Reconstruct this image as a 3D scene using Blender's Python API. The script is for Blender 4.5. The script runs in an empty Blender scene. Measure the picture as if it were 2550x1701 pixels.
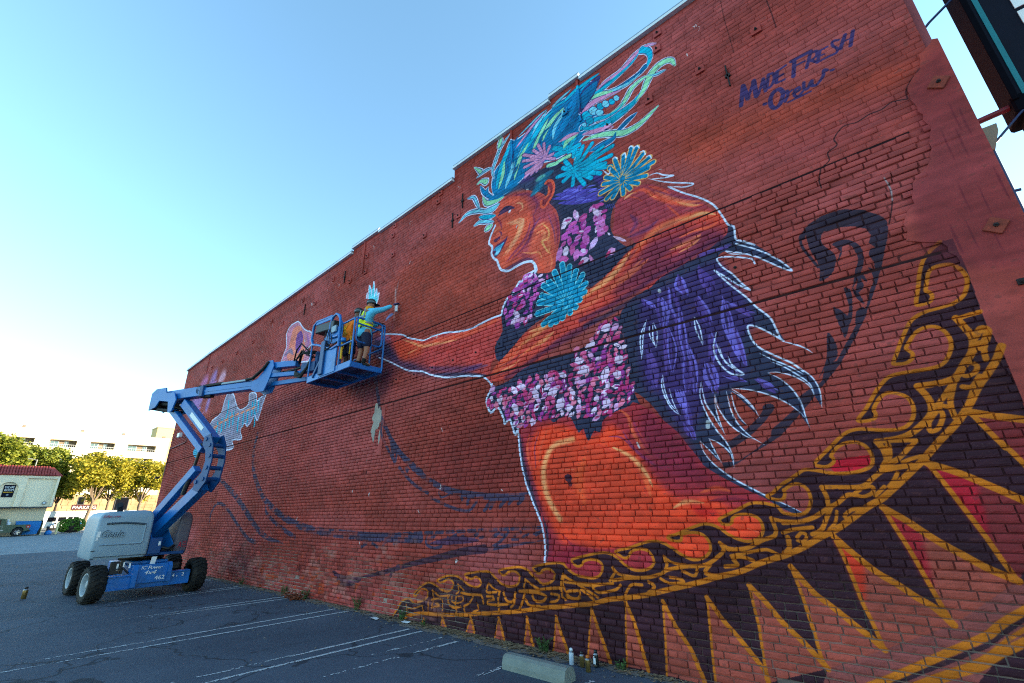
import bpy, bmesh, math, random
import numpy as np
from mathutils import Vector, Matrix

U = 1.17          # metres per drawing unit: every length below is written in drawing units
rad = math.radians
scene = bpy.context.scene
COL = scene.collection

# ---- camera ----
cam_d = bpy.data.cameras.new('camera')
cam = bpy.data.objects.new('camera', cam_d); COL.objects.link(cam)
cam_d.sensor_width = 36.0
cam_d.lens = 36.0*1124.460/2550.0
cam_d.clip_start = 0.05; cam_d.clip_end = 4000
CAM_LOC = (0.0, 0.0, 1.6)
CAM_R = [[0.7530193, 0.6576614, -0.0210575], [0.2428344, -0.2480162, 0.937827], [-0.61155, 0.7113153, 0.3464638]]
CAMF = 1124.460      # right, up, forward rows
cam.matrix_world = Matrix(((CAM_R[0][0], CAM_R[1][0], -CAM_R[2][0], 0), (CAM_R[0][1], CAM_R[1][1], -CAM_R[2][1], 0), (CAM_R[0][2], CAM_R[1][2], -CAM_R[2][2], CAM_LOC[2]*U), (0, 0, 0, 1)))
scene.camera = cam

# ---- sky, sun, exposure ----
SUN_EL = rad(10.0)
SUN_DIR = Vector((0.65*math.cos(SUN_EL), 0.76*math.cos(SUN_EL), math.sin(SUN_EL)))
world = bpy.data.worlds.new('World'); scene.world = world; world.use_nodes = True
wn = world.node_tree
bg = wn.nodes['Background']
sky = wn.nodes.new('ShaderNodeTexSky'); sky.sky_type = 'NISHITA'; sky.sun_disc = False
sky.sun_elevation = SUN_EL
sky.sun_rotation = math.atan2(SUN_DIR.x, SUN_DIR.y)
sky.altitude = 30; sky.air_density = 1.0; sky.dust_density = 0.05; sky.ozone_density = 3.0
wb = wn.nodes.new('ShaderNodeMix'); wb.data_type = 'RGBA'; wb.blend_type = 'MULTIPLY'; wb.inputs['Factor'].default_value = 1
wb.inputs['B'].default_value = (1.12, 1.115, 0.935, 1)       # cool white balance of the photograph
wn.links.new(sky.outputs[0], wb.inputs['A']); wn.links.new(wb.outputs['Result'], bg.inputs[0]); bg.inputs[1].default_value = 0.15
sun_d = bpy.data.lights.new('sun', 'SUN'); sun_d.energy = 5.0; sun_d.angle = rad(0.5); sun_d.color = (1.0, 0.80, 0.55)
sun = bpy.data.objects.new('sun', sun_d); COL.objects.link(sun)
sun.rotation_euler = SUN_DIR.to_track_quat('Z', 'Y').to_euler()
scene.view_settings.view_transform = 'Standard'; scene.view_settings.look = 'None'
scene.view_settings.exposure = 2.25; scene.view_settings.gamma = 1.0
scene.view_settings.use_curve_mapping = False
scene.cycles.max_bounces = 5; scene.cycles.diffuse_bounces = 3; scene.cycles.glossy_bounces = 2
scene.cycles.filter_width = 1.1
try: scene.cycles.use_denoising = False
except Exception: pass

# ---- helpers ----
def srgb(c):
    return tuple((x/255/12.92 if x/255 <= .04045 else ((x/255+.055)/1.055)**2.4) for x in c)
def tag(o, label=None, cat=None, group=None, kind=None):
    if label: o['label'] = label
    if cat: o['category'] = cat
    if group: o['group'] = group
    if kind: o['kind'] = kind
    return o
def link(name, data, parent=None, mat=None):
    o = bpy.data.objects.new(name, data); COL.objects.link(o)
    if parent is not None: o.parent = parent
    if mat is not None and data is not None: data.materials.append(mat)
    return o
def thing(name, label, cat, loc=(0, 0, 0), rz=0, group=None):
    o = bpy.data.objects.new(name, None); COL.objects.link(o)
    o.empty_display_size = .2
    o.location = Vector(loc)*U; o.rotation_euler = (0, 0, rz)
    return tag(o, label, cat, group)
def copy_tree(o, parent=None):
    c = o.copy(); COL.objects.link(c)
    if parent is not None: c.parent = parent
    for ch in o.children: copy_tree(ch, c)
    return c

class MB:
    """collects shapes (drawing units) into one mesh"""
    def __init__(s): s.v = []; s.f = []; s.sm = []
    def add(s, vs, fs, smooth=False):
        n = len(s.v); s.v += [tuple(x) for x in vs]; s.f += [tuple(i+n for i in f) for f in fs]; s.sm += [smooth]*len(fs); return s
    def box(s, lo, hi, ch=0.0, M=None):
        (x0, y0, z0), (x1, y1, z1) = lo, hi
        if ch <= 0:
            vs = [(x, y, z) for x in (x0, x1) for y in (y0, y1) for z in (z0, z1)]
            fs = [(0, 1, 3, 2), (4, 6, 7, 5), (0, 4, 5, 1), (2, 3, 7, 6), (0, 2, 6, 4), (1, 5, 7, 3)]
        else:
            bm = bmesh.new(); bmesh.ops.create_cube(bm, size=1)
            for v in bm.verts:
                v.co = Vector(((x0+x1)/2+v.co.x*(x1-x0), (y0+y1)/2+v.co.y*(y1-y0), (z0+z1)/2+v.co.z*(z1-z0)))
            bmesh.ops.bevel(bm, geom=list(bm.edges), offset=ch, segments=2 if ch > .02 else 1, affect='EDGES', profile=.5)
            bm.verts.index_update()
            vs = [tuple(v.co) for v in bm.verts]; fs = [tuple(v.index for v in f.verts) for f in bm.faces]; bm.free()
        if M is not None: vs = [M @ Vector(v) for v in vs]
        return s.add(vs, fs)
    def beam(s, a, b, w, h, up=(0, 0, 1), ch=.008):
        """box from a to b, w wide sideways and h high along up"""
        a, b = Vector(a), Vector(b); d = b-a; L = d.length; x = d/L
        y = Vector(up).cross(x); y = y.normalized() if y.length > 1e-4 else Vector((0, 1, 0)); z = x.cross(y)
        M = Matrix(((x.x, y.x, z.x, a.x), (x.y, y.y, z.y, a.y), (x.z, y.z, z.z, a.z), (0, 0, 0, 1)))
        return s.box((0, -w/2, -h/2), (L, w/2, h/2), ch, M)
    def tube(s, pts, r, n=8, cap=True):
        P = [Vector(p) for p in pts]; m = len(P); R = r if isinstance(r, (list, tuple)) else [r]*m
        vs = []; fs = []; ref = None
        for i in range(m):
            d = (P[min(i+1, m-1)]-P[max(i-1, 0)]).normalized()
            if ref is None: ref = d.orthogonal().normalized()
            ref = (ref-d*ref.dot(d)); ref = ref.normalized() if ref.length > 1e-5 else d.orthogonal().normalized()
            q = d.cross(ref)
            for k in range(n):
                t = 2*math.pi*k/n; vs.append(P[i]+(ref*math.cos(t)+q*math.sin(t))*R[i])
        for i in range(m-1):
            for k in range(n): fs.append((i*n+k, i*n+(k+1) % n, (i+1)*n+(k+1) % n, (i+1)*n+k))
        s.add(vs, fs, True)
        if cap:
            s.add(vs[:n], [tuple(range(n))[::-1]]); s.add(vs[-n:], [tuple(range(n))])
        return s
    def lathe(s, prof, c, axis=(0, 0, 1), n=20, smooth=True):
        """prof: list of (radius, height along the axis) from c"""
        a = Vector(axis).normalized(); e = a.orthogonal().normalized(); g = a.cross(e); c = Vector(c)
        vs = []; fs = []
        for r, h in prof:
            for k in range(n):
                t = 2*math.pi*k/n; vs.append(c+a*h+(e*math.cos(t)+g*math.sin(t))*max(r, 1e-4))
        for i in range(len(prof)-1):
            for k in range(n): fs.append((i*n+k, i*n+(k+1) % n, (i+1)*n+(k+1) % n, (i+1)*n+k))
        return s.add(vs, fs, smooth)
    def prism(s, poly, axis, lo, hi):
        """poly in the two other axes (cyclic order), extruded along axis 0/1/2"""
        o = {0: (1, 2), 1: (0, 2), 2: (0, 1)}[axis]; n = len(poly); vs = []
        for h in (lo, hi):
            for p in poly:
                v = [0, 0, 0]; v[axis] = h; v[o[0]] = p[0]; v[o[1]] = p[1]; vs.append(v)
        fs = [tuple(range(n))[::-1], tuple(range(n, 2*n))]+[(i, (i+1) % n, (i+1) % n+n, i+n) for i in range(n)]
        return s.add(vs, fs)
    def build(s, name, mat, parent=None):
        me = bpy.data.meshes.new(name)
        me.from_pydata([(x*U, y*U, z*U) for x, y, z in s.v], [], s.f)
        me.polygons.foreach_set('use_smooth', s.sm); me.validate(); me.update()
        bm = bmesh.new(); bm.from_mesh(me); bmesh.ops.recalc_face_normals(bm, faces=bm.faces); bm.to_mesh(me); bm.free()
        return link(name, me, parent, mat)
def np_mesh(name, V, F, mat, parent=None):
    me = bpy.data.meshes.new(name); V = np.asarray(V, np.float32)*U; F = np.asarray(F, np.int32)
    me.vertices.add(len(V)); me.vertices.foreach_set('co', V.ravel())
    k = F.shape[1]; me.loops.add(F.size); me.loops.foreach_set('vertex_index', F.ravel())
    me.polygons.add(len(F)); me.polygons.foreach_set('loop_start', np.arange(0, F.size, k, dtype=np.int32))
    me.update(calc_edges=True); me.validate()
    return link(name, me, parent, mat)
def text(s, name, body, mat, parent, origin, right, up, height, ext=.004, shear=0.0, width=None, align='LEFT'):
    cu = bpy.data.curves.new(name, 'FONT'); cu.body = body; cu.size = 1.0; cu.extrude = ext/height if height else 0; cu.shear = shear; cu.align_x = align
    cu.resolution_u = 3
    o = bpy.data.objects.new(name, cu); COL.objects.link(o); cu.materials.append(mat)
    r = Vector(right).normalized(); u = Vector(up).normalized(); n = r.cross(u); k = height/0.69*U
    kx = k
    if width:
        bpy.context.view_layer.update(); kx = width*U/max(o.dimensions.x, 1e-3)
    bpy.context.view_layer.update(); me = bpy.data.meshes.new_from_object(o.evaluated_get(bpy.context.evaluated_depsgraph_get())); bpy.data.objects.remove(o); me.name = name
    o = bpy.data.objects.new(name, me); COL.objects.link(o)
    if not me.materials: me.materials.append(mat)
    O = Vector(origin)*U
    o.matrix_world = Matrix(((r.x*kx, u.x*k, n.x*k, O.x), (r.y*kx, u.y*k, n.y*k, O.y), (r.z*kx, u.z*k, n.z*k, O.z), (0, 0, 0, 1)))
    if parent is not None:
        bpy.context.view_layer.update(); mw = o.matrix_world.copy(); o.parent = parent; o.matrix_parent_inverse = parent.matrix_world.inverted(); o.matrix_world = mw
    return o

# ---- materials ----
def mat(name, col, rough=.6, metal=0.0, var=.12, scale=6.0, bump=0.0, spec=.4, dirt=None, coat=0.0):
    """plain procedural material: base colour broken by two sizes of noise, a little relief"""
    m = bpy.data.materials.new(name); m.use_nodes = True; nt = m.node_tree; b = nt.nodes['Principled BSDF']
    c = col if max(col) <= 1 else srgb(col)
    tc = nt.nodes.new('ShaderNodeTexCoord'); no = nt.nodes.new('ShaderNodeTexNoise'); no.inputs['Scale'].default_value = scale; no.inputs['Detail'].default_value = 6
    nt.links.new(tc.outputs['Object'], no.inputs['Vector'])
    mr = nt.nodes.new('ShaderNodeMapRange'); mr.inputs['From Min'].default_value = .3; mr.inputs['From Max'].default_value = .7
    mr.inputs['To Min'].default_value = 1-var; mr.inputs['To Max'].default_value = 1+var
    nt.links.new(no.outputs['Fac'], mr.inputs['Value'])
    mx = nt.nodes.new('ShaderNodeMix'); mx.data_type = 'RGBA'; mx.blend_type = 'MULTIPLY'; mx.inputs['Factor'].default_value = 1
    mx.inputs['A'].default_value = (*c, 1); nt.links.new(mr.outputs[0], mx.inputs['B'])
    out = mx.outputs['Result']
    if dirt:
        n2 = nt.nodes.new('ShaderNodeTexNoise'); n2.inputs['Scale'].default_value = scale*.4; n2.inputs['Detail'].default_value = 8; n2.inputs['Roughness'].default_value = .7
        nt.links.new(tc.outputs['Object'], n2.inputs['Vector'])
        r2 = nt.nodes.new('ShaderNodeMapRange'); r2.inputs['From Min'].default_value = .52; r2.inputs['From Max'].default_value = .75; r2.inputs['To Max'].default_value = dirt[1]
        nt.links.new(n2.outputs['Fac'], r2.inputs['Value'])
        m2 = nt.nodes.new('ShaderNodeMix'); m2.data_type = 'RGBA'; nt.links.new(r2.outputs[0], m2.inputs['Factor']); nt.links.new(out, m2.inputs['A']); m2.inputs['B'].default_value = (*srgb(dirt[0]), 1); out = m2.outputs['Result']
    nt.links.new(out, b.inputs['Base Color'])
    b.inputs['Roughness'].default_value = rough; b.inputs['Metallic'].default_value = metal; b.inputs['Specular IOR Level'].default_value = spec
    if coat: b.inputs['Coat Weight'].default_value = coat
    if bump:
        bp = nt.nodes.new('ShaderNodeBump'); bp.inputs['Strength'].default_value = bump; bp.inputs['Distance'].default_value = .02
        n3 = nt.nodes.new('ShaderNodeTexNoise'); n3.inputs['Scale'].default_value = scale*8; n3.inputs['Detail'].default_value = 4
        nt.links.new(tc.outputs['Object'], n3.inputs['Vector']); nt.links.new(n3.outputs['Fac'], bp.inputs['Height']); nt.links.new(bp.outputs[0], b.inputs['Normal'])
    return m
M = {}
def mk(k, *a, **kw): M[k] = mat(k, *a, **kw)
mk('lift_blue', (6, 100, 176), .42, var=.14, scale=3, dirt=((36, 52, 70), .45), coat=.15)
mk('lift_blue_dark', (8, 66, 122), .5, var=.16, scale=3, dirt=((24, 30, 40), .5))
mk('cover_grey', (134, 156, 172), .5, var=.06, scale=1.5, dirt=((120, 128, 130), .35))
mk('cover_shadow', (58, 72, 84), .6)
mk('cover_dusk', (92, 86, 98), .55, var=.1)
mk('tyre', (26, 27, 28), .85, var=.25, scale=8, bump=.3, dirt=((74, 66, 58), .5))
mk('rim', (146, 158, 168), .5, var=.1, dirt=((110, 106, 100), .5))
mk('black_rubber', (16, 17, 20), .7, var=.2)
mk('black_metal', (24, 25, 28), .5, var=.2, dirt=((54, 50, 46), .4))
mk('steel', (150, 152, 156), .35, .8, var=.1)
mk('decal_white', (226, 228, 230), .5, var=.05)
mk('decal_red', (176, 30, 52), .5, var=.05)
mk('amber', (216, 84, 14), .3, var=.05)
mk('mesh_steel', (18, 52, 92), .6, var=.2)
mk('coping_white', (206, 214, 222), .45, var=.06, scale=2, dirt=((120, 126, 132), .4))
mk('coping_grey', (126, 142, 158), .5, var=.08, scale=2, dirt=((86, 92, 98), .4))
mk('rust', (128, 48, 34), .8, var=.3, scale=20, bump=.3, dirt=((90, 34, 22), .6))
mk('dark_iron', (34, 22, 24), .8, var=.2)
mk('concrete', (118, 124, 120), .9, var=.12, scale=5, bump=.5, dirt=((92, 92, 84), .5))
mk('navy_sign', (10, 13, 30), .7, var=.15, spec=.15)
mk('sign_black', (10, 12, 20), .95, var=.2, spec=.05)
mk('teal_paint', (0, 112, 122), .45, var=.08)
mk('red_pole', (112, 26, 40), .5, var=.1)
mk('cornice', (122, 120, 104), .8, var=.15, dirt=((70, 66, 56), .5))
mk('rod', (20, 44, 88), .5)
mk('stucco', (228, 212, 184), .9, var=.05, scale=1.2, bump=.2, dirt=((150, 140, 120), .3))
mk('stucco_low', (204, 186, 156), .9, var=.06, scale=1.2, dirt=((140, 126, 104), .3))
mk('roof_tile', (150, 62, 58), .8, var=.25, scale=3)
mk('grey_trim', (70, 74, 80), .7)
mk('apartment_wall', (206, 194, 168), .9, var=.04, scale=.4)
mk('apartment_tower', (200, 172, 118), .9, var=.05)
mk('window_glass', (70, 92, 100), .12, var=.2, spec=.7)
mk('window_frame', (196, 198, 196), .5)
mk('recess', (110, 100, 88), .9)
mk('stone', (150, 124, 92), .9, var=.3, scale=.6, bump=.3)
mk('bus_white', (196, 204, 206), .35, var=.04)
mk('bus_blue', (20, 112, 190), .4)
mk('dark_glass', (14, 18, 24), .1, spec=.7)
mk('sign_maroon', (60, 12, 22), .5)
mk('truck_green', (66, 80, 62), .35, var=.08, coat=.3)
mk('chrome', (190, 192, 196), .2, .9)
mk('tail_red', (170, 18, 30), .3)
mk('dumpster_blue', (10, 110, 180), .6, var=.15)
mk('bollard_cream', (206, 190, 140), .7, var=.1)
mk('bush_leaf', (88, 128, 34), .8, var=.4, scale=2)
mk('bark', (104, 92, 78), .9, var=.25, scale=4, bump=.5)
mk('bark_dark', (44, 36, 32), .9, var=.25, scale=4)
mk('cone', (224, 48, 30), .6)
mk('weed', (66, 92, 44), .8, var=.35, scale=12)
mk('dry_leaf', (112, 52, 24), .8, var=.4, scale=12)
mk('straw', (126, 102, 76), .9, var=.35, scale=14)
mk('dust', (112, 102, 96), .95, var=.25, scale=5, bump=.4)
mk('paper', (206, 208, 210), .8)
mk('can_white', (196, 204, 214), .3, var=.06)
mk('can_gold', (112, 92, 52), .3, .5, var=.12)
mk('can_dark', (30, 34, 38), .3, .2, var=.3, scale=25)
mk('cap_orange', (184, 96, 28), .5)
mk('cap_dark', (34, 26, 30), .5)
mk('skin', (150, 100, 78), .6, var=.1)
mk('skin_dark', (96, 62, 50), .6, var=.1)
mk('shirt_blue', (84, 190, 226), .85, var=.12, bump=.2)
mk('vest_yellow', (236, 255, 24), .7, var=.08)
mk('vest_tape', (120, 132, 142), .4, var=.05)
mk('shorts_navy', (24, 30, 60), .85, var=.15)
mk('shirt_orange', (255, 128, 24), .85, var=.1)
mk('scarf', (214, 140, 26), .85, var=.2)
mk('hat_grey', (44, 56, 58), .9, var=.15)
mk('harness', (210, 160, 30), .7)
mk('glove', (52, 54, 96), .8)
mk('shoe', (30, 34, 32), .7, var=.2)
mk('sock', (16, 18, 18), .9)
mk('denim', (34, 38, 50), .9)
mk('lamp_glass', (198, 206, 212), .3)
mk('conduit', (128, 84, 86), .6)

def leaf_mat(name, c1, c2):
    m = bpy.data.materials.new(name); m.use_nodes = True; nt = m.node_tree; b = nt.nodes['Principled BSDF']
    oi = nt.nodes.new('ShaderNodeNewGeometry'); cr = nt.nodes.new('ShaderNodeMix'); cr.data_type = 'RGBA'
    cr.inputs['A'].default_value = (*srgb(c1), 1); cr.inputs['B'].default_value = (*srgb(c2), 1)
    nt.links.new(oi.outputs['Random Per Island'], cr.inputs['Factor']); nt.links.new(cr.outputs['Result'], b.inputs['Base Color'])
    b.inputs['Roughness'].default_value = .7
    tr = nt.nodes.new('ShaderNodeBsdfTranslucent'); nt.links.new(cr.outputs['Result'], tr.inputs[0])
    ms = nt.nodes.new('ShaderNodeMixShader'); ms.inputs[0].default_value = .35; out = nt.nodes['Material Output']
    nt.links.new(b.outputs[0], ms.inputs[1]); nt.links.new(tr.outputs[0], ms.inputs[2]); nt.links.new(ms.outputs[0], out.inputs[0])
    M[name] = m
leaf_mat('leaf_green', (78, 98, 24), (128, 132, 30)); leaf_mat('leaf_yellow', (112, 118, 24), (168, 152, 34))

# ---- mural painter: polygons and strokes in wall millimetres, rasterised into one generated image ----
PPM = 180                      # texels per metre of wall
MX0, MX1, MZ1 = -23.0, 1.2, 8.6
TW, TH = int((MX1-MX0)*PPM), int(MZ1*PPM)

def to_px(p):
    p = np.asarray(p, float)/1000.0
    return np.stack([(p[:, 0]-MX0)*PPM, p[:, 1]*PPM], 1)

def smooth(p, closed, n=5):
    p = np.asarray(p, float)
    m = len(p)
    if m < 3: return p
    if closed:
        P = np.concatenate([p[-1:], p, p[:2]])
        segs = m
    else:
        P = np.concatenate([p[:1]*2-p[1:2], p, p[-1:]*2-p[-2:-1]])
        segs = m-1
    t = np.linspace(0, 1, n, endpoint=False)[:, None]
    out = []
    for i in range(segs):
        a, b, c, d = P[i], P[i+1], P[i+2], P[i+3]
        # centripetal-ish: limit tangents so uneven spacing does not loop
        L = np.linalg.norm(c-b)+1e-9
        m1 = (c-a)/2; m2 = (d-b)/2
        l1 = np.linalg.norm(m1)+1e-9; l2 = np.linalg.norm(m2)+1e-9
        m1 = m1*min(1, 1.0*L/l1); m2 = m2*min(1, 1.0*L/l2)
        out.append((2*t**3-3*t**2+1)*b+(t**3-2*t**2+t)*m1+(-2*t**3+3*t**2)*c+(t**3-t**2)*m2)
    out = np.concatenate(out)
    if not closed: out = np.concatenate([out, p[-1:]])
    return out

class Canvas:
    def __init__(self, base):
        self.a = np.empty((TH, TW, 3), np.float32); self.a[:] = base
    def mask(self, q):
        q = np.asarray(q, float)
        x0 = max(0, int(np.floor(q[:, 0].min()))); x1 = min(TW, int(np.ceil(q[:, 0].max()))+1)
        y0 = max(0, int(np.floor(q[:, 1].min()))); y1 = min(TH, int(np.ceil(q[:, 1].max()))+1)
        if x1 <= x0 or y1 <= y0: return None
        acc = np.zeros((y1-y0, x1-x0+1), np.int32)
        r = np.roll(q, -1, 0)
        for (ax, ay), (bx, by) in zip(q, r):
            if ay == by: continue
            if ay > by: ax, ay, bx, by = bx, by, ax, ay
            r0 = max(y0, int(np.ceil(ay-.5))); r1 = min(y1, int(np.ceil(by-.5)))
            if r1 <= r0: continue
            ys = np.arange(r0, r1)
            xs = ax+(ys+.5-ay)*(bx-ax)/(by-ay)
            c = np.clip(np.ceil(xs-.5).astype(int)-x0, 0, x1-x0)
            np.add.at(acc, (ys-y0, c), 1)
        return (x0, x1, y0, y1), (np.cumsum(acc, 1)[:, :-1] % 2 == 1)
    def fill(self, col, pts, sm=True):
        q = to_px(smooth(pts, True) if sm else pts)
        m = self.mask(q)
        if m is None: return
        (x0, x1, y0, y1), k = m
        self.a[y0:y1, x0:x1][k] = np.array(col, np.float32)/255
    def stroke(self, col, w, pts, taper=0, alpha=1.0, soft=0.0, blocks=None):
        """w: width in mm; taper 0 none, 1 both ends, 2 towards the end, 3 towards the start; soft: share of the radius that fades"""
        p = to_px(smooth(pts, False))
        n = len(p)
        d = np.concatenate([[0], np.cumsum(np.linalg.norm(np.diff(p, axis=0), axis=1))])
        s = d/max(d[-1], 1e-6)
        k = np.ones(n)
        if taper == 1: k = np.clip(np.sin(np.pi*(.04+.92*s))**.7, .12, 1)
        elif taper == 2: k = .12+.88*(1-s)**.8
        elif taper == 3: k = .12+.88*s**.8
        rad = k*w/2000.0*PPM
        R = rad.max()+2
        x0 = max(0, int(p[:, 0].min()-R)); x1 = min(TW, int(p[:, 0].max()+R)+1)
        y0 = max(0, int(p[:, 1].min()-R)); y1 = min(TH, int(p[:, 1].max()+R)+1)
        if x1 <= x0 or y1 <= y0: return
        cov = np.zeros((y1-y0, x1-x0), np.float32)
        for i in range(n-1):
            a, b = p[i], p[i+1]; ra, rb = rad[i], rad[i+1]; rm = max(ra, rb)+1.5
            bx0 = max(x0, int(min(a[0], b[0])-rm)); bx1 = min(x1, int(max(a[0], b[0])+rm)+2)
            by0 = max(y0, int(min(a[1], b[1])-rm)); by1 = min(y1, int(max(a[1], b[1])+rm)+2)
            if bx1 <= bx0 or by1 <= by0: continue
            X = np.arange(bx0, bx1)[None, :]+.5-a[0]; Y = np.arange(by0, by1)[:, None]+.5-a[1]
            v = b-a; L2 = v@v+1e-9
            t = np.clip((X*v[0]+Y*v[1])/L2, 0, 1)
            dist = np.hypot(X-t*v[0], Y-t*v[1]); rr = ra+(rb-ra)*t
            if soft > 0:
                c = np.clip((rr-dist)/np.maximum(rr*soft, .7), 0, 1); c = c*c*(3-2*c)
            else:
                c = np.clip(rr-dist+.5, 0, 1)
            sub = cov[by0-y0:by1-y0, bx0-x0:bx1-x0]
            np.maximum(sub, c, out=sub)
        if blocks is not None: cov = cov*blocks[y0:y1, x0:x1]
        cov = (cov*alpha)[:, :, None]
        A = self.a[y0:y1, x0:x1]
        A += cov*(np.array(col, np.float32)/255-A)
    def airfill(self, col, pts, alpha, blur):
        """soft-edged filled area; blur in mm"""
        q = to_px(smooth(pts, True)); b = max(1, int(blur/1000*PPM))
        m = self.mask(q)
        if m is None: return
        (x0, x1, y0, y1), k = m
        P = np.zeros((k.shape[0]+4*b, k.shape[1]+4*b), np.float32); P[2*b:-2*b, 2*b:-2*b] = k
        for ax in (0, 1):
            for _ in range(2):
                c = np.cumsum(P, ax); 
                P = (np.roll(c, -(b//2+1), ax)-np.roll(c, b//2+1, ax))/(2*(b//2+1))
                P = np.clip(P, 0, 1)
        X0, Y0 = x0-2*b, y0-2*b
        cx0, cy0 = max(0, X0), max(0, Y0); cx1, cy1 = min(TW, X0+P.shape[1]), min(TH, Y0+P.shape[0])
        if cx1 <= cx0 or cy1 <= cy0: return
        cov = (P[cy0-Y0:cy1-Y0, cx0-X0:cx1-X0]*alpha)[:, :, None]
        A = self.a[cy0:cy1, cx0:cx1]; A += cov*(np.array(col, np.float32)/255-A)

def value_noise(rng, cell_x, cell_y):
    h = int(TH/cell_y)+3; w = int(TW/cell_x)+3
    g = rng.random((h, w)).astype(np.float32)
    y = np.arange(TH)/cell_y; x = np.arange(TW)/cell_x
    yi = y.astype(int); xi = x.astype(int); fy = (y-yi)[:, None]; fx = (x-xi)[None, :]
    fy = (fy*fy*(3-2*fy)).astype(np.float32); fx = (fx*fx*(3-2*fx)).astype(np.float32)
    a = g[yi][:, xi]; b = g[yi][:, xi+1]; c = g[yi+1][:, xi]; d = g[yi+1][:, xi+1]
    return (a*(1-fx)+b*fx)*(1-fy)+(c*(1-fx)+d*fx)*fy

def brick_blocks(rng):
    """stencilled paint that took on some bricks and not on others"""
    bw, bh = int(.1965*PPM), .0655*PPM
    rows = (np.arange(TH)/bh).astype(int); g = rng.random((rows.max()+2, TW//bw+4))
    cols = ((np.arange(TW)[None, :]+(rows[:, None] % 2)*bw//2)//bw)
    return np.clip((g[rows[:, None], cols]-.12)*3.2, .22, 1).astype(np.float32)
def paint_ops(cv, ops):
    for o in ops:
        k = o[0]
        if k == 'f': cv.fill(o[1], o[2])
        elif k == 'F': cv.fill(o[1], o[2], False)
        elif k == 's': cv.stroke(o[1], o[2], o[4], o[3])
        elif k == 'k': cv.stroke(o[1], o[2], o[4], o[3], .92, 0.0, BLOCKS)
        elif k == 'a': cv.stroke(o[1], o[2], o[5], o[3], o[4], .9)
        elif k == 'A': cv.airfill(o[1], o[4], o[2], o[3])

# mural drawing in wall millimetres (x along the wall, z up), first point then steps:
# f/F filled shape (smooth/straight), s stroke (colour, width, taper), a airbrushed stroke (colour, width, taper, strength), A airbrushed area (colour, strength, blur)
PAL = [(176,84,80),(172,80,78),(170,78,76),(126,50,40),(166,64,40),(170,66,40),(160,74,76),(168,78,78),(118,42,40),(120,48,46),(70,35,60),(62,56,80),(70,42,58),(70,40,56),(80,50,76),(54,42,56),(150,152,172),(10,190,216),(232,154,116),(205,225,245),(70,180,210),(206,138,160),(236,142,118),(128,78,150),(170,110,180),(110,110,150),(168,140,212),(200,130,190),(222,190,215),(190,130,180),(180,130,200),(96,212,226),(98,138,196),(190,170,170),(215,205,200),(110,60,110),(120,118,130),(196,72,68),(66,56,92),(224,80,52),(232,96,62),(252,172,108),(190,60,52),(176,110,150),(96,62,98),(88,60,120),(52,56,88),(48,52,76),(62,44,98),(78,58,126),(90,68,138),(114,102,186),(80,70,160),(112,110,206),(70,52,120),(80,50,120),(84,78,170),(164,48,56),(244,76,42),(216,70,44),(120,44,66),(228,92,62),(130,52,82),(226,88,58),(150,48,66),(252,150,90),(255,110,52),(252,120,70),(236,130,88),(214,60,46),(92,36,46),(70,34,52),(150,44,52),(232,100,62),(140,52,92),(150,50,80),(150,54,92),(226,80,54),(124,36,56),(232,92,52),(120,34,50),(226,70,40),(236,120,84),(206,40,36),(150,40,58),(150,36,54),(170,64,74),(206,72,60),(112,46,80),(196,64,58),(228,86,58),(238,120,80),(236,130,86),(150,58,80),(90,48,78),(230,88,62),(220,84,62),(96,50,96),(84,50,104),(224,92,60),(120,50,76),(230,100,64),(160,54,60),(92,40,70),(120,44,60),(246,104,62),(252,150,96),(96,44,74),(250,120,74),(96,42,66),(250,150,92),(250,128,78),(110,40,50),(252,160,104),(250,140,88),(252,164,104),(252,176,116),(248,120,76),(252,150,92),(56,44,70),(222,120,150),(228,210,232),(178,50,112),(212,92,140),(200,62,118),(214,160,204),(222,196,222),(164,64,150),(150,60,150),(200,90,170),(176,72,160),(190,60,120),(222,200,226),(212,120,190),(196,84,172),(206,90,160),(190,70,140),(176,60,150),(214,176,200),(214,150,196),(196,60,110),(222,190,222),(206,130,180),(222,200,228),(206,170,214),(206,130,196),(206,100,180),(190,60,110),(206,84,64),(150,60,84),(232,98,66),(224,96,68),(240,160,118),(244,188,140),(228,96,70),(242,168,120),(150,54,66),(84,50,84),(60,48,80),(222,220,232),(104,48,84),(232,110,84),(90,44,80),(96,52,92),(72,178,214),(132,212,232),(150,58,88),(226,96,70),(90,48,80),(246,170,100),(246,180,110),(244,150,96),(240,140,96),(240,130,88),(228,92,64),(234,110,80),(96,56,110),(252,176,120),(120,44,84),(120,48,92),(130,46,80),(250,140,96),(130,44,80),(250,150,100),(250,160,112),(248,140,92),(60,70,100),(26,120,150),(110,196,180),(30,150,180),(140,48,58),(228,92,66),(232,96,60),(0,126,176),(50,58,110),(212,148,186),(0,176,204),(0,104,150),(116,204,220),(146,222,172),(0,150,180),(0,160,185),(0,150,190),(0,84,130),(40,90,130),(70,70,130),(30,80,120),(224,172,102),(0,124,166),(116,214,224),(10,138,174),(54,28,38),(124,44,46),(170,28,44),(156,74,60),(160,34,44),(206,56,34),(138,72,66),(188,106,24),(58,34,42),(186,26,44),(62,48,92),(44,24,28),(150,140,140),(84,36,34),(70,30,32),(104,38,44),(118,44,50)]
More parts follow.
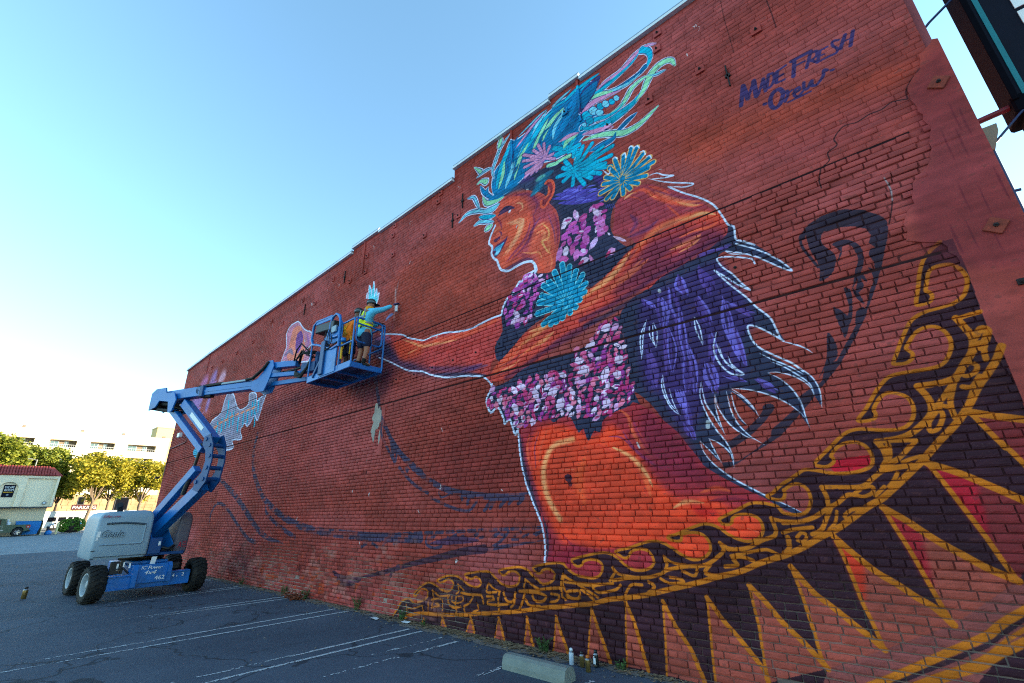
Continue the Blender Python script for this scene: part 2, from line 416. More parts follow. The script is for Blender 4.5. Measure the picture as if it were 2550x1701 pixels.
OPS_SRC = """
A 0 .45 120:-10063,1617 1964,-22 53,-312 -1920,-22
A 1 .35 463:-12774,4501 3289,-343 372,-1740 -3420,11
A 2 .35 483:-12015,2401 -8,-1290 -756,-14 -350,1475
A 3 .35 501:-7330,2933 2312,427 698,-1376 -1667,-442
A 4 .50 414:-7748,6405 2712,85 219,-1165 295,-591 -2761,303
A 5 .50 241:-1324,6093 737,-84 1455,-382 5,-237 -531,-54 -600,-8 -922,251
A 6 .40 174:-967,5584 1356,-45 406,-200 -137,-287 -971,8
A 7 .40 1242:-15877,5883 4100,396 778,-1053 -4361,-435
A 8 .50 300:-6051,2641 1586,221 306,-829 -671,-324 -1180,231
A 9 .40 224:-1345,1906 622,271 117,-245 -463,-203
A 10 .75 309:-9120,4192 995,191 300,125 390,-89 -148,-601 -771,-48
A 10 .50 491:-13864,712 769,-119 302,-367 -757,147
k 11 175 1:-16941,2840 1227,-385 1200,-438 802,-359 737,-347 739,-235 918,-112
k 11 98 0:-16411,1436 3,252 392,245 818,-163 1018,-423 884,-334 477,-63
k 11 167 0:-13888,3701 -38,-541 269,-500 595,-486 498,-276
k 11 156 0:-12564,1898 718,-261 923,-237 957,-139 1037,-53 1253,-39 1329,13
k 11 100 0:-12581,1941 119,-297 492,-207 646,-191 582,-139
k 11 94 0:-8061,4250 123,-404 192,-468 346,-459 203,-284
k 11 61 0:-7723,3339 84,-393 341,-399 127,-138
k 11 89 0:-7400,2919 373,-331 336,-215 302,-170
k 11 98 0:-7310,2809 461,-372 582,-334 550,-205 493,-86 629,-59 535,0
k 11 58 0:-7360,2814 101,-234 82,-171 42,215
k 11 59 0:-7042,2332 405,-284 427,-179
k 11 48 0:-6127,1795 421,-138 453,-84 162,105 64,106
k 11 29 0:-5940,1883 81,-96 217,62 -76,72
k 11 55 0:-4900,1579 155,164
k 11 55 0:-4783,1609 129,163
k 11 53 0:-4597,1626 119,99
k 11 52 0:-4422,1663 87,78
k 11 51 0:-4253,1659 112,76
k 11 59 0:-5256,1681 32,109
k 11 75 0:-6836,2304 50,-55
k 11 60 0:-5430,1841 55,-91
k 11 72 0:-8102,1176 228,9
k 11 71 0:-7980,1062 190,69
k 11 57 0:-8045,998 166,64
k 11 69 0:-7750,1191 217,9
k 11 55 0:-7706,1060 176,-49
k 11 67 0:-7416,1206 207,8
k 11 66 0:-7308,1097 173,65
k 11 53 0:-7371,1051 149,82
k 11 65 0:-7097,1220 197,8
k 11 51 0:-7058,1078 149,38
k 11 62 0:-6793,1233 188,8
k 11 61 0:-6699,1129 160,62
k 11 49 0:-6764,1156 147,-13
k 11 60 0:-6503,1246 179,7
k 11 48 0:-6476,1161 142,-33
k 11 58 0:-6226,1258 171,7
k 11 57 0:-6143,1158 147,59
k 11 46 0:-6198,1123 131,37
k 11 56 0:-5962,1269 165,7
k 11 44 0:-5936,1151 128,-19
k 11 54 0:-5708,1281 157,6
k 11 54 0:-5634,1185 136,56
k 11 43 0:-5687,1203 124,-61
k 11 53 0:-5465,1291 151,6
k 11 42 0:-5445,1196 116,34
k 11 51 0:-5232,1301 145,6
k 11 50 0:-5166,1209 127,54
k 11 40 0:-5214,1212 112,-24
k 11 50 0:-5008,1311 139,6
k 11 39 0:-4992,1216 107,14
k 11 48 0:-4793,1321 133,5
k 11 48 0:-4734,1232 117,51
k 11 38 0:-4779,1213 104,30
k 11 47 0:-4587,1330 129,5
k 11 37 0:-4574,1263 100,-6
k 11 45 0:-4388,1338 124,5
k 11 45 0:-4335,1253 110,49
k 11 36 0:-4378,1206 96,2
k 11 44 0:-4197,1347 120,5
k 11 35 0:-4187,1237 93,40
k 11 43 0:-4012,1355 115,4
k 11 42 0:-3965,1272 103,47
k 11 34 0:-4003,1284 90,16
k 11 46 0:-6167,1240 -29,-136 192,-60 181,28
k 11 42 0:-4431,1308 -173,-139 -236,-105
k 11 79 3:-3856,1206 -469,-64 -575,-80 -311,-12
s 12 120 2:-4900,1071 -473,-57 -622,-121 -648,-121 -625,-151 -692,-117 -349,-49
s 13 170 1:-8960,542 291,-123 377,-3 308,51
s 13 63 1:-7990,505 650,117 561,123 460,103
s 12 69 0:-7087,586 57,73 141,77
s 14 106 1:-6083,1108 605,59 455,11
f 15:-294,4165 42,37 106,-32 -39,-90 2,-90 68,-142 -45,-144 -50,-52 -81,-21 22,98 3,120 -33,137
s 15 24 0:-287,4199 -49,-24 -20,-55 5,-94 32,-103 46,-141
F 15:-351,4158 93,112 132,47 104,-2 84,-20 131,-75 95,-94 41,-80 -10,-96 -37,-113 -64,-151 -34,-83 -64,-134 -68,-133 -76,-130 -94,-155 -102,-139 -99,-126 -109,-110 -69,-68 -18,26 142,127 91,136 101,133 86,121 93,125 56,138 47,77 5,70 -13,78 43,-49 9,85 -19,74 24,64 39,-3 -35,68 35,65 -19,80 -82,60 -138,50 -110,4 -135,25 -23,-41 -38,-1 -2,46
f 15:-114,3974 70,22 77,-44 53,-82 2,-114 -32,-103 -51,-78 -69,-104 26,71 35,101 41,83 2,100 -27,93 -55,1 -25,-83 -48,-57 46,92 -21,57
f 15:-126,3500 45,-40 -25,-166 -46,-142 -81,-39 56,77 47,111 4,110
f 15:-245,3338 68,-85 19,-84 -67,-150 -13,96 -9,96
f 15:-348,3098 40,-103 -19,-147 -102,-67 -84,-103 103,174
f 15:-67,3471 36,-60 17,-115 -42,68
f 15:-83,3248 51,22 15,-58 -80,-122 -24,45
f 15:26,3616 31,-117 -41,48 2,-89 -76,-53 31,85
F 15:-692,2547 120,66 80,34 71,185 48,-11 76,-17 -136,-119 -122,-137 -159,-157 -212,-192 -151,-81 -139,-61 -147,-87 -130,-41 -14,65 160,0 173,96 158,107 26,71 90,63 155,114
s 15 72 0:-985,2469 -62,-80 -166,-131 -177,-96
f 15:-1025,2501 72,14 26,-42 -45,-57 -54,21
f 16:-18480,4417 346,268 700,148 161,469 165,159 543,-108 557,-485 468,-199 528,86 -71,338 494,-64 250,-273 257,64 358,109 -155,-355 -171,-434 -286,186 -193,-158 -229,-113 -264,125 -263,-183 234,-279 -735,37 186,-246 -526,-21 -672,80 -770,320
s 17 449 1:-17972,4416 162,-443
s 17 439 1:-17523,4541 153,-439
s 17 430 1:-17140,4609 144,-433
s 17 422 1:-16803,4681 138,-429
s 17 414 1:-16457,4690 130,-424
s 17 406 1:-16154,4704 124,-419
s 17 388 1:-15626,4400 112,-403
s 17 381 1:-15250,4513 106,-398
s 17 373 1:-14930,4576 99,-394
s 17 370 1:-14671,4755 96,-394
s 17 365 1:-14481,4779 92,-392
s 17 359 1:-14224,4790 87,-387
s 17 431 1:-16873,5174 141,-443
s 17 355 1:-14305,4375 87,-379
s 18 361 1:-17782,4392 269,14
s 18 352 1:-17320,4484 260,13
s 18 342 1:-16838,4508 250,13
s 18 333 1:-16384,4551 241,12
s 18 324 1:-15927,4555 232,12
s 18 315 1:-15486,4559 223,12
s 18 306 1:-15063,4563 216,12
s 18 298 1:-14654,4567 208,11
s 19 45 0:-18480,4417 346,268 700,148 161,469 165,159 543,-108 557,-485 468,-199 528,86 -71,338 494,-64 250,-273 257,64 358,109 -155,-355 -171,-434 -286,186 -193,-158 -229,-113 -264,125 -263,-183 234,-279 -735,37 186,-246 -526,-21 -672,80 -770,320 -912,529
f 20:-19558,3715 244,166 401,-162 -131,-235
f 21:-13063,5696 112,245 90,142 -145,426 144,197 307,41 256,-36 357,-287 255,-157 316,-149 125,-313 -220,-131 201,-189 -97,-174
f 22:-12704,5721 50,528 68,312 388,0 304,-300 230,-426 19,-410 -487,60
f 23:-12270,5988 9,319 235,44 184,-262 -69,-295 -208,-79
a 24 160 1 .80:-11668,6199 190,-309 -100,-179
a 25 239 1 .80:-12910,5823 312,87 278,-173
s 19 40 0:-13063,5696 112,245 90,142 -145,426 144,197 307,41 256,-36 357,-287 255,-157 316,-149 125,-313 -220,-131 201,-189 -97,-174 -1701,385
a 26 1065 1 .80:-19362,6127 241,177 232,300
a 27 1126 1 .80:-20486,6286 380,108 306,93
a 26 1719 1 .80:-21462,5650 615,31 888,32
a 28 837 1 .80:-18363,6155 272,90 312,8
a 26 690 1 .80:-19127,5193 48,254 22,187
a 29 523 1 .80:-19552,5090 167,71
a 26 729 1 .80:-20348,5402 442,7
a 30 694 1 .80:-18977,6177 391,22
F 19:-8694,6241 -14,363 72,-45 70,-125 46,-173 -11,360 40,6 56,-140 21,-223 29,136 57,-29 39,-169 40,63 38,-51 -27,-154 -84,-153 -109,16 -181,261
F 31:-8661,6229 -12,323 75,-117 45,-222 39,362 42,-75 53,-351 53,206 33,-100 11,-138 63,94 -12,-130 -66,-131 -99,3 -159,225
F 19:-8783,6270 22,142 40,-4 15,-173
a 32 141 1 .90:-7876,5448 119,63 151,11
a 33 123 1 .55:-7625,6161 47,-237 7,-575
a 34 43 1 .90:-7589,6093 -9,-163
a 35 149 1 .40:-7595,5321 -11,-136
a 36 124 1 .40:-7504,6267 -37,-173 -35,-171
f 37:-8257,5224 299,-64 486,-140 271,-90 188,-117 253,-99 219,-80 272,5 327,-19 474,-93 270,-18 276,33 248,17 173,-4 3,7 118,-342 -203,-336 -169,-115 15,-307 -23,-27 -75,90 -103,71 -176,49 -371,75 -274,28 -290,80 -239,85 -207,101 -233,57 -244,67 -260,126 -387,199 -379,171 -158,105
A 38 .90 122:-8252,5186 523,-277 302,-277 174,-172 364,-178 480,-212 649,-294 -641,174 -572,196 -703,346 -507,237
A 39 .95 100:-7455,4872 524,-137 440,-161 -34,-161 -372,-51 -301,53 -180,238
a 40 202 1 .80:-6489,4558 489,-50 612,-61 556,28 312,31
a 41 103 1 .75:-7190,4819 262,-117 372,-173 451,-69 522,-61
a 41 68 1 .60:-7029,4472 216,26 187,33
a 42 179 1 .60:-6436,4452 656,-191 586,-34 535,77
a 43 212 1 .75:-8180,5096 322,-50 233,-96
a 44 196 1 .70:-6297,4046 532,-144 577,-110 354,-25
a 45 147 1 .60:-5449,3794 261,-2 232,28
a 46 153 1 .90:-6179,3890 616,-127 694,-155
s 19 33 0:-8047,5185 575,-165 271,-90 188,-112 253,-99 218,-79 161,-2 112,9 327,-20 474,-97 270,-18 276,30 248,17 163,-8 13,11
s 19 32 0:-4761,3446 1,-11 -75,90 -103,71 -176,51 -371,71 -274,30 -290,80 -239,85 -206,98 -234,60 -244,67 -260,126 -387,199 -379,171
f 47:-1905,4401 493,-67 381,169 62,113 50,-66 -11,-153 162,-141 131,-184 91,-125 52,-122 -116,92 -120,141 -190,145 -148,92 -93,-46 36,-131 92,-133 63,-137 62,-100 -137,127 -171,233 112,-202 148,-230 67,-130 102,-154 38,-130 34,-143 -117,115 -98,96 -74,24 6,-144 76,-138 150,-166 156,-128 -11,23 73,-104 29,-129 -19,-131 -34,103 -19,103 -87,93 -97,65 -128,23 92,-87 84,-132 37,-131 18,-209 -80,169 -127,134 -157,86 -244,81 111,-144 88,-171 -114,162 -93,110 -9,-188 98,-171 -66,74 -63,279 10,-232 148,-251 -150,107 -93,185 -45,193 -14,-157 47,-248 -55,127 -70,216 -23,233 -34,-167 52,-258 98,-187 62,-148 4,-151 -41,154 -155,140 63,-234 -160,218 19,-128 84,-124 152,-135 269,-173 275,-156 -17,-33 -328,174 -210,127 -201,149 -208,214 -183,329 -151,244 -174,169 46,-171 -99,91 3,446 -15,413 -39,225 198,198 222,77
A 48 .80 85:-2118,4044 373,83 562,94 121,-263 103,-299 24,-275 -191,-210 18,-309 -327,-103 -758,103 -17,787
A 48 .80 56:-2185,3232 568,-129 253,-144 -85,-182 -249,-352 -81,-156 -150,229 -141,394
s 49 40 1:-1365,4196 59,-187 0,-185
s 49 36 1:-1378,4223 9,-191 46,-170
s 49 38 1:-1379,4235 32,-211 14,-200
s 49 35 1:-1339,4155 76,-162 8,-125
s 50 40 1:-1389,4215 12,-180 40,-180
s 50 34 1:-1646,4161 13,-115 17,-125
s 49 44 1:-1641,4155 50,-124 -16,-102
s 51 36 1:-1637,4204 -46,-141 75,-116
s 50 44 1:-1632,4211 39,-180 -11,-94
s 51 40 1:-1597,4163 31,-141 12,-131
s 51 28 1:-1771,4093 -15,-251 51,-218
s 50 21 1:-1723,4073 23,-258 25,-238
s 49 34 1:-1783,4017 -20,-170 62,-249
s 51 32 1:-1758,4072 -19,-233 64,-210
s 49 45 1:-1722,4060 33,-249 23,-206
s 49 45 1:-1447,3864 33,-199 70,-163
s 51 28 1:-1451,3876 87,-226 14,-142
s 50 28 1:-1463,3850 65,-189 28,-203
s 49 28 1:-1475,3840 20,-162 81,-171
s 49 23 1:-1492,3837 16,-152 73,-216
s 51 32 1:-1184,3740 14,-270 -12,-218
s 51 35 1:-1191,3755 -46,-265 34,-284
s 51 41 1:-1169,3693 15,-227 2,-224
s 49 23 1:-1175,3700 15,-233 -2,-228
s 51 23 1:-1190,3770 -36,-283 28,-244
s 50 22 1:-1858,3597 -59,-280 16,-274
s 49 22 1:-1841,3625 -5,-326 -34,-237
s 51 18 1:-1836,3576 46,-290 -79,-260
s 51 20 1:-1845,3594 -42,-285 3,-272
s 50 46 1:-1889,3614 -28,-297 -32,-290
s 51 17 1:-1651,3345 58,-307 -49,-238
s 51 34 1:-1661,3379 9,-328 -16,-290
s 51 27 1:-1648,3326 48,-287 -40,-279
s 49 38 1:-1675,3386 -46,-320 35,-299
s 50 20 1:-1680,3331 38,-282 -42,-287
s 50 23 1:-2131,3341 -4,-223 20,-231
s 51 32 1:-2115,3315 44,-211 -17,-208
s 50 43 1:-2120,3327 34,-220 -9,-200
s 50 28 1:-2145,3382 -7,-261 12,-228
s 50 47 1:-2103,3360 47,-259 -23,-195
s 51 38 1:-1485,3058 51,-176 -10,-153
s 49 18 1:-1468,3079 22,-195 15,-181
s 51 24 1:-1513,3035 5,-138 37,-129
s 51 37 1:-1502,3070 -26,-169 56,-184
s 50 32 1:-1468,3035 36,-154 11,-175
s 50 28 1:-1118,3680 97,-128 109,-70
s 50 23 1:-1147,3677 73,-108 119,-123
s 49 20 1:-1150,3641 142,-93 56,-103
s 51 35 1:-1158,3697 114,-138 74,-91
s 50 31 1:-1145,3637 102,-78 97,-123
s 51 40 1:-1135,3417 29,-248 15,-232
s 50 38 1:-1153,3359 23,-184 27,-243
s 51 34 1:-1156,3429 2,-247 38,-215
s 51 36 1:-1189,3404 3,-214 39,-184
s 50 16 1:-1147,3389 34,-218 15,-220
s 51 36 1:-2091,4016 68,-67 81,-116
s 51 42 1:-2107,4018 94,-72 54,-75
s 49 37 1:-2117,4015 92,-65 52,-84
s 51 48 1:-2133,4040 104,-89 35,-57
s 49 39 1:-2141,4077 46,-104 82,-93
s 49 33 1:-1678,3814 -29,-360 -7,-347
s 49 21 1:-1676,3804 -48,-345 13,-354
s 51 32 1:-1681,3808 -41,-350 10,-316
s 51 21 1:-1662,3779 7,-339 -22,-277
s 50 23 1:-1693,3821 -75,-350 40,-315
s 50 19 1:-1383,3368 6,-148 -31,-126
s 51 35 1:-1397,3361 4,-137 -31,-119
s 49 31 1:-1390,3360 3,-137 -33,-155
s 50 33 1:-1414,3367 -2,-137 -34,-134
s 51 25 1:-1377,3397 24,-183 -63,-174
s 50 17 1:-1018,2799 79,-97 48,-85
s 50 36 1:-1020,2779 55,-71 77,-90
s 50 28 1:-1021,2792 27,-79 100,-102
s 49 22 1:-1020,2750 78,-47 59,-94
s 51 15 1:-993,2773 58,-71 85,-79
s 50 21 1:-1363,4383 166,-34 211,-1
s 50 22 1:-1387,4351 189,-1 191,14
s 51 33 1:-1395,4375 166,-12 200,-32
s 50 23 1:-1401,4376 193,-22 171,-31
s 50 20 1:-1381,4339 199,4 181,-2
s 51 25 1:-1909,4009 -29,-190 3,-191
s 51 42 1:-1865,3978 49,-197 -61,-207
s 51 40 1:-1889,3987 23,-191 -43,-209
s 50 30 1:-1886,4011 -56,-191 41,-175
s 49 28 1:-1894,3973 -57,-150 42,-199
s 49 30 1:-2152,3224 -15,-125 -3,-126
s 49 32 1:-2133,3220 -7,-126 -20,-123
s 50 18 1:-2093,3211 -35,-120 -13,-123
s 49 26 1:-2150,3224 -38,-120 19,-131
s 49 16 1:-2154,3225 -28,-123 11,-129
s 51 27 1:-1737,3130 -20,-177 -9,-176
s 50 29 1:-1670,3115 -8,-178 -55,-166
s 50 23 1:-1757,3135 -1,-182 -18,-175
s 51 34 1:-1727,3128 -18,-178 -16,-174
s 49 36 1:-1706,3123 -24,-176 -21,-173
s 51 21 1:-1430,3032 3,-131 18,-132
s 51 27 1:-1419,3029 21,-134 -6,-127
s 51 26 1:-1475,3042 17,-135 27,-134
s 49 14 1:-1441,3034 4,-132 22,-132
s 51 15 1:-1442,3034 27,-136 0,-128
s 49 19 1:-1785,2722 22,-205 3,-195
s 50 35 1:-1822,2728 21,-205 23,-199
s 51 27 1:-1782,2721 -4,-200 28,-199
s 49 16 1:-1767,2718 26,-204 -10,-193
s 51 16 1:-1792,2723 9,-203 20,-198
s 49 28 1:-1820,2816 24,-122 4,-115
s 51 32 1:-1819,2816 20,-121 7,-117
s 51 31 1:-1788,2810 6,-118 5,-116
s 51 32 1:-1874,2826 24,-123 31,-120
s 51 28 1:-1850,2821 28,-122 15,-118
s 51 27 1:-1789,2437 44,-96 14,-91
s 51 24 1:-1838,2443 42,-96 42,-94
s 50 27 1:-1837,2443 14,-93 69,-97
s 50 27 1:-1831,2442 18,-93 62,-96
s 50 30 1:-1804,2439 51,-97 15,-91
s 51 24 1:-1045,2782 57,-52 77,-54
s 51 18 1:-1020,2777 61,-52 60,-51
s 50 28 1:-1047,2782 59,-52 76,-54
s 51 20 1:-993,2772 68,-54 39,-46
s 51 19 1:-1027,2778 66,-53 59,-50
s 51 18 1:-1271,2869 95,-54 55,-45
s 51 21 1:-1285,2871 82,-51 75,-49
s 51 14 1:-1347,2884 72,-50 118,-57
s 49 30 1:-1307,2876 86,-52 83,-51
s 50 14 1:-1285,2871 76,-50 81,-50
f 47:-4134,6999 479,-47 439,-103 536,-499 239,-251 301,-382 -127,-63 -111,-125 -60,-328 196,-332 187,61 -154,132 152,-212 -188,-84 -199,-132 -227,-127 -230,-84 -463,135 -506,334 110,3 68,157 304,148 93,508 -148,477 -426,472
s 52 94 1:-3315,6281 367,-156 342,-114
s 52 92 1:-3379,6241 478,-213 435,-161
s 52 91 1:-3268,6095 400,-168 370,-124
s 52 94 1:-3167,6275 211,-74 204,-39
s 52 89 1:-2875,6003 209,-72 203,-39
s 53 24 1:-2760,6113 81,-5 81,-34
s 53 24 1:-3063,6075 85,-5 87,-35
s 53 23 1:-2741,6040 80,-4 81,-34
s 53 25 1:-3189,6259 88,-6 89,-37
s 53 23 1:-2718,6002 79,-4 80,-33
s 53 25 1:-3219,6162 88,-6 89,-36
s 53 23 1:-2854,5905 81,-3 82,-32
s 53 22 1:-2573,5761 76,-3 77,-30
s 53 24 1:-2955,5994 82,-4 85,-34
s 53 25 1:-3052,6198 85,-6 87,-36
s 53 24 1:-2990,5971 84,-4 84,-34
s 53 23 1:-2588,5968 77,-4 79,-32
s 53 24 1:-3006,6158 84,-5 86,-36
s 53 24 1:-3006,6148 84,-5 86,-35
a 54 212 1 .90:-2685,6296 146,-141 57,-198
a 55 221 1 .90:-4136,6934 276,-58 133,-43
s 56 35 1:-2486,5676 18,-75
s 56 34 1:-2452,5659 17,-74
s 56 34 1:-2419,5642 16,-74
s 56 34 1:-2387,5625 17,-73
s 56 34 1:-2354,5608 16,-73
f 57:-4203,2685 308,69 569,-27 460,-65 221,44 234,58 95,-43 156,-124 237,-240 109,-178 79,-119 41,-79 109,-91 237,-153 185,-105 75,-83 -34,-172 -170,-135 -490,-153 -599,-145 -645,-118 -558,-56 -263,153 29,248 -26,144 -47,166 11,-56 -97,205 -134,299 -48,187 -40,212 -15,216
A 58 .97 84:-3847,2630 316,22 288,-97 264,-129 232,124 155,-113 136,-195 125,-218 105,-172 185,-167 135,-17 281,-8 130,-104 290,-73 -55,-213 -293,-35 -229,-146 -281,-13 -285,106 -330,-26 -358,-28 -380,72 -107,-20 -153,173 -125,236 -138,292 -67,265 13,289
A 59 .80 119:-3599,2395 481,-11 424,-118 304,-406 102,-326 -18,-44 -583,-129 -650,29 -203,349 -27,390
a 60 145 1 .80:-4150,2559 36,-364 122,-311 139,-332
a 47 127 1 .90:-4189,2585 34,-387 109,-332 165,-370
a 61 90 1 .90:-4015,2565 -50,-207 56,-273
a 62 44 1 .80:-3849,2588 -78,-201 -1,-287
a 63 62 1 .80:-3689,2610 -116,-194 -53,-240
a 64 111 1 .90:-3761,1353 23,-215 -23,-176
a 47 73 1 .90:-3839,1500 51,-184 7,-179 -28,-177
a 65 182 1 .50:-3627,2357 -125,-150 -50,-195 60,-273 133,-226
a 66 248 1 .45:-3137,2176 -115,-271 66,-273
a 67 146 1 .60:-2779,2256 231,-129 167,-200 61,-233
a 41 130 0 .90:-3302,2423 -299,-48 -137,-149 -64,-214 26,-215 100,-191 111,-148
a 41 97 1 .95:-2736,2270 154,-87 143,-116 111,-160 39,-117
a 68 74 1 .80:-3475,2050 166,-2
a 69 99 1 .60:-2944,2328 428,-255 160,-378
s 70 63 3:-3451,1987 40,-36 30,-76
f 71:-3462,1969 55,27 56,-30 -11,-55 -75,4
a 72 61 1 .80:-3391,1894 27,-94
a 73 86 1 .90:-2622,2722 132,-114 37,-188 112,-189 158,-201
a 74 63 1 .90:-2572,2435 114,-210 187,-171 134,-77
a 75 63 1 .90:-2435,2564 74,-190 140,-223 119,-176
a 76 36 1 .90:-2784,2404 183,-39 141,-158
a 77 48 1 .90:-2390,2449 121,-242 121,-179
A 78 .82 100:-2243,2682 165,-167 187,-179 105,-192 55,-191 139,-101 -161,-37 -320,80 -226,181 -51,386
a 72 104 1 .60:-2180,1885 261,-93 315,-14 276,-84
a 79 80 1 .80:-1771,1710 162,38 142,-35
a 80 66 1 .90:-1690,1632 210,9 194,-19
a 81 46 1 .80:-1499,1613 144,11
a 41 76 1 .85:-2087,1565 142,59 189,-12
a 82 47 1 .90:-1388,1374 114,-39
A 83 .90 44:-1883,1607 238,-63 23,-44 -185,-13
a 84 73 1 .80:-3547,1284 172,-134 358,-38 339,44 195,84
A 85 .90 50:-3705,1034 285,114 402,-52 180,7 -292,-93 -306,-65 -314,1 10,157
s 19 29 0:-4226,2688 12,-144 15,-216 40,-212 48,-187 62,-141 72,-158 70,-134 34,-71 29,-110 23,-144 -10,-142 -16,-97
f 86:-2409,5153 13,119 67,274 86,124 179,21 160,-1 125,-60 188,-173 213,-192 159,-199 71,-122 83,-140 61,-147 -5,-143 -200,-36 -282,59 -574,247 -110,190
f 87:-1071,4818 -170,115 -221,38 -240,-3 -215,-40 -140,-78 -191,-106 -196,-110 -227,-127 -230,-84 -303,-137 -563,-135 -301,-67 -223,-144 -294,-183 -185,-163 50,-110 259,-39 431,92 406,143 224,107 213,59 278,37 169,173 259,42 210,85 250,-32 176,97 242,57 272,80 296,99 42,84 -20,136
A 88 .70 101:-1937,4775 366,-5 295,-48 243,-135 -5,-122 -290,-61 -311,-85 -372,-96 -255,2 -247,-5 234,258
a 89 160 1 .70:-1810,4496 241,31 277,95
a 90 206 0 .95:-1086,4782 -197,119 -224,31 -240,11 -176,-59 -213,-140 -219,-145 -249,-140 -329,-120 -346,-104
a 41 84 1 .90:-1115,4818 -131,87 -149,6 -151,28
a 41 136 1 .85:-2202,4748 -227,-190 -175,-99 -250,-76
a 91 141 1 .70:-2047,4592 -235,-136 -288,-125 -376,-130 -394,-68
a 92 117 1 1:-1679,4574 157,9 228,29
a 93 54 1 .70:-1494,4892 26,-80 -294,23
a 94 84 1 .50:-1840,4870 173,58 197,-3
a 95 116 1 1:-2116,5642 203,-21 150,-193 219,-212 229,-164 105,-43
a 41 70 1 .80:-1505,5208 156,-127 105,-54
a 41 63 1 .80:-2091,5654 87,-42
a 41 59 1 .80:-1821,5483 74,-88
a 90 55 1 .80:-1626,5212 96,-166 46,-91
a 90 76 1 .80:-1824,5623 154,-135 106,-130
a 96 38 1 .80:-2261,5615 74,26 173,-105 77,-103
a 97 122 1 .60:-2166,5042 105,121 -71,157
a 97 105 1 .60:-2218,4993 310,2 137,76
a 98 112 1 .40:-1714,5475 217,-213 247,-153
a 99 215 0 .80:-2885,4408 -320,-134 -390,-124 -386,-139 -344,-163 -328,-228
a 41 120 1 .80:-3371,4205 -283,-87 -293,-17
a 41 104 1 .80:-3841,3852 116,19 230,106
a 100 161 1 .80:-3734,3706 391,136 362,61 245,42
a 101 83 1 .90:-4719,3584 328,154 315,149
a 102 107 1 .60:-4525,3470 437,103 353,110
a 103 128 0 .80:-1085,4486 -238,-52 -274,-89 -282,-52 -261,-90 -223,-55 -280,-66 -394,-62
a 104 107 1 .60:-1876,4612 203,3 194,4 146,-22
a 105 77 1 .80:-1084,4695 -91,-20 -178,28 -191,-12
a 106 57 1 .90:-1575,4487 157,40 119,55
a 107 102 1 .45:-2065,4784 -193,-130 -198,-132
a 108 99 1 .70:-1966,4559 -206,-99 -211,-103
a 109 149 0 .75:-2828,3972 -256,-108 -316,-77 -334,-81 -354,-133 -341,-98
a 110 98 1 .80:-3210,4204 -276,-86 -286,-65 -302,-117
a 111 85 1 .80:-3607,3960 -292,-118 -304,-97
a 112 52 1 .70:-4586,3681 258,43 248,65
a 112 44 1 .70:-4654,3545 259,21 249,68
a 113 59 1 .80:-4620,3588 258,45 218,73
a 114 142 1 .60:-1249,4884 -258,48 -242,0 -174,-48 -189,-127
a 115 143 1 .70:-2256,4676 -222,-146 -249,-97 -257,-101
a 116 57 1 .90:-1083,4798 -112,82 -144,22
a 117 101 1 .70:-1219,5066 -176,91 -177,145 -182,195
a 118 142 1 .60:-3316,4213 -282,-99 -293,-90 -276,-115
a 116 64 1 .90:-2047,5643 -71,-13 -73,-26
a 119 117 0 .80:-2031,4079 -278,-26 -299,-71 -364,-72
f 47:-4754,3366 -101,-130 0,-98 91,-140 143,55 111,-157 29,-101 105,45 94,-236 78,70 308,65 216,17 99,-76 106,48 149,-1 125,-227 74,40 59,-161 96,113 87,-20 57,136 181,80 236,76 45,259 -47,226 -19,414 -32,253 -139,-37 -167,-36 -185,-192 -252,-49 -421,9 -461,-62 -310,-128
f 47:-4585,3782 -80,252 161,221 -8,324 147,255 235,167 228,109 235,-196 23,-626 -209,-88 -215,-103 -223,-157
s 19 35 0:-4734,3436 -34,-92 -81,-109 0,-98 85,-146 143,57 111,-164 29,-103 104,50 95,-227 61,83
s 19 38 0:-4512,4566 26,88 87,137 134,65 136,159 62,-9 67,80 126,8 79,24 -12,74
F 120:-3041,3202 0,65 33,45 38,11 8,-45 -26,-50
F 121:-3021,3238 11,35 25,22 23,4 -4,-25 -22,-25
F 120:-2974,3167 65,24 64,-14 31,-31 -40,-24 -64,5
F 122:-2927,3177 41,2 37,-14 16,-17 -26,-6 -38,11
F 123:-2613,3804 -4,48 21,31 27,4 9,-34 -15,-34
F 122:-2493,3203 -5,40 17,30 22,9 7,-28 -11,-32
F 124:-2483,3225 4,23 13,15 13,4 -1,-16 -11,-17
F 122:-2592,3660 -30,55 4,50 25,21 28,-36 3,-51
F 125:-2723,2727 -7,46 23,32 29,6 11,-32 -15,-35
F 120:-2710,2752 6,23 17,17 15,3 -2,-16 -14,-18
F 126:-2807,2887 -14,67 30,46 43,10 18,-47 -19,-50
F 120:-2602,3097 27,32 36,4 25,-17 -14,-27 -35,-10
F 125:-2664,2694 -7,58 31,38 40,5 12,-41 -22,-43
F 125:-2646,2724 10,29 22,20 19,3 -4,-21 -20,-21
F 126:-2915,2835 -24,56 21,42 38,11 26,-39 -11,-45
F 120:-2896,2662 -9,50 24,34 34,7 14,-35 -17,-38
F 124:-2656,3485 9,40 27,24 24,2 -1,-29 -22,-27
F 127:-2808,3391 25,69 57,22 50,-20 -8,-54 -50,-32
F 122:-2457,3060 -4,51 21,39 27,12 8,-35 -15,-42
F 126:-2444,3088 5,29 17,20 17,5 -1,-20 -15,-22
F 122:-2600,3587 23,68 55,21 47,-19 -8,-53 -47,-32
F 120:-2824,3716 -9,68 29,47 39,9 14,-47 -20,-52
F 126:-2807,3752 8,36 22,23 21,4 -1,-25 -20,-26
F 122:-3018,2893 -4,62 34,40 40,6 11,-43 -25,-45
F 120:-2555,3414 -25,41 7,35 24,12 23,-27 0,-36
F 123:-3076,3435 17,52 44,16 39,-15 -5,-41 -37,-24
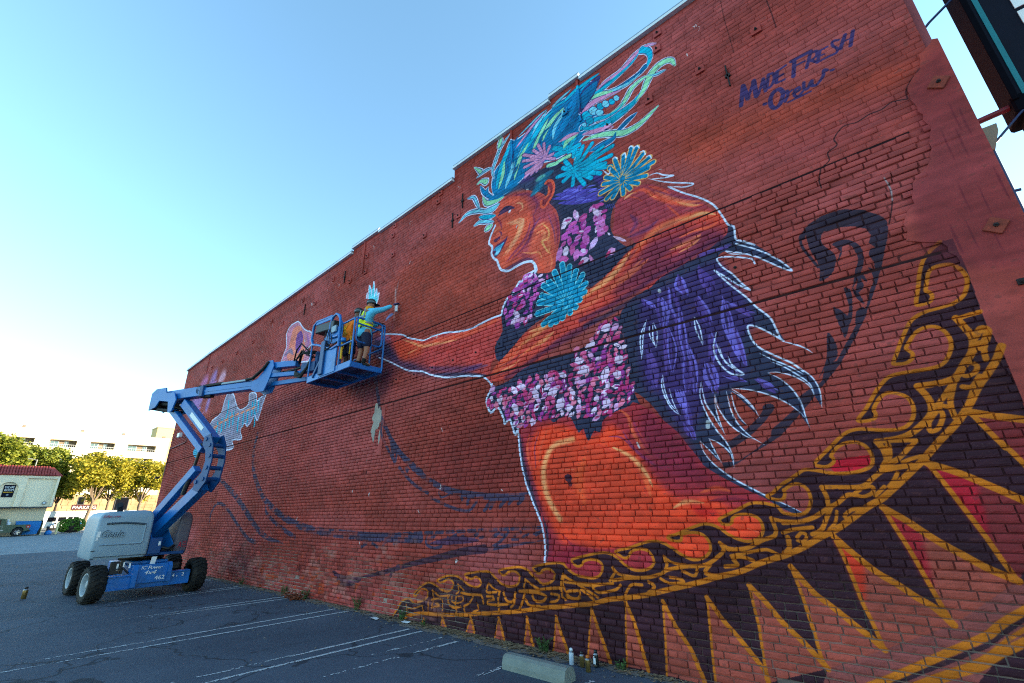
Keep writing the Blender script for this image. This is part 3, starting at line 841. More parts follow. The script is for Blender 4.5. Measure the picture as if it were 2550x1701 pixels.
F 127:-3046,2682 37,33 47,6 30,-14 -21,-27 -44,-12
F 124:-2847,3222 20,43 39,22 31,-2 -8,-32 -35,-27
F 127:-2682,3081 -4,49 27,28 33,0 9,-35 -20,-33
F 126:-2749,3047 -11,54 19,42 30,13 14,-37 -12,-44
F 127:-2737,3078 3,30 17,22 17,6 0,-21 -13,-24
F 120:-2924,3004 59,15 54,-16 25,-27 -37,-16 -56,9
F 126:-3005,3551 -3,60 29,40 36,7 8,-41 -22,-45
F 127:-2650,3221 -35,63 6,59 30,26 32,-42 2,-60
F 124:-2667,2917 30,28 36,3 23,-15 -16,-24 -35,-8
F 123:-2982,3320 -30,54 4,49 26,21 27,-35 3,-50
F 122:-2978,3352 -7,32 8,28 14,10 9,-21 -5,-29
F 127:-2904,3503 -4,75 42,41 51,-4 12,-55 -31,-47
F 124:-2880,3538 16,34 29,20 23,0 -6,-25 -26,-22
F 125:-2897,3416 -58,45 -19,55 18,34 46,-26 27,-53
F 120:-2925,3662 -2,50 26,27 33,-1 8,-36 -20,-32
F 120:-2513,3547 24,40 40,10 29,-15 -11,-31 -36,-17
F 125:-2591,3740 19,66 50,23 44,-16 -4,-50 -42,-33
F 120:-2925,3041 -42,49 3,47 31,22 36,-32 7,-47
F 120:-2734,3656 14,48 36,26 31,-1 -5,-34 -30,-31
F 120:-2607,2738 16,61 47,33 42,-3 -4,-45 -39,-39
F 127:-2546,2996 -4,41 20,28 25,4 8,-28 -14,-31
F 123:-2534,3018 6,21 15,14 13,2 -2,-15 -13,-15
F 122:-2473,3376 -28,36 -2,36 15,19 23,-23 8,-36
F 126:-2878,3406 36,35 45,0 30,-22 -20,-30 -44,-9
F 123:-2663,3161 3,61 34,43 35,9 5,-43 -26,-47
F 122:-2479,2893 -19,64 26,45 41,10 22,-45 -16,-49
F 127:-2465,2926 6,33 19,24 19,6 -1,-22 -16,-26
F 122:-3045,2770 -18,55 15,47 29,18 19,-37 -8,-48
F 127:-2847,2856 -9,51 24,34 34,6 13,-35 -17,-38
F 125:-2834,2882 8,27 18,17 16,4 -2,-18 -16,-20
F 127:-2827,2801 9,63 44,34 44,-2 3,-47 -36,-40
F 122:-3109,2885 -15,47 13,40 25,15 16,-32 -7,-41
F 122:-2486,2757 1,53 25,40 30,11 6,-36 -20,-43
F 126:-2470,2787 8,30 21,20 17,4 -2,-20 -17,-23
F 127:-2875,3279 5,65 43,32 45,-6 5,-48 -34,-39
F 123:-2850,3309 18,28 29,15 21,-1 -9,-21 -26,-18
F 123:-3223,3333 48,51 67,9 45,-23 -26,-41 -61,-19
F 125:-3179,3356 37,17 41,-1 24,-13 -23,-14 -40,-3
F 123:-2698,3407 3,45 27,28 28,3 3,-33 -21,-32
F 124:-2543,3341 -41,35 -11,43 14,25 34,-21 17,-40
F 125:-2547,3365 -15,25 -2,25 7,13 12,-16 5,-25
F 124:-2816,3587 20,60 46,33 40,-2 -6,-44 -40,-39
F 121:-3177,3411 -3,58 28,41 35,9 9,-41 -21,-45
F 123:-3161,3442 9,32 22,20 20,3 -2,-22 -19,-23
F 122:-2895,2743 -10,39 16,30 23,10 12,-27 -9,-32
F 125:-2886,2765 3,22 12,16 13,4 0,-15 -10,-17
F 124:-2603,3193 38,48 54,7 37,-23 -20,-40 -50,-16
F 120:-3201,3578 18,60 49,23 44,-14 -3,-46 -42,-31
F 127:-3084,3145 51,48 66,7 43,-22 -28,-40 -62,-16
F 120:-2559,3673 37,36 47,4 31,-19 -20,-30 -45,-11
F 124:-2832,3034 -3,59 32,37 38,4 10,-42 -24,-41
F 125:-2813,3064 11,30 23,18 19,2 -4,-21 -21,-20
F 120:-2453,3141 8,46 32,25 30,-2 1,-35 -26,-29
F 125:-2434,3164 14,21 21,11 16,-1 -7,-16 -20,-13
F 124:-2965,2969 -46,50 -1,52 30,25 40,-32 11,-51
F 123:-3105,3514 30,51 53,11 40,-21 -14,-41 -47,-20
F 127:-2500,3077 -37,53 4,51 31,23 34,-35 4,-51
F 124:-2504,3304 24,56 48,23 40,-10 -10,-43 -42,-31
F 125:-2474,3331 24,23 32,9 20,-6 -13,-18 -30,-12
F 120:-3118,3023 18,44 40,19 33,-7 -6,-33 -35,-25
F 126:-2731,2959 -21,60 14,52 30,21 21,-40 -6,-54
F 121:-2743,3788 49,44 59,-5 36,-35 -27,-39 -57,-6
F 121:-2702,3803 35,8 36,-8 17,-15 -21,-9 -36,4
F 123:-2714,2820 18,35 33,18 26,-2 -8,-26 -30,-22
F 121:-2673,3008 56,22 55,-12 26,-27 -35,-21 -55,4
F 127:-2633,3018 36,2 31,-12 14,-15 -23,-5 -32,9
F 123:-3156,2785 30,40 45,10 32,-15 -14,-32 -41,-16
F 125:-3127,2803 25,14 28,2 16,-7 -14,-12 -27,-4
F 120:-2719,3146 4,46 28,25 30,0 4,-33 -23,-30
F 124:-2702,3169 11,21 20,12 15,0 -5,-15 -18,-14
F 122:-2995,2830 38,30 45,0 26,-20 -22,-26 -43,-6
F 124:-2578,2912 42,5 33,-17 12,-21 -27,-8 -36,12
F 122:-2770,2966 52,18 48,-13 21,-26 -32,-19 -49,6
F 122:-2813,3301 43,54 63,11 43,-23 -22,-44 -58,-21
F 124:-2840,2669 16,55 44,22 40,-9 -3,-42 -37,-30
F 126:-2813,2694 21,22 29,10 19,-4 -12,-16 -27,-13
F 122:-2899,3206 -9,50 16,40 25,13 13,-34 -11,-41
F 120:-2654,3561 -25,68 17,55 36,18 25,-47 -8,-57
F 122:-3091,3299 -2,55 26,40 31,10 8,-38 -20,-43
F 121:-2592,3557 52,1 44,-23 16,-28 -34,-7 -46,18
F 124:-2478,3843 -42,21 -24,35 0,27 31,-10 28,-32
F 125:-3168,3107 35,59 60,20 46,-15 -15,-44 -54,-29
F 124:-3115,2678 28,36 42,9 30,-14 -15,-28 -38,-15
F 124:-3088,2694 23,13 26,1 15,-6 -14,-10 -25,-4
F 123:-2604,2807 -7,44 16,35 25,11 10,-30 -11,-37
F 125:-2723,3534 13,41 31,21 27,-3 -4,-30 -26,-25
F 120:-2704,3555 15,19 21,8 14,-2 -7,-14 -19,-11
F 121:-2931,3574 -12,70 33,40 46,1 18,-50 -23,-47
F 125:-2989,2619 32,51 54,19 40,-13 -15,-40 -48,-26
F 124:-2955,2644 29,20 34,6 20,-7 -16,-16 -33,-9
F 121:-2996,2705 13,54 41,30 39,-2 -1,-39 -35,-36
F 126:-2838,2760 31,31 41,8 27,-11 -17,-25 -39,-13
F 127:-2811,2775 23,12 26,1 14,-7 -14,-10 -25,-3
F 122:-2433,2948 20,45 39,24 31,-3 -8,-33 -35,-28
F 120:-2409,2972 19,22 26,9 17,-3 -10,-16 -24,-13
F 127:-2830,3155 29,28 38,8 25,-9 -15,-23 -37,-12
F 122:-2658,3302 27,65 57,19 46,-19 -11,-51 -49,-30
F 127:-2768,3482 21,40 37,14 30,-9 -9,-31 -33,-20
F 127:-2938,3358 13,50 35,30 33,2 -2,-36 -31,-34
F 127:-2481,2860 24,30 34,8 24,-11 -13,-24 -32,-13
F 124:-3157,3254 41,55 63,10 45,-24 -20,-45 -57,-20
F 127:-2779,3805 5,58 37,25 39,-9 4,-44 -29,-32
F 120:-2757,3830 16,24 25,11 17,-3 -7,-18 -23,-14
F 127:-3046,2691 -34,64 12,57 37,24 32,-42 -2,-59
F 124:-3039,2729 -5,38 15,32 19,12 7,-26 -10,-33
F 124:-2469,2986 -3,53 23,40 28,12 8,-36 -17,-43
F 124:-2855,3679 2,48 28,24 32,-4 5,-35 -22,-29
F 122:-2591,2923 15,63 46,29 44,-7 -2,-47 -39,-36
F 127:-2407,2858 -13,50 16,42 27,15 15,-34 -10,-44
F 121:-2397,2887 2,29 14,23 15,6 2,-19 -12,-24
F 123:-2965,3269 0,73 41,45 47,3 9,-52 -31,-50
F 122:-2941,3306 15,36 29,22 25,1 -6,-25 -27,-25
F 122:-2678,3000 -6,51 20,40 27,12 10,-35 -14,-41
F 127:-2558,3269 16,50 37,28 33,0 -5,-36 -33,-33
F 123:-3271,3434 65,16 59,-23 24,-36 -42,-19 -59,13
F 122:-3186,3496 -3,48 23,34 29,7 8,-34 -18,-37
F 125:-3172,3522 7,26 18,17 16,2 -2,-18 -15,-19
F 123:-2692,3323 -4,61 32,38 39,2 11,-44 -24,-43
F 122:-3080,2889 39,36 48,-1 29,-23 -22,-31 -46,-8
F 123:-3125,2954 -32,39 -3,39 18,21 27,-25 9,-39
F 123:-3126,2978 -10,25 4,23 10,10 9,-16 0,-23
F 123:-2502,3725 21,33 34,14 24,-6 -10,-26 -30,-18
F 125:-2481,3742 18,15 22,4 14,-6 -10,-11 -21,-7
F 124:-2732,2626 -23,56 15,49 32,18 23,-37 -6,-50
F 121:-2516,3476 43,35 52,1 31,-20 -25,-29 -49,-9
F 124:-2715,3817 8,62 38,35 39,-2 2,-45 -31,-41
F 127:-4764,3258 35,33 51,8 36,-13 -17,-27 -48,-14
F 122:-3454,3123 -48,62 8,55 40,22 43,-41 5,-56
F 121:-3864,3172 -7,58 33,35 42,2 14,-42 -24,-40
F 122:-4240,2954 -35,44 5,39 28,16 31,-29 4,-40
F 122:-3318,3219 12,58 44,31 42,-4 0,-43 -36,-36
F 126:-3758,2832 -22,63 28,42 46,8 26,-44 -17,-47
F 127:-3743,2864 6,32 21,23 21,5 0,-22 -18,-25
F 127:-3922,3272 12,49 38,27 37,-1 -1,-35 -33,-32
F 120:-3315,2859 30,48 51,20 39,-8 -14,-37 -45,-26
F 123:-3921,3071 2,54 34,35 38,4 6,-38 -26,-39
F 120:-3901,3100 12,28 26,16 21,1 -5,-19 -22,-19
F 125:-3789,3036 11,65 51,28 51,-10 2,-48 -41,-37
F 127:-3759,3066 23,26 34,13 24,-4 -12,-20 -31,-15
F 124:-3369,3249 -37,59 5,53 30,23 33,-39 4,-54
F 123:-4768,3029 -23,58 25,41 44,9 25,-41 -14,-44
F 127:-4755,3060 4,30 21,21 21,5 1,-21 -16,-23
F 127:-4273,3034 -48,41 -11,44 20,24 39,-25 19,-44
F 125:-3967,3125 -23,65 24,46 43,12 26,-45 -14,-50
F 127:-4060,3275 -18,49 19,35 34,8 20,-35 -11,-38
F 124:-4050,3301 3,26 16,18 16,4 2,-18 -13,-20
F 121:-3727,3153 13,62 52,25 50,-13 0,-48 -43,-33
F 125:-3697,3180 24,25 34,10 23,-4 -13,-19 -31,-14
F 120:-4216,2842 6,67 49,37 54,-1 6,-49 -39,-44
F 121:-3512,2864 12,39 32,19 30,-2 -3,-29 -27,-24
F 124:-4396,3227 -5,50 27,35 34,7 10,-35 -19,-38
F 120:-4381,3254 8,27 21,17 19,3 -1,-19 -18,-20
F 123:-4557,3158 36,48 61,17 46,-12 -16,-38 -55,-24
F 123:-4519,3181 32,20 39,5 25,-8 -18,-16 -37,-8
F 120:-3211,2671 -8,59 27,44 36,13 13,-40 -19,-48
F 127:-4109,2667 -8,63 37,44 46,8 15,-45 -26,-48
F 124:-4089,2701 12,33 27,22 25,4 -4,-24 -24,-24
F 122:-3766,2725 9,62 47,35 47,-1 3,-45 -38,-41
F 123:-4006,3310 -25,61 24,41 44,8 27,-43 -13,-46
F 123:-3477,3060 22,35 38,11 29,-9 -10,-27 -34,-17
F 125:-3453,3077 20,13 24,3 15,-5 -12,-11 -23,-5
F 123:-3192,2988 44,20 43,-11 19,-25 -27,-19 -43,4
F 125:-3656,3251 28,55 55,15 46,-20 -11,-43 -49,-24
F 121:-4785,3161 -13,52 30,30 43,1 17,-38 -20,-35
F 121:-4560,3073 -61,50 -22,57 16,32 48,-31 30,-55
F 127:-3363,2919 -24,36 -1,35 16,17 21,-23 6,-35
F 126:-3445,2741 -30,43 7,38 28,16 28,-29 1,-39
F 122:-3668,2808 -17,54 16,45 31,16 19,-36 -9,-47
F 123:-3226,3242 50,36 59,-1 35,-24 -28,-30 -57,-8
F 123:-3659,3323 12,67 53,26 53,-13 2,-52 -44,-35
F 124:-3628,3352 25,26 34,11 25,-4 -13,-20 -32,-15
F 125:-3195,2743 -25,65 25,49 44,12 27,-44 -14,-52
F 123:-3664,2885 -52,59 -6,61 27,31 44,-38 16,-60
F 122:-3237,3123 -54,29 -30,43 2,31 40,-16 35,-39
F 124:-3636,3088 -3,50 26,36 31,9 8,-35 -19,-39
F 121:-3349,2719 31,41 48,19 35,-6 -15,-31 -44,-24
F 120:-4026,3006 37,55 63,21 48,-12 -16,-41 -57,-28
F 124:-4578,3230 -13,51 19,38 32,11 16,-35 -12,-40
F 125:-3528,2957 42,33 50,-2 30,-23 -24,-29 -47,-6
F 120:-4441,3110 21,55 54,22 49,-12 -5,-42 -46,-29
F 120:-4042,2734 -28,52 18,40 38,12 28,-36 -7,-42
F 127:-4257,2759 -45,65 4,61 35,27 40,-43 6,-61
F 124:-4254,2798 -11,40 11,34 20,13 13,-26 -6,-35
F 124:-3932,2837 -33,41 5,38 27,16 29,-27 3,-38
F 122:-3930,2861 -6,25 7,22 13,8 7,-17 -4,-22
F 127:-3385,3166 -31,43 7,38 28,14 28,-29 2,-39
F 126:-3381,3190 -5,26 8,21 12,7 6,-17 -5,-22
F 126:-3217,2977 -65,38 -23,52 16,36 50,-21 32,-49
F 124:-3763,3080 -36,58 2,54 26,25 32,-38 6,-54
F 121:-3761,3115 -10,36 9,30 16,12 11,-23 -4,-32
F 125:-3696,3292 -22,51 18,36 35,8 23,-35 -9,-40
F 125:-4504,2973 -20,50 21,34 38,7 23,-35 -12,-38
F 122:-4220,3210 -30,62 22,45 45,10 31,-43 -10,-48
F 127:-4208,3242 1,33 19,24 20,6 3,-23 -15,-25
F 125:-3211,3145 8,60 43,27 44,-7 3,-45 -35,-34
F 126:-3185,3173 18,25 29,12 20,-2 -9,-19 -26,-15
F 126:-4306,2702 -6,69 42,44 53,5 15,-48 -31,-49
F 127:-4282,2738 14,35 31,22 27,3 -5,-25 -27,-25
F 125:-4112,2939 -7,71 42,44 54,4 15,-51 -31,-49
F 122:-4088,2976 14,35 31,21 27,3 -5,-25 -28,-25
F 124:-4095,3102 -29,66 27,45 49,8 30,-46 -14,-49
F 127:-3412,3084 -3,58 34,32 41,0 11,-41 -26,-38
F 126:-3393,3112 13,27 24,16 20,1 -5,-19 -22,-19
F 122:-3635,2873 15,50 41,26 38,-2 -3,-36 -35,-32
F 120:-3165,3059 -24,42 7,37 24,14 23,-27 0,-38
F 127:-3161,3084 -3,24 8,21 12,7 5,-17 -5,-21
F 122:-3596,2773 -20,48 18,36 34,10 22,-34 -10,-38
F 122:-4132,2897 6,45 31,29 34,3 2,-32 -25,-32
F 125:-4113,2922 12,23 24,13 18,1 -5,-17 -21,-15
F 126:-4130,2743 -34,59 13,50 36,19 32,-39 -3,-51
F 124:-4123,2777 -5,34 14,28 20,9 7,-22 -10,-29
F 127:-3390,2832 -28,67 24,49 47,12 30,-46 -12,-52
F 121:-3356,2772 -29,65 24,48 46,13 29,-44 -12,-52
F 120:-3344,2807 3,35 19,26 21,7 2,-24 -16,-27
F 124:-3442,3287 -69,35 -38,53 1,38 51,-19 44,-49
F 122:-4304,3155 10,58 43,37 42,3 2,-41 -35,-41
F 124:-4279,3187 17,30 32,16 24,0 -7,-22 -28,-19
F 122:-4239,3089 16,62 51,33 50,-3 -2,-45 -43,-40
F 127:-4208,3120 22,30 36,14 27,-3 -11,-21 -33,-18
F 125:-3828,2952 -35,50 8,43 33,16 32,-33 1,-44
F 120:-3761,3214 -45,53 5,47 35,20 40,-36 6,-48
F 121:-4231,2863 -62,50 -8,54 32,28 51,-31 20,-53
F 120:-3252,2892 -55,50 -8,55 26,31 45,-31 19,-54
F 126:-3255,2925 -18,34 1,32 13,15 15,-21 3,-33
F 121:-3147,2854 -33,41 -4,43 18,22 27,-26 10,-42
F 121:-3148,2880 -11,27 3,25 11,11 10,-18 0,-25
F 120:-4075,2860 16,46 43,17 40,-11 -4,-36 -37,-23
F 120:-4049,2881 21,17 28,7 19,-5 -12,-13 -26,-9
F 123:-3329,3059 4,46 29,29 30,4 4,-33 -23,-32
F 126:-3312,3084 11,23 21,14 17,1 -4,-17 -19,-16
F 123:-4243,3080 84,-6 55,-40 9,-42 -59,-5 -62,32
F 124:-4193,3073 42,-17 29,-27 5,-20 -29,9 -32,24
F 121:-3607,3017 12,50 40,23 38,-6 0,-37 -34,-29
F 124:-3583,3041 18,21 27,10 19,-2 -9,-16 -25,-13
F 127:-4463,2886 -18,70 37,46 54,7 24,-50 -25,-51
F 123:-4443,2922 10,36 28,23 26,4 -2,-25 -24,-26
F 121:-3922,2878 -2,65 43,37 50,-1 11,-47 -32,-43
F 122:-3898,2910 16,30 30,18 24,1 -6,-22 -27,-21
F 123:-4150,3251 -58,66 -2,62 36,28 50,-42 14,-63
F 122:-4006,3004 -64,45 -30,56 9,35 48,-27 37,-53
F 127:-3800,2708 -48,42 -13,48 16,27 38,-25 21,-47
F 123:-3806,2736 -18,29 -2,28 11,14 15,-18 6,-28
F 126:-3975,2676 -28,71 31,51 55,10 32,-50 -18,-54
F 124:-3899,2745 -52,47 -16,53 15,30 40,-28 25,-52
F 127:-3803,2773 -11,53 21,42 32,14 14,-36 -14,-45
F 123:-3823,3303 -49,50 -3,49 29,24 42,-32 13,-49
F 127:-3610,3152 -2,63 41,31 47,-5 11,-47 -31,-37
F 122:-3587,3181 16,27 27,15 22,-1 -8,-20 -24,-17
F 123:-4021,3066 -8,63 35,40 46,5 15,-45 -25,-45
F 124:-4548,3305 45,29 57,2 35,-16 -25,-24 -53,-8
F 127:-4511,3319 33,10 35,-4 19,-10 -19,-9 -35,0
F 125:-3585,3108 29,62 61,19 50,-18 -11,-48 -52,-29
F 123:-3547,3135 31,23 38,6 24,-8 -17,-18 -37,-9
F 127:-4377,3002 -22,48 14,39 31,13 22,-33 -6,-40
F 127:-4435,2819 -18,58 29,40 45,7 22,-41 -18,-44
F 122:-4419,2849 6,30 23,21 21,4 0,-21 -19,-22
F 120:-3561,2741 22,31 36,15 27,-4 -11,-23 -33,-19
F 122:-3538,2758 18,15 24,5 15,-4 -11,-12 -22,-7
F 120:-4483,3017 -48,75 16,62 50,22 45,-51 -2,-64
F 124:-4475,3059 -6,43 18,34 24,11 10,-29 -13,-36
F 123:-3582,2924 -36,53 11,46 35,17 33,-36 0,-47
F 125:-4775,3293 -7,73 47,44 57,2 16,-53 -34,-50
F 123:-3505,3205 -34,55 10,47 32,18 31,-37 0,-48
F 123:-3406,2722 13,39 32,21 28,0 -3,-28 -27,-25
F 126:-3386,2743 14,19 22,9 16,-1 -7,-14 -21,-12
F 123:-3397,3008 22,43 43,14 35,-12 -9,-34 -38,-20
F 123:-3370,3027 22,16 27,5 17,-6 -12,-12 -26,-8
F 127:-4020,2906 -3,71 48,38 56,-3 14,-53 -36,-44
F 120:-4128,3210 -3,58 36,34 43,1 11,-42 -27,-39
F 125:-4108,3239 13,28 26,16 22,1 -5,-20 -23,-19
F 122:-4033,3251 50,43 66,-1 42,-29 -28,-37 -61,-9
F 124:-4832,3078 -28,71 22,58 44,18 30,-48 -11,-60
F 120:-3653,3214 -35,38 -7,40 14,21 28,-24 14,-39
F 122:-3642,2736 19,38 38,14 31,-8 -8,-28 -33,-20
F 125:-3619,2754 19,15 25,6 15,-4 -10,-12 -24,-7
F 124:-3714,2997 29,52 54,17 43,-15 -11,-40 -48,-25
F 120:-4257,2691 39,50 63,14 48,-16 -19,-40 -57,-22
F 125:-4217,2714 34,19 40,3 24,-8 -20,-15 -38,-7
F 120:-4369,2857 -2,54 34,35 41,5 9,-39 -26,-39
F 124:-4573,3161 -56,44 -9,45 28,24 46,-27 19,-45
F 120:-4644,3014 -56,60 4,54 42,22 50,-39 9,-55
F 128:-4067,4431 30,40 51,7 38,-19 -14,-33 -46,-15
F 129:-3851,4922 29,41 49,7 36,-17 -13,-33 -44,-15
F 130:-4157,4866 -4,93 55,39 67,-15 16,-70 -42,-51
F 131:-4126,4905 21,38 39,16 31,-5 -9,-29 -35,-21
F 129:-4068,4532 -43,83 18,60 48,13 41,-58 -4,-64
F 126:-4334,4329 27,75 71,19 63,-25 -7,-59 -60,-32
F 130:-3949,4896 24,58 53,22 46,-13 -8,-45 -46,-30
F 126:-3917,4923 26,24 36,6 25,-9 -13,-20 -34,-10
F 131:-4065,4984 41,46 64,5 46,-25 -20,-39 -58,-14
F 129:-3841,4725 -11,69 34,34 46,-5 17,-51 -23,-42
F 131:-4288,4602 18,61 51,25 47,-11 -2,-46 -44,-33
F 128:-4257,4630 23,26 35,9 26,-7 -12,-21 -32,-12
F 129:-4286,4907 58,44 75,-15 48,-45 -32,-41 -70,2
F 130:-4236,4918 44,5 45,-15 23,-19 -26,-8 -45,11
F 129:-3950,4633 54,42 70,-9 46,-38 -30,-38 -66,-2
F 130:-4317,4737 53,66 85,-2 63,-44 -25,-56 -77,-14
F 130:-4365,4454 0,90 52,52 60,1 11,-65 -40,-60
F 131:-4048,4221 -20,79 28,56 44,12 23,-55 -17,-60
F 125:-4033,4262 4,42 24,29 26,4 2,-29 -19,-32
F 131:-4195,4758 43,52 69,0 50,-33 -21,-44 -62,-12
F 121:-4151,4776 37,13 43,-6 25,-15 -22,-13 -42,2
F 128:-4240,4227 -2,79 50,37 59,-10 13,-59 -38,-46
F 130:-4212,4262 20,34 35,16 28,-3 -9,-25 -31,-20
F 126:-4142,4377 -88,58 -33,70 21,43 69,-34 45,-68
F 128:-3890,4394 -44,52 -5,47 23,21 37,-34 13,-48
F 131:-3892,4423 -13,31 2,27 12,11 11,-21 1,-28
F 125:-3985,4315 11,60 46,19 47,-17 2,-46 -38,-28
F 130:-3888,4480 -38,65 0,56 25,23 33,-43 8,-58
F 130:-4007,4649 -8,83 39,52 50,4 16,-59 -28,-58
F 131:-4204,4523 28,68 64,28 54,-12 -10,-51 -55,-37
F 129:-4019,4736 -66,69 -16,68 25,33 53,-44 27,-68
F 121:-4026,4776 -23,43 -3,39 13,17 20,-29 7,-40
F 128:-4375,4661 -26,58 9,45 27,14 24,-39 -1,-48
F 129:-4434,4434 -7,56 27,35 35,4 11,-39 -19,-40
F 128:-4419,4462 7,29 21,16 20,1 -1,-20 -18,-20
F 129:-4447,4526 -31,71 17,53 39,13 30,-49 -6,-56
F 128:-4033,5045 62,60 87,-9 60,-48 -32,-52 -80,-8
F 125:-4216,4337 57,55 81,0 56,-34 -29,-47 -75,-13
F 128:-4072,4890 43,43 63,4 44,-22 -22,-35 -58,-13
F 125:-3969,4768 7,56 36,29 38,-3 3,-41 -30,-35
F 131:-4330,4740 -42,71 14,49 43,10 40,-50 -1,-54
F 131:-4323,4774 -4,36 13,26 19,7 7,-25 -10,-29
F 128:-3832,4822 49,63 79,4 58,-36 -23,-53 -71,-18
F 129:-3781,4845 42,18 49,-5 29,-18 -24,-17 -48,0
F 129:-3853,4668 37,44 56,-2 41,-30 -18,-37 -52,-9
F 128:-4416,4319 15,65 50,33 48,-3 -1,-48 -42,-40
F 132:-3157,3281 49,83 83,10 63,-42 -23,-68 -74,-27
F 132:-3191,3443 56,47 68,-4 41,-36 -31,-41 -64,-8
F 132:-2805,3077 -2,110 55,77 65,17 15,-77 -43,-84
F 132:-2596,3310 24,75 57,11 50,-35 -8,-60 -49,-26
F 132:-2632,3183 71,25 42,-32 4,-52 -50,-29 -49,18
F 132:-3515,2824 -23,104 53,68 75,8 31,-73 -35,-75
F 132:-3669,3072 38,79 77,18 64,-30 -14,-62 -68,-32
F 132:-3893,3229 68,-85 4,-81 -40,-39 -57,52 -19,83
F 132:-4303,3068 80,-48 15,-56 -34,-34 -66,27 -30,54
F 132:-4335,3335 96,-48 35,-66 -21,-45 -74,25 -49,62
F 132:-4233,3305 73,38 71,-22 33,-49 -45,-37 -71,8
F 132:-3377,2864 55,22 47,-17 18,-34 -36,-23 -49,8
F 132:-3464,3352 76,0 51,-37 10,-43 -52,-9 -57,28
F 132:-2751,3796 51,54 69,8 46,-25 -27,-44 -65,-19
F 132:-2808,2771 -6,74 45,35 54,-9 15,-55 -33,-43
F 132:-4597,3101 -7,65 34,46 44,11 14,-45 -25,-50
F 133:-3011,5047 56,62 78,-5 54,-44 -29,-54 -73,-11
F 134:-3143,5583 54,61 78,6 54,-31 -27,-49 -72,-19
F 135:-3092,5609 42,21 50,-6 29,-21 -24,-20 -47,1
F 135:-3122,5083 -22,106 31,74 51,15 27,-75 -20,-80
F 121:-3246,5105 -16,103 38,65 54,7 22,-73 -26,-73
F 136:-3006,5417 60,27 67,-14 40,-33 -34,-27 -66,4
F 126:-2959,5427 41,5 41,-17 21,-21 -25,-8 -41,12
F 137:-2909,5423 -14,108 40,66 54,5 21,-77 -28,-75
F 133:-2886,5475 10,53 32,31 29,1 -2,-39 -26,-36
F 137:-2907,5074 -47,92 13,68 46,18 43,-64 0,-73
F 134:-3351,5177 -1,75 35,45 41,2 9,-53 -27,-52
F 135:-3293,5304 20,56 45,20 40,-13 -7,-42 -39,-28
F 125:-2965,5610 -62,104 -2,90 39,33 53,-71 15,-92
F 121:-2965,5664 -16,60 7,49 20,17 16,-41 -2,-52
F 136:-2829,5167 -57,94 -9,88 29,38 47,-62 19,-89
F 137:-2832,5219 -19,57 4,50 18,18 18,-38 1,-51
F 121:-3248,5697 57,69 86,-2 61,-47 -28,-59 -79,-15
F 136:-3192,5720 47,18 54,-11 31,-24 -28,-18 -52,4
F 134:-3200,5507 39,65 68,1 52,-41 -18,-54 -60,-16
F 134:-2882,5350 23,80 60,24 54,-25 -5,-63 -52,-36
F 135:-3372,5127 87,30 86,-40 41,-65 -53,-35 -85,23
F 133:-3054,5298 35,63 62,17 48,-22 -16,-50 -55,-27
F 135:-3015,5326 31,24 41,1 26,-14 -18,-20 -38,-7
F 134:-3140,5250 -34,93 15,71 39,21 32,-64 -4,-76
F 136:-3131,5297 -5,52 17,37 23,9 8,-35 -12,-41
F 133:-3069,4972 -18,106 39,67 56,8 24,-76 -27,-75
F 121:-3264,5609 13,63 46,19 43,-20 -1,-50 -38,-28
F 121:-3237,5634 21,22 30,6 21,-9 -11,-19 -28,-9
F 136:-2948,5588 35,82 71,22 58,-27 -13,-65 -63,-36
F 135:-2904,5622 35,31 47,3 30,-16 -18,-25 -44,-10
F 137:-3101,5241 41,44 58,2 40,-25 -21,-37 -54,-12
F 134:-3281,5417 19,81 61,19 57,-29 -3,-65 -50,-33
F 134:-3078,5432 5,96 58,34 61,-23 8,-74 -45,-48
F 136:-2733,5732 62,35 70,-22 40,-49 -36,-35 -67,9
F 136:-2612,5740 49,7 46,-28 20,-37 -31,-13 -46,20
F 125:-2662,5542 23,68 54,16 46,-27 -8,-55 -46,-27
F 121:-2686,5280 -2,73 30,47 35,7 9,-52 -23,-53
F 136:-2668,5317 9,38 24,22 21,0 -2,-28 -20,-25
F 134:-2660,5199 2,92 49,38 55,-17 10,-70 -38,-49
F 136:-2569,5568 38,31 48,-6 30,-25 -21,-27 -46,-3
F 137:-2537,5579 28,8 29,-10 16,-15 -17,-8 -29,6
F 136:-2552,5272 -36,88 8,71 33,24 32,-59 2,-74
F 134:-2699,5422 43,38 54,-7 35,-32 -23,-33 -52,-4
F 126:-2662,5435 31,7 33,-10 18,-17 -19,-9 -32,7
F 136:-2550,5419 -13,69 24,37 37,-2 17,-50 -16,-44
F 133:-2692,5465 -11,71 27,38 39,-3 15,-53 -18,-45
F 136:-2677,5496 8,32 21,18 18,-1 -2,-23 -18,-21
F 133:-2754,5656 4,60 32,32 33,-3 3,-44 -25,-38
F 125:-2735,5684 12,29 23,13 18,-4 -5,-21 -20,-17
F 135:-2570,5226 7,72 43,27 44,-17 4,-55 -35,-37
F 126:-2671,5709 68,-67 14,-68 -28,-35 -55,41 -26,68
F 133:-2592,5554 74,-110 4,-94 -42,-39 -62,70 -21,98
F 133:-2661,5391 86,-63 41,-84 -8,-55 -63,33 -52,79
F 138:-2428,5115 92,-50 78,-73 30,-50 -59,24 -81,67
F 139:-2540,4856 25,77 58,12 51,-36 -7,-62 -50,-27
F 140:-2566,4824 15,57 38,31 34,-2 -4,-42 -32,-37
F 141:-2988,4924 54,48 69,-8 45,-39 -30,-43 -65,-5
F 142:-2817,4981 49,-60 17,-62 -12,-33 -38,36 -25,62
F 143:-2940,5127 53,-17 21,-37 -9,-33 -41,6 -28,32
F 144:-2814,5048 34,103 72,60 61,0 -12,-74 -64,-69
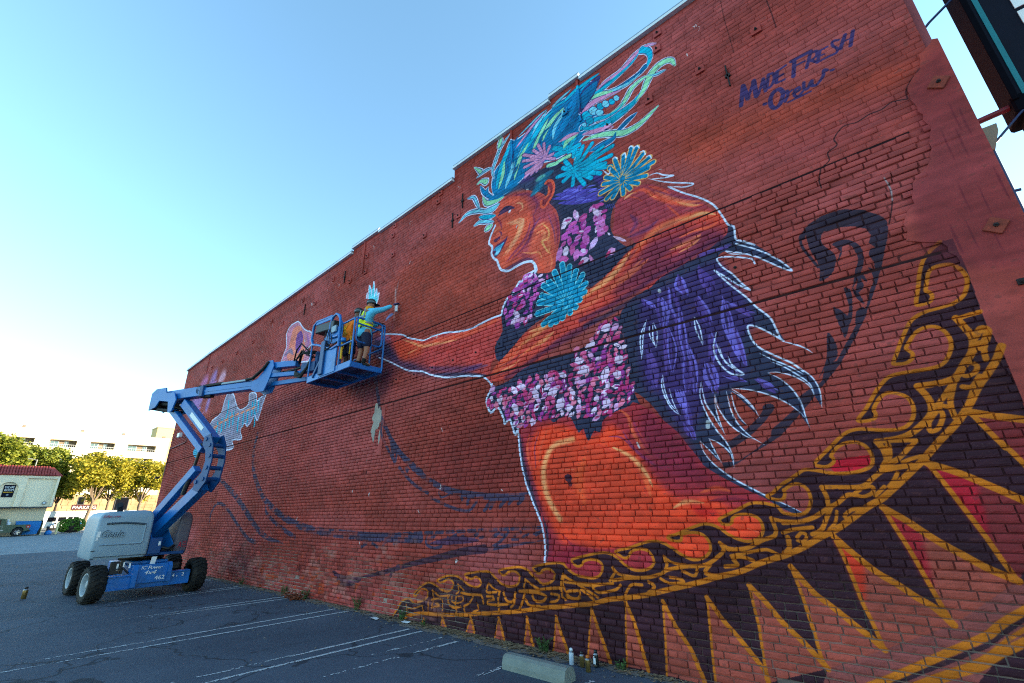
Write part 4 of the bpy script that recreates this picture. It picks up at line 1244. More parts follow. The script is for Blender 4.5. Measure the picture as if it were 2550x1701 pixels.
F 145:-3395,5093 6,124 59,83 64,13 8,-88 -46,-91
F 146:-2851,5377 66,-115 -8,-90 -51,-30 -59,76 -9,97
F 121:-2493,5207 26,-22 11,-27 -5,-17 -20,12 -15,26
F 147:-3013,4894 32,37 47,7 32,-17 -16,-30 -43,-13
F 135:-3960,4937 14,45 40,12 35,-15 -3,-35 -34,-20
F 126:-3754,4961 33,30 46,4 31,-16 -17,-25 -43,-9
F 133:-3774,4944 -44,44 -12,45 14,22 36,-27 19,-45
F 126:-3779,4970 -16,28 -3,26 7,11 13,-18 6,-27
F 134:-3830,4890 -21,49 11,34 27,7 21,-35 -4,-37
F 133:-4059,5023 14,67 54,16 52,-24 0,-53 -44,-28
F 126:-4028,5048 25,22 35,4 24,-9 -13,-18 -32,-9
F 136:-3576,4852 -21,48 7,38 22,11 20,-32 -1,-40
F 135:-3571,4877 -4,27 9,20 12,5 5,-18 -6,-22
F 125:-3749,4919 75,-2 58,-43 17,-48 -50,-9 -62,33
F 121:-3945,5027 26,43 46,13 37,-13 -11,-33 -41,-20
f 148:-4639,6671 17,-173 -28,-133 19,-57 -88,-88 -57,-102 -8,-92 82,-114 -31,-142 58,-100 72,-66 34,-112 59,-103 154,-83 169,15 164,7 164,-46 68,-88 22,-113 75,-69 175,-53 103,39 34,200 80,209 21,294 -40,276 -122,208 -111,239 -315,249 -306,167 -255,-28 -113,-57
A 149 .65 121:-3938,6631 322,-173 228,-360 107,-397 -37,-315 -126,-163 -206,30 -275,112 -259,47 139,175 136,145 141,259 -20,250
A 150 .90 97:-4476,6330 250,-26 336,-134 -10,-236 -208,-232 -242,-164 -176,-19 75,240 111,196 -175,235
A 151 .90 75:-3774,5875 222,41 142,-154 54,-304 -92,-287 -95,-123 -146,57 -79,252 -152,119 73,199
a 152 147 1 .80:-4369,6247 277,-101 63,-121 -142,-206 -212,-179
a 153 85 1 .90:-4090,6207 98,-79 -108,-191 -141,-148
a 154 79 1 1:-4433,6665 181,-13 242,-110 95,-175 -103,-41
a 155 70 1 .90:-4148,6550 119,-62 30,-109 -69,-28
a 156 118 1 .60:-4468,6749 147,38 248,-84 132,-134
s 157 88 1:-4565,6503 111,26 163,-8 105,-47
s 158 47 1:-4539,6555 141,27 161,-44
f 159:-4336,6447 30,37 49,-13 -36,-39
s 160 53 1:-4683,6045 93,-16 73,20 15,56 -43,51
a 161 72 1 .80:-4645,6123 93,5 52,-133 -73,-30
f 162:-4683,6020 63,28 48,-39 -56,-26
f 163:-4703,5829 74,83 110,14 108,29 54,32 -20,-78 -72,-90 -109,-106 -91,-29 -36,67
f 164:-4692,5837 63,35 127,16 72,8 -73,-84 -120,-96 -44,12 37,76
f 165:-4649,5735 26,51 120,26 -73,-91
a 166 100 1 .85:-3847,6029 -109,-247 -256,-183 -174,-106
a 167 110 1 .80:-4561,5563 104,-130 172,-10 234,22
a 168 122 1 .90:-4458,5357 239,6 262,1 125,-51
a 169 69 1 .95:-3615,5888 113,-168 -3,-140 -129,-27 81,-175 68,-111
a 170 38 1 .90:-3514,5528 -105,18 92,-234 52,116
a 171 55 1 .90:-4048,5530 190,-94 154,-50 54,-133
a 172 64 1 .90:-3808,5832 161,42 93,0
a 173 66 1 .80:-3487,5241 22,-117 -37,-119
a 174 91 1 .80:-3741,5262 83,-142 25,-91
a 175 64 1 .80:-3914,5618 129,30 163,127
a 176 65 1 .70:-3640,6018 -199,-171 -74,-201
a 35 53 1 .60:-3485,6000 95,-388 0,-222
a 177 103 1 .70:-4300,6183 206,-67 -40,-194 -176,-163 -143,-120
a 178 83 1 .70:-3791,6182 20,-249 -139,-230 -203,-146 -170,-76
a 179 110 1 .60:-4178,6727 306,-132 184,-283 -73,-175
a 180 82 1 .70:-4622,6498 109,-182 34,-143
a 181 64 1 .80:-4663,6194 75,45 74,-2
a 182 83 1 .70:-3368,5942 55,-282 -33,-262
a 183 71 1 .80:-3748,5747 125,0 57,-83 -98,-98
a 184 172 1 .50:-4298,6245 273,-116 -75,-192 -210,-178
a 185 115 1 .50:-3655,5733 141,-205 -13,-216
s 19 45 0:-4642,6329 -58,-86 -76,-125 -16,-95 75,-104 -16,-133 51,-107 72,-72 41,-115 55,-102 158,-84 169,15 164,7 158,-38 74,-96 23,-99 -29,-30
a 186 312 1 .90:-4429,6861 291,8 341,-93 390,-1
a 187 295 1 .95:-3808,6529 136,83 200,138 127,20
a 188 152 1 .95:-3697,6768 131,20 63,-20
a 189 186 1 .80:-3742,6525 100,40
f 190:-3613,6213 -5,93 153,25 40,145 -86,140 64,20 103,-98 -1,-151 -78,-123 -84,-106
s 191 48 0:-3505,6613 58,23 83,-66 22,-140 -48,-124 -82,-76 -81,-63 -60,52 5,97
a 192 89 1 1:-3454,6523 8,-127 -82,-76
s 19 45 0:-4674,7026 -37,262 81,237 217,155 159,294 148,-61 291,19 281,52 206,63 200,62 219,-29 183,-5 208,5 98,-179 -74,-173 -154,-112 204,-245 -104,-208 -146,-56 -181,-98 -332,-40 -376,102 -270,-36 -212,-76 -364,-65 -245,132
f 193:-4674,7026 -37,262 81,237 217,155 159,294 148,-61 291,19 281,52 206,63 200,62 219,-29 183,-5 208,5 98,-179 -74,-173 -154,-112 204,-245 -104,-208 -146,-56 -181,-98 -332,-40 -376,102 -270,-36 -212,-76 -364,-65
s 19 126 1:-2460,7784 204,84 243,-2 151,66 150,80 175,5 135,-68
s 19 153 2:-2477,7748 212,30 274,53 187,52 88,53 58,61
s 19 157 2:-1613,8005 75,-83 30,-137 -65,-131 -115,-43
s 19 124 2:-1610,7654 -104,-52 -201,-8 -180,17 -208,67
s 19 107 1:-2328,7698 206,-97 202,-49 152,16 65,24
s 19 134 1:-2655,7702 105,36 220,-55 180,-92
s 19 184 2:-2693,7600 189,22 219,-37 257,-73
s 19 121 1:-2272,7200 183,4 125,88 115,125 167,51 140,-24
s 19 159 2:-2722,7268 185,12 263,-95 183,4 85,74
s 19 176 1:-2711,7228 241,-119 236,-43 209,30 179,46 135,106
s 19 151 1:-1809,7144 122,101 104,157 119,98 119,21 105,-55 38,-128
s 19 79 1:-1588,7452 132,-64 122,-22
s 19 138 1:-2735,7128 205,-70 182,-70 125,-56
s 19 113 1:-2214,6784 134,55 130,55 114,35
s 19 142 1:-2731,7008 244,-65 227,-113 190,-114 168,-23 171,40 148,69 62,25
s 19 144 1:-2643,6739 214,-19 183,-2 59,77
s 194 93 1:-2460,7784 204,84 243,-2 151,66 150,80 175,5 135,-68
s 194 120 2:-2477,7748 212,30 274,53 187,52 88,53 58,61
s 194 125 2:-1613,8005 75,-83 30,-137 -65,-131 -115,-43
s 194 91 2:-1610,7654 -104,-52 -201,-8 -180,17 -208,67
s 194 75 1:-2328,7698 206,-97 202,-49 152,16 65,24
s 194 99 1:-2655,7702 105,36 220,-55 180,-92
s 194 149 2:-2693,7600 189,22 219,-37 257,-73
s 194 89 1:-2272,7200 183,4 125,88 115,125 167,51 140,-24
s 194 126 2:-2722,7268 185,12 263,-95 183,4 85,74
s 194 144 1:-2711,7228 241,-119 236,-43 209,30 179,46 135,106
s 194 120 1:-1809,7144 122,101 104,157 119,98 119,21 105,-55 38,-128
s 194 49 1:-1588,7452 132,-64 122,-22
s 194 105 1:-2735,7128 205,-70 182,-70 125,-56
s 194 82 1:-2214,6784 134,55 130,55 114,35
s 194 111 1:-2731,7008 244,-65 227,-113 190,-114 168,-23 171,40 148,69 62,25
s 194 112 1:-2643,6739 214,-19 183,-2 59,77
s 195 71 1:-2460,7784 204,84 243,-2 151,66 150,80 175,5 135,-68
s 196 98 2:-2477,7748 212,30 274,53 187,52 88,53 58,61
s 196 104 2:-1613,8005 75,-83 30,-137 -65,-131 -115,-43
s 197 70 2:-1610,7654 -104,-52 -201,-8 -180,17 -208,67
s 198 53 1:-2328,7698 206,-97 202,-49 152,16 65,24
s 199 75 1:-2655,7702 105,36 220,-55 180,-92
s 195 126 2:-2693,7600 189,22 219,-37 257,-73
s 199 68 1:-2272,7200 183,4 125,88 115,125 167,51 140,-24
s 196 104 2:-2722,7268 185,12 263,-95 183,4 85,74
s 196 122 1:-2711,7228 241,-119 236,-43 209,30 179,46 135,106
s 199 100 1:-1809,7144 122,101 104,157 119,98 119,21 105,-55 38,-128
s 198 29 1:-1588,7452 132,-64 122,-22
s 195 83 1:-2735,7128 205,-70 182,-70 125,-56
s 197 62 1:-2214,6784 134,55 130,55 114,35
s 199 91 1:-2731,7008 244,-65 227,-113 190,-114 168,-23 171,40 148,69 62,25
s 193 90 1:-2643,6739 214,-19 183,-2 59,77
f 194:-2755,7563 49,395 304,129 82,-34 -74,-173 -83,-132 -184,-122
f 197:-2716,7666 24,275 283,77 13,-103 -108,-146 -155,-113
f 194:-2531,7364 -36,-53 -72,18 -68,81 -23,97 36,54 74,-21 67,-81
f 196:-2542,7372 -32,-48 -64,17 -61,72 -20,86 32,48 66,-18 60,-73
f 194:-2423,7396 -30,-46 -61,16 -57,70 -19,82 31,47 62,-18 57,-70
f 198:-2433,7403 -27,-40 -53,15 -50,60 -17,73 27,40 55,-15 49,-62
f 194:-2334,7297 -27,-39 -52,13 -49,59 -16,71 27,40 54,-15 48,-59
f 198:-2345,7304 -22,-33 -45,11 -42,51 -13,60 23,35 45,-13 42,-51
f 194:-2513,7263 -28,-41 -56,14 -52,62 -18,74 28,42 57,-15 52,-63
f 200:-2524,7270 -23,-35 -49,12 -45,53 -15,64 24,36 49,-13 45,-54
f 194:-2315,7408 -24,-37 -49,13 -45,56 -15,66 25,37 50,-14 44,-56
f 201:-2325,7415 -21,-31 -41,11 -38,47 -12,56 21,32 42,-12 37,-48
f 194:-2223,7389 -25,-38 -50,14 -45,57 -15,68 26,39 50,-15 45,-58
f 198:-2233,7396 -21,-32 -43,12 -38,49 -13,58 22,32 43,-12 38,-49
f 194:-2131,7363 -21,-32 -41,12 -38,48 -12,57 21,32 42,-11 38,-49
f 196:-2140,7371 -18,-27 -34,10 -31,39 -10,48 18,26 34,-9 31,-41
f 194:-2054,7379 -20,-30 -39,10 -35,46 -11,55 20,31 40,-12 35,-46
f 198:-2063,7386 -17,-25 -32,9 -29,38 -9,44 17,25 32,-9 29,-38
f 194:-2642,7266 -18,-26 -35,9 -33,38 -12,46 18,27 36,-10 33,-39
f 198:-2653,7273 -14,-20 -27,7 -26,30 -9,36 14,20 28,-7 26,-30
s 194 147 1:-3376,7268 194,69 224,110 169,239 69,283
s 194 171 1:-3431,7436 136,109 204,193 167,149 162,114
s 194 123 1:-3509,7520 129,218 170,120 163,52
s 194 107 1:-3303,7417 63,225 186,171 69,85
s 194 100 1:-3277,8079 272,-29 191,60 271,17 202,4
s 194 78 1:-3275,8113 182,39 225,52
s 194 79 1:-2700,8021 156,96 188,0
s 194 141 1:-3902,7536 290,258 178,155 169,52
s 194 116 1:-4082,7510 260,251 182,157 248,176
s 194 113 1:-3751,7406 111,167 126,154 144,176
s 194 145 1:-4142,7340 207,251 150,215 111,135
s 194 99 1:-3629,7463 110,166 170,88
s 194 117 1:-4168,7068 79,240 78,159 185,193
s 194 135 1:-4464,6997 154,237 64,308 63,278 116,139
s 194 90 1:-4111,7739 223,137 218,134 211,97
s 194 69 1:-4030,7971 220,65 284,84 136,8
s 194 153 1:-4607,7110 73,253 100,223 119,211 98,153
s 194 115 1:-4546,7076 107,267 43,255
s 194 119 1:-4390,6990 136,246 97,216
s 194 104 1:-4277,7079 113,138 113,137
s 197 123 1:-3376,7268 194,69 224,110 169,239 69,283
s 193 145 1:-3431,7436 136,109 204,193 167,149 162,114
s 199 97 1:-3509,7520 129,218 170,120 163,52
s 198 82 1:-3303,7417 63,225 186,171 69,85
s 196 75 1:-3277,8079 272,-29 191,60 271,17 202,4
s 198 52 1:-3275,8113 182,39 225,52
s 196 54 1:-2700,8021 156,96 188,0
s 196 114 1:-3902,7536 290,258 178,155 169,52
s 198 89 1:-4082,7510 260,251 182,157 248,176
s 199 86 1:-3751,7406 111,167 126,154 144,176
s 202 117 1:-4142,7340 207,251 150,215 111,135
s 197 72 1:-3629,7463 110,166 170,88
s 199 89 1:-4168,7068 79,240 78,159 185,193
s 193 107 1:-4464,6997 154,237 64,308 63,278 116,139
s 195 62 1:-4111,7739 223,137 218,134 211,97
s 198 41 1:-4030,7971 220,65 284,84 136,8
s 196 124 1:-4607,7110 73,253 100,223 119,211 98,153
s 199 86 1:-4546,7076 107,267 43,255
s 198 91 1:-4390,6990 136,246 97,216
s 197 76 1:-4277,7079 113,138 113,137
s 19 123 1:-4659,7365 -38,199 70,175 121,216 139,112 125,89
s 19 163 1:-4545,7998 53,113 30,111
s 19 112 1:-5120,7646 209,37 203,-33
s 19 155 2:-5015,7733 -85,105 -96,110
s 19 181 3:-5118,7481 125,20 123,-88
s 19 145 1:-5013,7386 82,-169 120,-152 175,-161
s 19 123 1:-4810,7256 -40,-101 79,-129
s 19 163 1:-4951,7105 100,-191 214,-61 207,-18
s 19 119 1:-5372,7292 172,-62 107,-226 62,-135
s 19 131 1:-5601,6848 214,87 295,-70 280,-147 193,2
s 19 175 1:-4970,6770 236,-51 191,19
s 19 147 1:-5050,6707 199,-97 211,-71
s 19 135 1:-5180,6572 170,14 331,-158
s 19 158 1:-4898,6341 104,27 77,13
s 194 78 1:-4659,7365 -38,199 70,175 121,216 139,112 125,89
s 194 117 1:-4545,7998 53,113 30,111
s 194 65 1:-5120,7646 209,37 203,-33
s 194 107 2:-5015,7733 -85,105 -96,110
s 194 135 3:-5118,7481 125,20 123,-88
s 194 100 1:-5013,7386 82,-169 120,-152 175,-161
s 194 78 1:-4810,7256 -40,-101 79,-129
s 194 119 1:-4951,7105 100,-191 214,-61 207,-18
s 194 73 1:-5372,7292 172,-62 107,-226 62,-135
s 194 86 1:-5601,6848 214,87 295,-70 280,-147 193,2
s 194 132 1:-4970,6770 236,-51 191,19
s 194 104 1:-5050,6707 199,-97 211,-71
s 194 91 1:-5180,6572 170,14 331,-158
s 194 116 1:-4898,6341 104,27 77,13
s 198 52 1:-4659,7365 -38,199 70,175 121,216 139,112 125,89
s 199 91 1:-4545,7998 53,113 30,111
s 198 38 1:-5120,7646 209,37 203,-33
s 199 79 2:-5015,7733 -85,105 -96,110
s 199 108 3:-5118,7481 125,20 123,-88
s 193 74 1:-5013,7386 82,-169 120,-152 175,-161
s 193 52 1:-4810,7256 -40,-101 79,-129
s 199 94 1:-4951,7105 100,-191 214,-61 207,-18
s 198 46 1:-5372,7292 172,-62 107,-226 62,-135
s 198 60 1:-5601,6848 214,87 295,-70 280,-147 193,2
s 198 107 1:-4970,6770 236,-51 191,19
s 196 79 1:-5050,6707 199,-97 211,-71
s 198 65 1:-5180,6572 170,14 331,-158
s 199 91 1:-4898,6341 104,27 77,13
f 193:-4811,6962 118,40 191,-35 73,-106 -188,16
a 197 187 1 .90:-4654,7015 300,-94 288,6
s 203 12 1:-3115,7854 129,42 100,95
s 203 12 1:-3050,7388 125,44 97,94
s 203 12 1:-3064,7370 125,45 98,94
s 203 12 1:-3020,7798 127,42 99,94
s 203 11 1:-2953,7265 123,45 95,94
s 203 12 1:-3165,8015 131,41 102,95
s 203 12 1:-3063,7571 126,43 99,95
s 203 12 1:-3056,7277 124,45 97,94
s 203 12 1:-3005,7352 124,44 97,94
s 203 12 1:-3310,7741 132,43 102,97
s 203 12 1:-2897,7773 125,42 97,93
s 203 12 1:-3308,7605 131,44 101,96
s 203 12 1:-2839,7731 123,42 96,92
s 203 12 1:-2980,7793 126,41 98,94
s 203 12 1:-2948,7419 123,44 97,93
s 203 12 1:-3194,7893 131,42 101,95
s 203 12 1:-2931,7495 123,43 97,93
s 203 12 1:-2925,7578 124,42 97,94
s 203 12 1:-3178,7357 127,45 99,95
s 203 12 1:-2978,7547 124,43 98,93
s 203 12 1:-3060,7447 125,44 98,94
s 203 11 1:-2981,7261 123,45 96,94
s 203 12 1:-3132,7424 126,44 99,95
s 203 12 1:-2999,7315 124,45 96,93
s 203 11 1:-2926,7279 122,45 95,93
s 203 11 1:-2891,7173 121,45 95,93
s 204 109 0:-3024,6995 -128,106 -133,108
s 204 109 0:-3024,6995 -118,28 -122,29
s 204 108 0:-3024,6995 -36,110 -38,112
s 204 107 0:-3024,6995 66,76 65,75
s 204 105 0:-3024,6995 103,-11 101,-11
s 204 105 0:-3024,6995 119,-83 116,-81
s 204 105 0:-3024,6995 53,-88 51,-86
s 196 85 0:-3024,6995 -128,106 -133,108
s 196 84 0:-3024,6995 -118,28 -122,29
s 196 84 0:-3024,6995 -36,110 -38,112
s 196 83 0:-3024,6995 66,76 65,75
s 196 82 0:-3024,6995 103,-11 101,-11
s 196 81 0:-3024,6995 119,-83 116,-81
s 196 82 0:-3024,6995 53,-88 51,-86
s 204 10 2:-3066,7012 -117,93
s 204 10 2:-3055,6986 -106,22
s 204 10 2:-3044,7029 -35,99
s 204 10 2:-3016,7033 57,71
s 204 9 2:-2998,7008 92,-7
s 204 9 2:-2986,6985 107,-73
s 204 9 2:-3001,6972 48,-78
s 194 103 0:-3429,6930 154,-46 93,7 179,-17
s 199 72 0:-3429,6930 154,-46 93,7 179,-17
s 199 102 1:-3107,7095 98,96 179,8
s 195 78 1:-3186,7275 213,-12 173,-53
s 205 78 0:-3488,7127 -112,151 -115,156
s 205 77 0:-3488,7127 -61,177 -62,182
s 205 77 0:-3488,7127 -1,152 -1,155
s 205 76 0:-3488,7127 57,86 56,87
s 205 75 0:-3488,7127 86,-10 85,-10
s 205 79 0:-3488,7127 -220,169 -232,178
s 205 79 0:-3488,7127 -227,106 -237,112
s 205 78 0:-3488,7127 -218,35 -227,37
s 205 78 0:-3488,7127 -205,-39 -211,-39
s 205 77 0:-3488,7127 -149,-81 -151,-81
s 205 76 0:-3488,7127 -91,-83 -92,-83
s 205 78 0:-3488,7127 -215,-74 -221,-75
s 205 76 0:-3488,7127 -50,-67 -49,-68
s 205 75 0:-3488,7127 95,-68 94,-65
s 205 78 0:-3488,7127 -140,94 -144,97
s 195 55 0:-3488,7127 -112,151 -115,156
s 195 55 0:-3488,7127 -61,177 -62,182
s 195 54 0:-3488,7127 -1,152 -1,155
s 195 54 0:-3488,7127 57,86 56,87
s 195 53 0:-3488,7127 86,-10 85,-10
s 195 56 0:-3488,7127 -220,169 -232,178
s 195 56 0:-3488,7127 -227,106 -237,112
s 195 55 0:-3488,7127 -218,35 -227,37
s 195 55 0:-3488,7127 -205,-39 -211,-39
s 195 54 0:-3488,7127 -149,-81 -151,-81
s 195 54 0:-3488,7127 -91,-83 -92,-83
s 195 55 0:-3488,7127 -215,-74 -221,-75
s 195 54 0:-3488,7127 -50,-67 -49,-68
s 195 53 0:-3488,7127 95,-68 94,-65
s 195 55 0:-3488,7127 -140,94 -144,97
s 205 9 2:-3532,7164 -103,136
s 205 9 2:-3523,7181 -58,161
s 205 9 2:-3506,7182 -4,140
s 205 9 2:-3485,7167 49,81
s 205 9 2:-3467,7137 77,-7
s 205 9 2:-3558,7153 -202,149
s 205 9 2:-3553,7129 -205,91
s 205 9 2:-3543,7105 -196,26
s 205 9 2:-3531,7080 -182,-41
s 205 9 2:-3514,7074 -130,-77
s 205 9 2:-3500,7082 -79,-77
s 205 9 2:-3530,7066 -190,-73
s 205 9 2:-3492,7094 -43,-62
s 205 9 2:-3458,7117 86,-58
s 205 9 2:-3532,7139 -127,82
s 206 84 0:-2949,6537 352,32 332,30
s 206 84 0:-2949,6537 334,-49 313,-45
s 206 85 0:-2949,6537 270,75 260,73
s 206 87 0:-2949,6537 181,160 177,158
s 206 88 0:-2949,6537 97,182 97,182
s 206 84 0:-2949,6537 276,-89 260,-85
s 206 83 0:-2949,6537 324,-147 302,-137
s 206 84 0:-2949,6537 228,-156 216,-147
s 206 85 0:-2949,6537 146,-151 140,-146
s 206 86 0:-2949,6537 81,-172 79,-168
s 206 88 0:-2949,6537 -21,-121 -21,-120
s 206 89 0:-2949,6537 -101,-38 -103,-39
s 206 90 0:-2949,6537 -155,33 -159,35
s 206 90 0:-2949,6537 -99,88 -101,91
s 206 90 0:-2949,6537 -73,141 -75,145
s 206 89 0:-2949,6537 45,153 44,155
s 206 86 0:-2949,6537 202,13 196,13
s 206 86 0:-2949,6537 137,-95 132,-92
s 196 65 0:-2949,6537 352,32 332,30
s 196 65 0:-2949,6537 334,-49 313,-45
s 196 66 0:-2949,6537 270,75 260,73
s 196 67 0:-2949,6537 181,160 177,158
s 196 68 0:-2949,6537 97,182 97,182
s 196 65 0:-2949,6537 276,-89 260,-85
s 196 64 0:-2949,6537 324,-147 302,-137
s 196 65 0:-2949,6537 228,-156 216,-147
s 196 66 0:-2949,6537 146,-151 140,-146
s 196 67 0:-2949,6537 81,-172 79,-168
s 196 68 0:-2949,6537 -21,-121 -21,-120
s 196 69 0:-2949,6537 -101,-38 -103,-39
s 196 70 0:-2949,6537 -155,33 -159,35
s 196 69 0:-2949,6537 -99,88 -101,91
s 196 69 0:-2949,6537 -73,141 -75,145
s 196 68 0:-2949,6537 45,153 44,155
s 196 66 0:-2949,6537 202,13 196,13
s 196 66 0:-2949,6537 137,-95 132,-92
s 206 8 2:-2864,6605 311,37
s 206 8 2:-2859,6573 294,-37
s 206 8 2:-2890,6607 238,75
s 206 8 2:-2922,6623 158,150
s 206 8 2:-2945,6617 83,168
s 206 8 2:-2870,6549 244,-74
s 206 8 2:-2850,6535 287,-124
s 206 8 2:-2874,6517 203,-135
s 206 8 2:-2895,6505 131,-132
s 206 8 2:-2909,6488 74,-153
s 206 8 2:-2940,6490 -17,-110
s 206 8 2:-2969,6508 -90,-38
s 206 8 2:-2990,6525 -139,26
s 206 8 2:-2982,6553 -91,78
s 206 8 2:-2982,6575 -68,127
s 206 8 2:-2955,6598 37,142
s 206 8 2:-2900,6574 179,17
s 206 8 2:-2904,6524 122,-82
s 207 95 0:-2183,5920 -143,50 -149,52
s 207 95 0:-2183,5920 -175,-13 -181,-14
s 207 94 0:-2183,5920 -134,-83 -135,-85
s 207 93 0:-2183,5920 -86,-99 -87,-98
s 207 95 0:-2183,5920 -120,97 -123,101
s 207 95 0:-2183,5920 -82,158 -85,163
s 207 95 0:-2183,5920 -33,204 -35,211
s 207 94 0:-2183,5920 34,205 34,209
s 207 93 0:-2183,5920 97,229 98,230
s 207 92 0:-2183,5920 140,210 140,209
s 207 91 0:-2183,5920 180,132 177,129
s 207 90 0:-2183,5920 220,75 212,72
s 207 90 0:-2183,5920 242,22 232,21
s 207 90 0:-2183,5920 198,-5 191,-5
s 207 90 0:-2183,5920 174,-57 168,-55
s 207 91 0:-2183,5920 112,-87 109,-85
s 207 91 0:-2183,5920 52,-100 50,-97
s 207 92 0:-2183,5920 -4,-115 -3,-113
s 208 60 0:-2183,5920 -143,50 -149,52
s 208 60 0:-2183,5920 -175,-13 -181,-14
s 208 59 0:-2183,5920 -134,-83 -135,-85
s 208 59 0:-2183,5920 -86,-99 -87,-98
s 208 60 0:-2183,5920 -120,97 -123,101
s 208 60 0:-2183,5920 -82,158 -85,163
s 208 60 0:-2183,5920 -33,204 -35,211
s 208 59 0:-2183,5920 34,205 34,209
s 208 59 0:-2183,5920 97,229 98,230
s 208 58 0:-2183,5920 140,210 140,209
s 208 58 0:-2183,5920 180,132 177,129
s 208 57 0:-2183,5920 220,75 212,72
s 208 56 0:-2183,5920 242,22 232,21
s 208 57 0:-2183,5920 198,-5 191,-5
s 208 57 0:-2183,5920 174,-57 168,-55
s 208 57 0:-2183,5920 112,-87 109,-85
s 208 58 0:-2183,5920 52,-100 50,-97
s 208 58 0:-2183,5920 -4,-115 -3,-113
s 207 14 2:-2224,5914 -130,42
s 207 14 2:-2226,5888 -157,-17
s 207 14 2:-2208,5871 -118,-79
s 207 14 2:-2195,5873 -75,-92
s 207 14 2:-2223,5934 -110,86
s 207 14 2:-2220,5961 -77,142
s 207 14 2:-2212,5984 -34,187
s 207 14 2:-2195,5995 26,189
s 207 14 2:-2182,6014 83,212
s 207 14 2:-2168,6014 121,195
s 207 14 2:-2150,5994 159,124
s 207 14 2:-2133,5981 194,73
s 207 14 2:-2122,5966 215,26
s 207 14 2:-2131,5950 176,0
s 207 14 2:-2131,5928 155,-47
s 207 14 2:-2145,5907 101,-75
s 207 14 2:-2159,5894 47,-89
s 207 14 2:-2172,5880 -1,-104
s 19 19 0:-2022,6401 34,17 44,-67
s 19 19 0:-1930,6370 34,-6 26,-60
s 19 20 0:-2285,6370 39,9 32,-53
s 19 20 0:-2126,6341 33,16 10,-84
s 19 19 0:-1866,6233 49,-12 14,-68
s 19 18 0:-1791,6105 44,-8 19,-57
s 209 104 0:-3225,4353 -273,0 -288,-1
s 209 104 0:-3225,4353 -254,83 -269,87
s 209 104 0:-3225,4353 -223,129 -236,136
s 209 104 0:-3225,4353 -204,204 -216,217
s 209 104 0:-3225,4353 -154,225 -162,237
s 209 104 0:-3225,4353 -101,282 -106,296
s 209 103 0:-3225,4353 -30,320 -31,332
s 209 102 0:-3225,4353 31,279 31,286
s 209 100 0:-3225,4353 86,222 87,224
s 209 99 0:-3225,4353 139,173 138,171
s 209 98 0:-3225,4353 159,99 156,97
s 209 98 0:-3225,4353 145,37 141,36
s 209 98 0:-3225,4353 102,-11 99,-11
s 209 99 0:-3225,4353 61,-54 61,-52
s 209 99 0:-3225,4353 13,-83 13,-82
s 209 100 0:-3225,4353 -55,-103 -54,-104
s 209 100 0:-3225,4353 -110,-117 -110,-117
s 209 101 0:-3225,4353 -157,-120 -160,-123
s 209 102 0:-3225,4353 -224,-100 -232,-103
s 210 78 0:-3225,4353 -273,0 -288,-1
s 210 78 0:-3225,4353 -254,83 -269,87
s 210 78 0:-3225,4353 -223,129 -236,136
s 210 78 0:-3225,4353 -204,204 -216,217
s 210 78 0:-3225,4353 -154,225 -162,237
s 210 78 0:-3225,4353 -101,282 -106,296
s 210 77 0:-3225,4353 -30,320 -31,332
s 210 76 0:-3225,4353 31,279 31,286
s 210 75 0:-3225,4353 86,222 87,224
s 210 74 0:-3225,4353 139,173 138,171
s 210 74 0:-3225,4353 159,99 156,97
s 210 73 0:-3225,4353 145,37 141,36
s 210 74 0:-3225,4353 102,-11 99,-11
s 210 74 0:-3225,4353 61,-54 61,-52
s 210 74 0:-3225,4353 13,-83 13,-82
s 210 75 0:-3225,4353 -55,-103 -54,-104
s 210 75 0:-3225,4353 -110,-117 -110,-117
s 210 76 0:-3225,4353 -157,-120 -160,-123
s 210 77 0:-3225,4353 -224,-100 -232,-103
s 209 10 2:-3297,4321 -246,-7
s 209 10 2:-3302,4350 -232,70
s 209 10 2:-3300,4369 -205,113
s 209 10 2:-3304,4396 -190,183
s 209 10 2:-3294,4409 -145,203
s 209 10 2:-3288,4434 -98,257
s 209 10 2:-3274,4455 -35,293
s 209 10 2:-3253,4450 22,256
s 209 10 2:-3231,4438 73,204
s 209 10 2:-3210,4428 121,159
s 209 10 2:-3195,4406 140,92
s 209 10 2:-3191,4383 128,36
s 209 10 2:-3196,4362 91,-9
s 209 10 2:-3202,4343 56,-48
s 209 10 2:-3211,4327 14,-74
s 209 10 2:-3227,4312 -46,-94
s 209 10 2:-3239,4301 -95,-108
s 209 10 2:-3251,4295 -138,-113
s 209 10 2:-3272,4294 -198,-96
s 19 23 0:-1567,5473 155,-174 200,-192 126,-168 70,-202 35,-122 54,-56 -6,-161 70,-61 95,-83
s 19 17 0:-944,4342 153,-125 127,-130 105,-135 65,-127 -114,100 -122,133 -160,135 -170,99
s 19 13 1:-1061,4288 34,-40 105,-54 76,-16
s 19 18 0:-804,4027 -18,68 -78,47 -118,62 -147,42 33,-125 91,-133 71,-140 62,-100 -108,107 -106,135 -97,119
s 19 19 0:-1219,4109 114,-207 149,-226 67,-130 102,-154 31,-129 18,-121 22,-26 -115,126 -112,99 -64,11 15,-152 59,-111 132,-120 115,-98 70,-93
s 19 15 1:-721,3109 108,-64 67,-55 42,-54
s 19 15 1:-950,3038 115,-101 118,-90 94,-98
s 19 21 1:-1808,5741 155,-132 152,-105 235,-146 -97,2 -213,125
s 19 22 1:-1824,5788 129,-19 95,-90 118,-73 -164,50 -142,66
s 19 25 1:-2460,6267 85,-120 37,104
s 19 12 1:-727,2902 100,-101 73,-104 29,-129 -19,-155
s 19 14 1:-869,2934 99,-76 109,-114 74,-103 9,-113
s 19 13 1:-916,2828 91,-18 121,-64 97,-101 32,-93
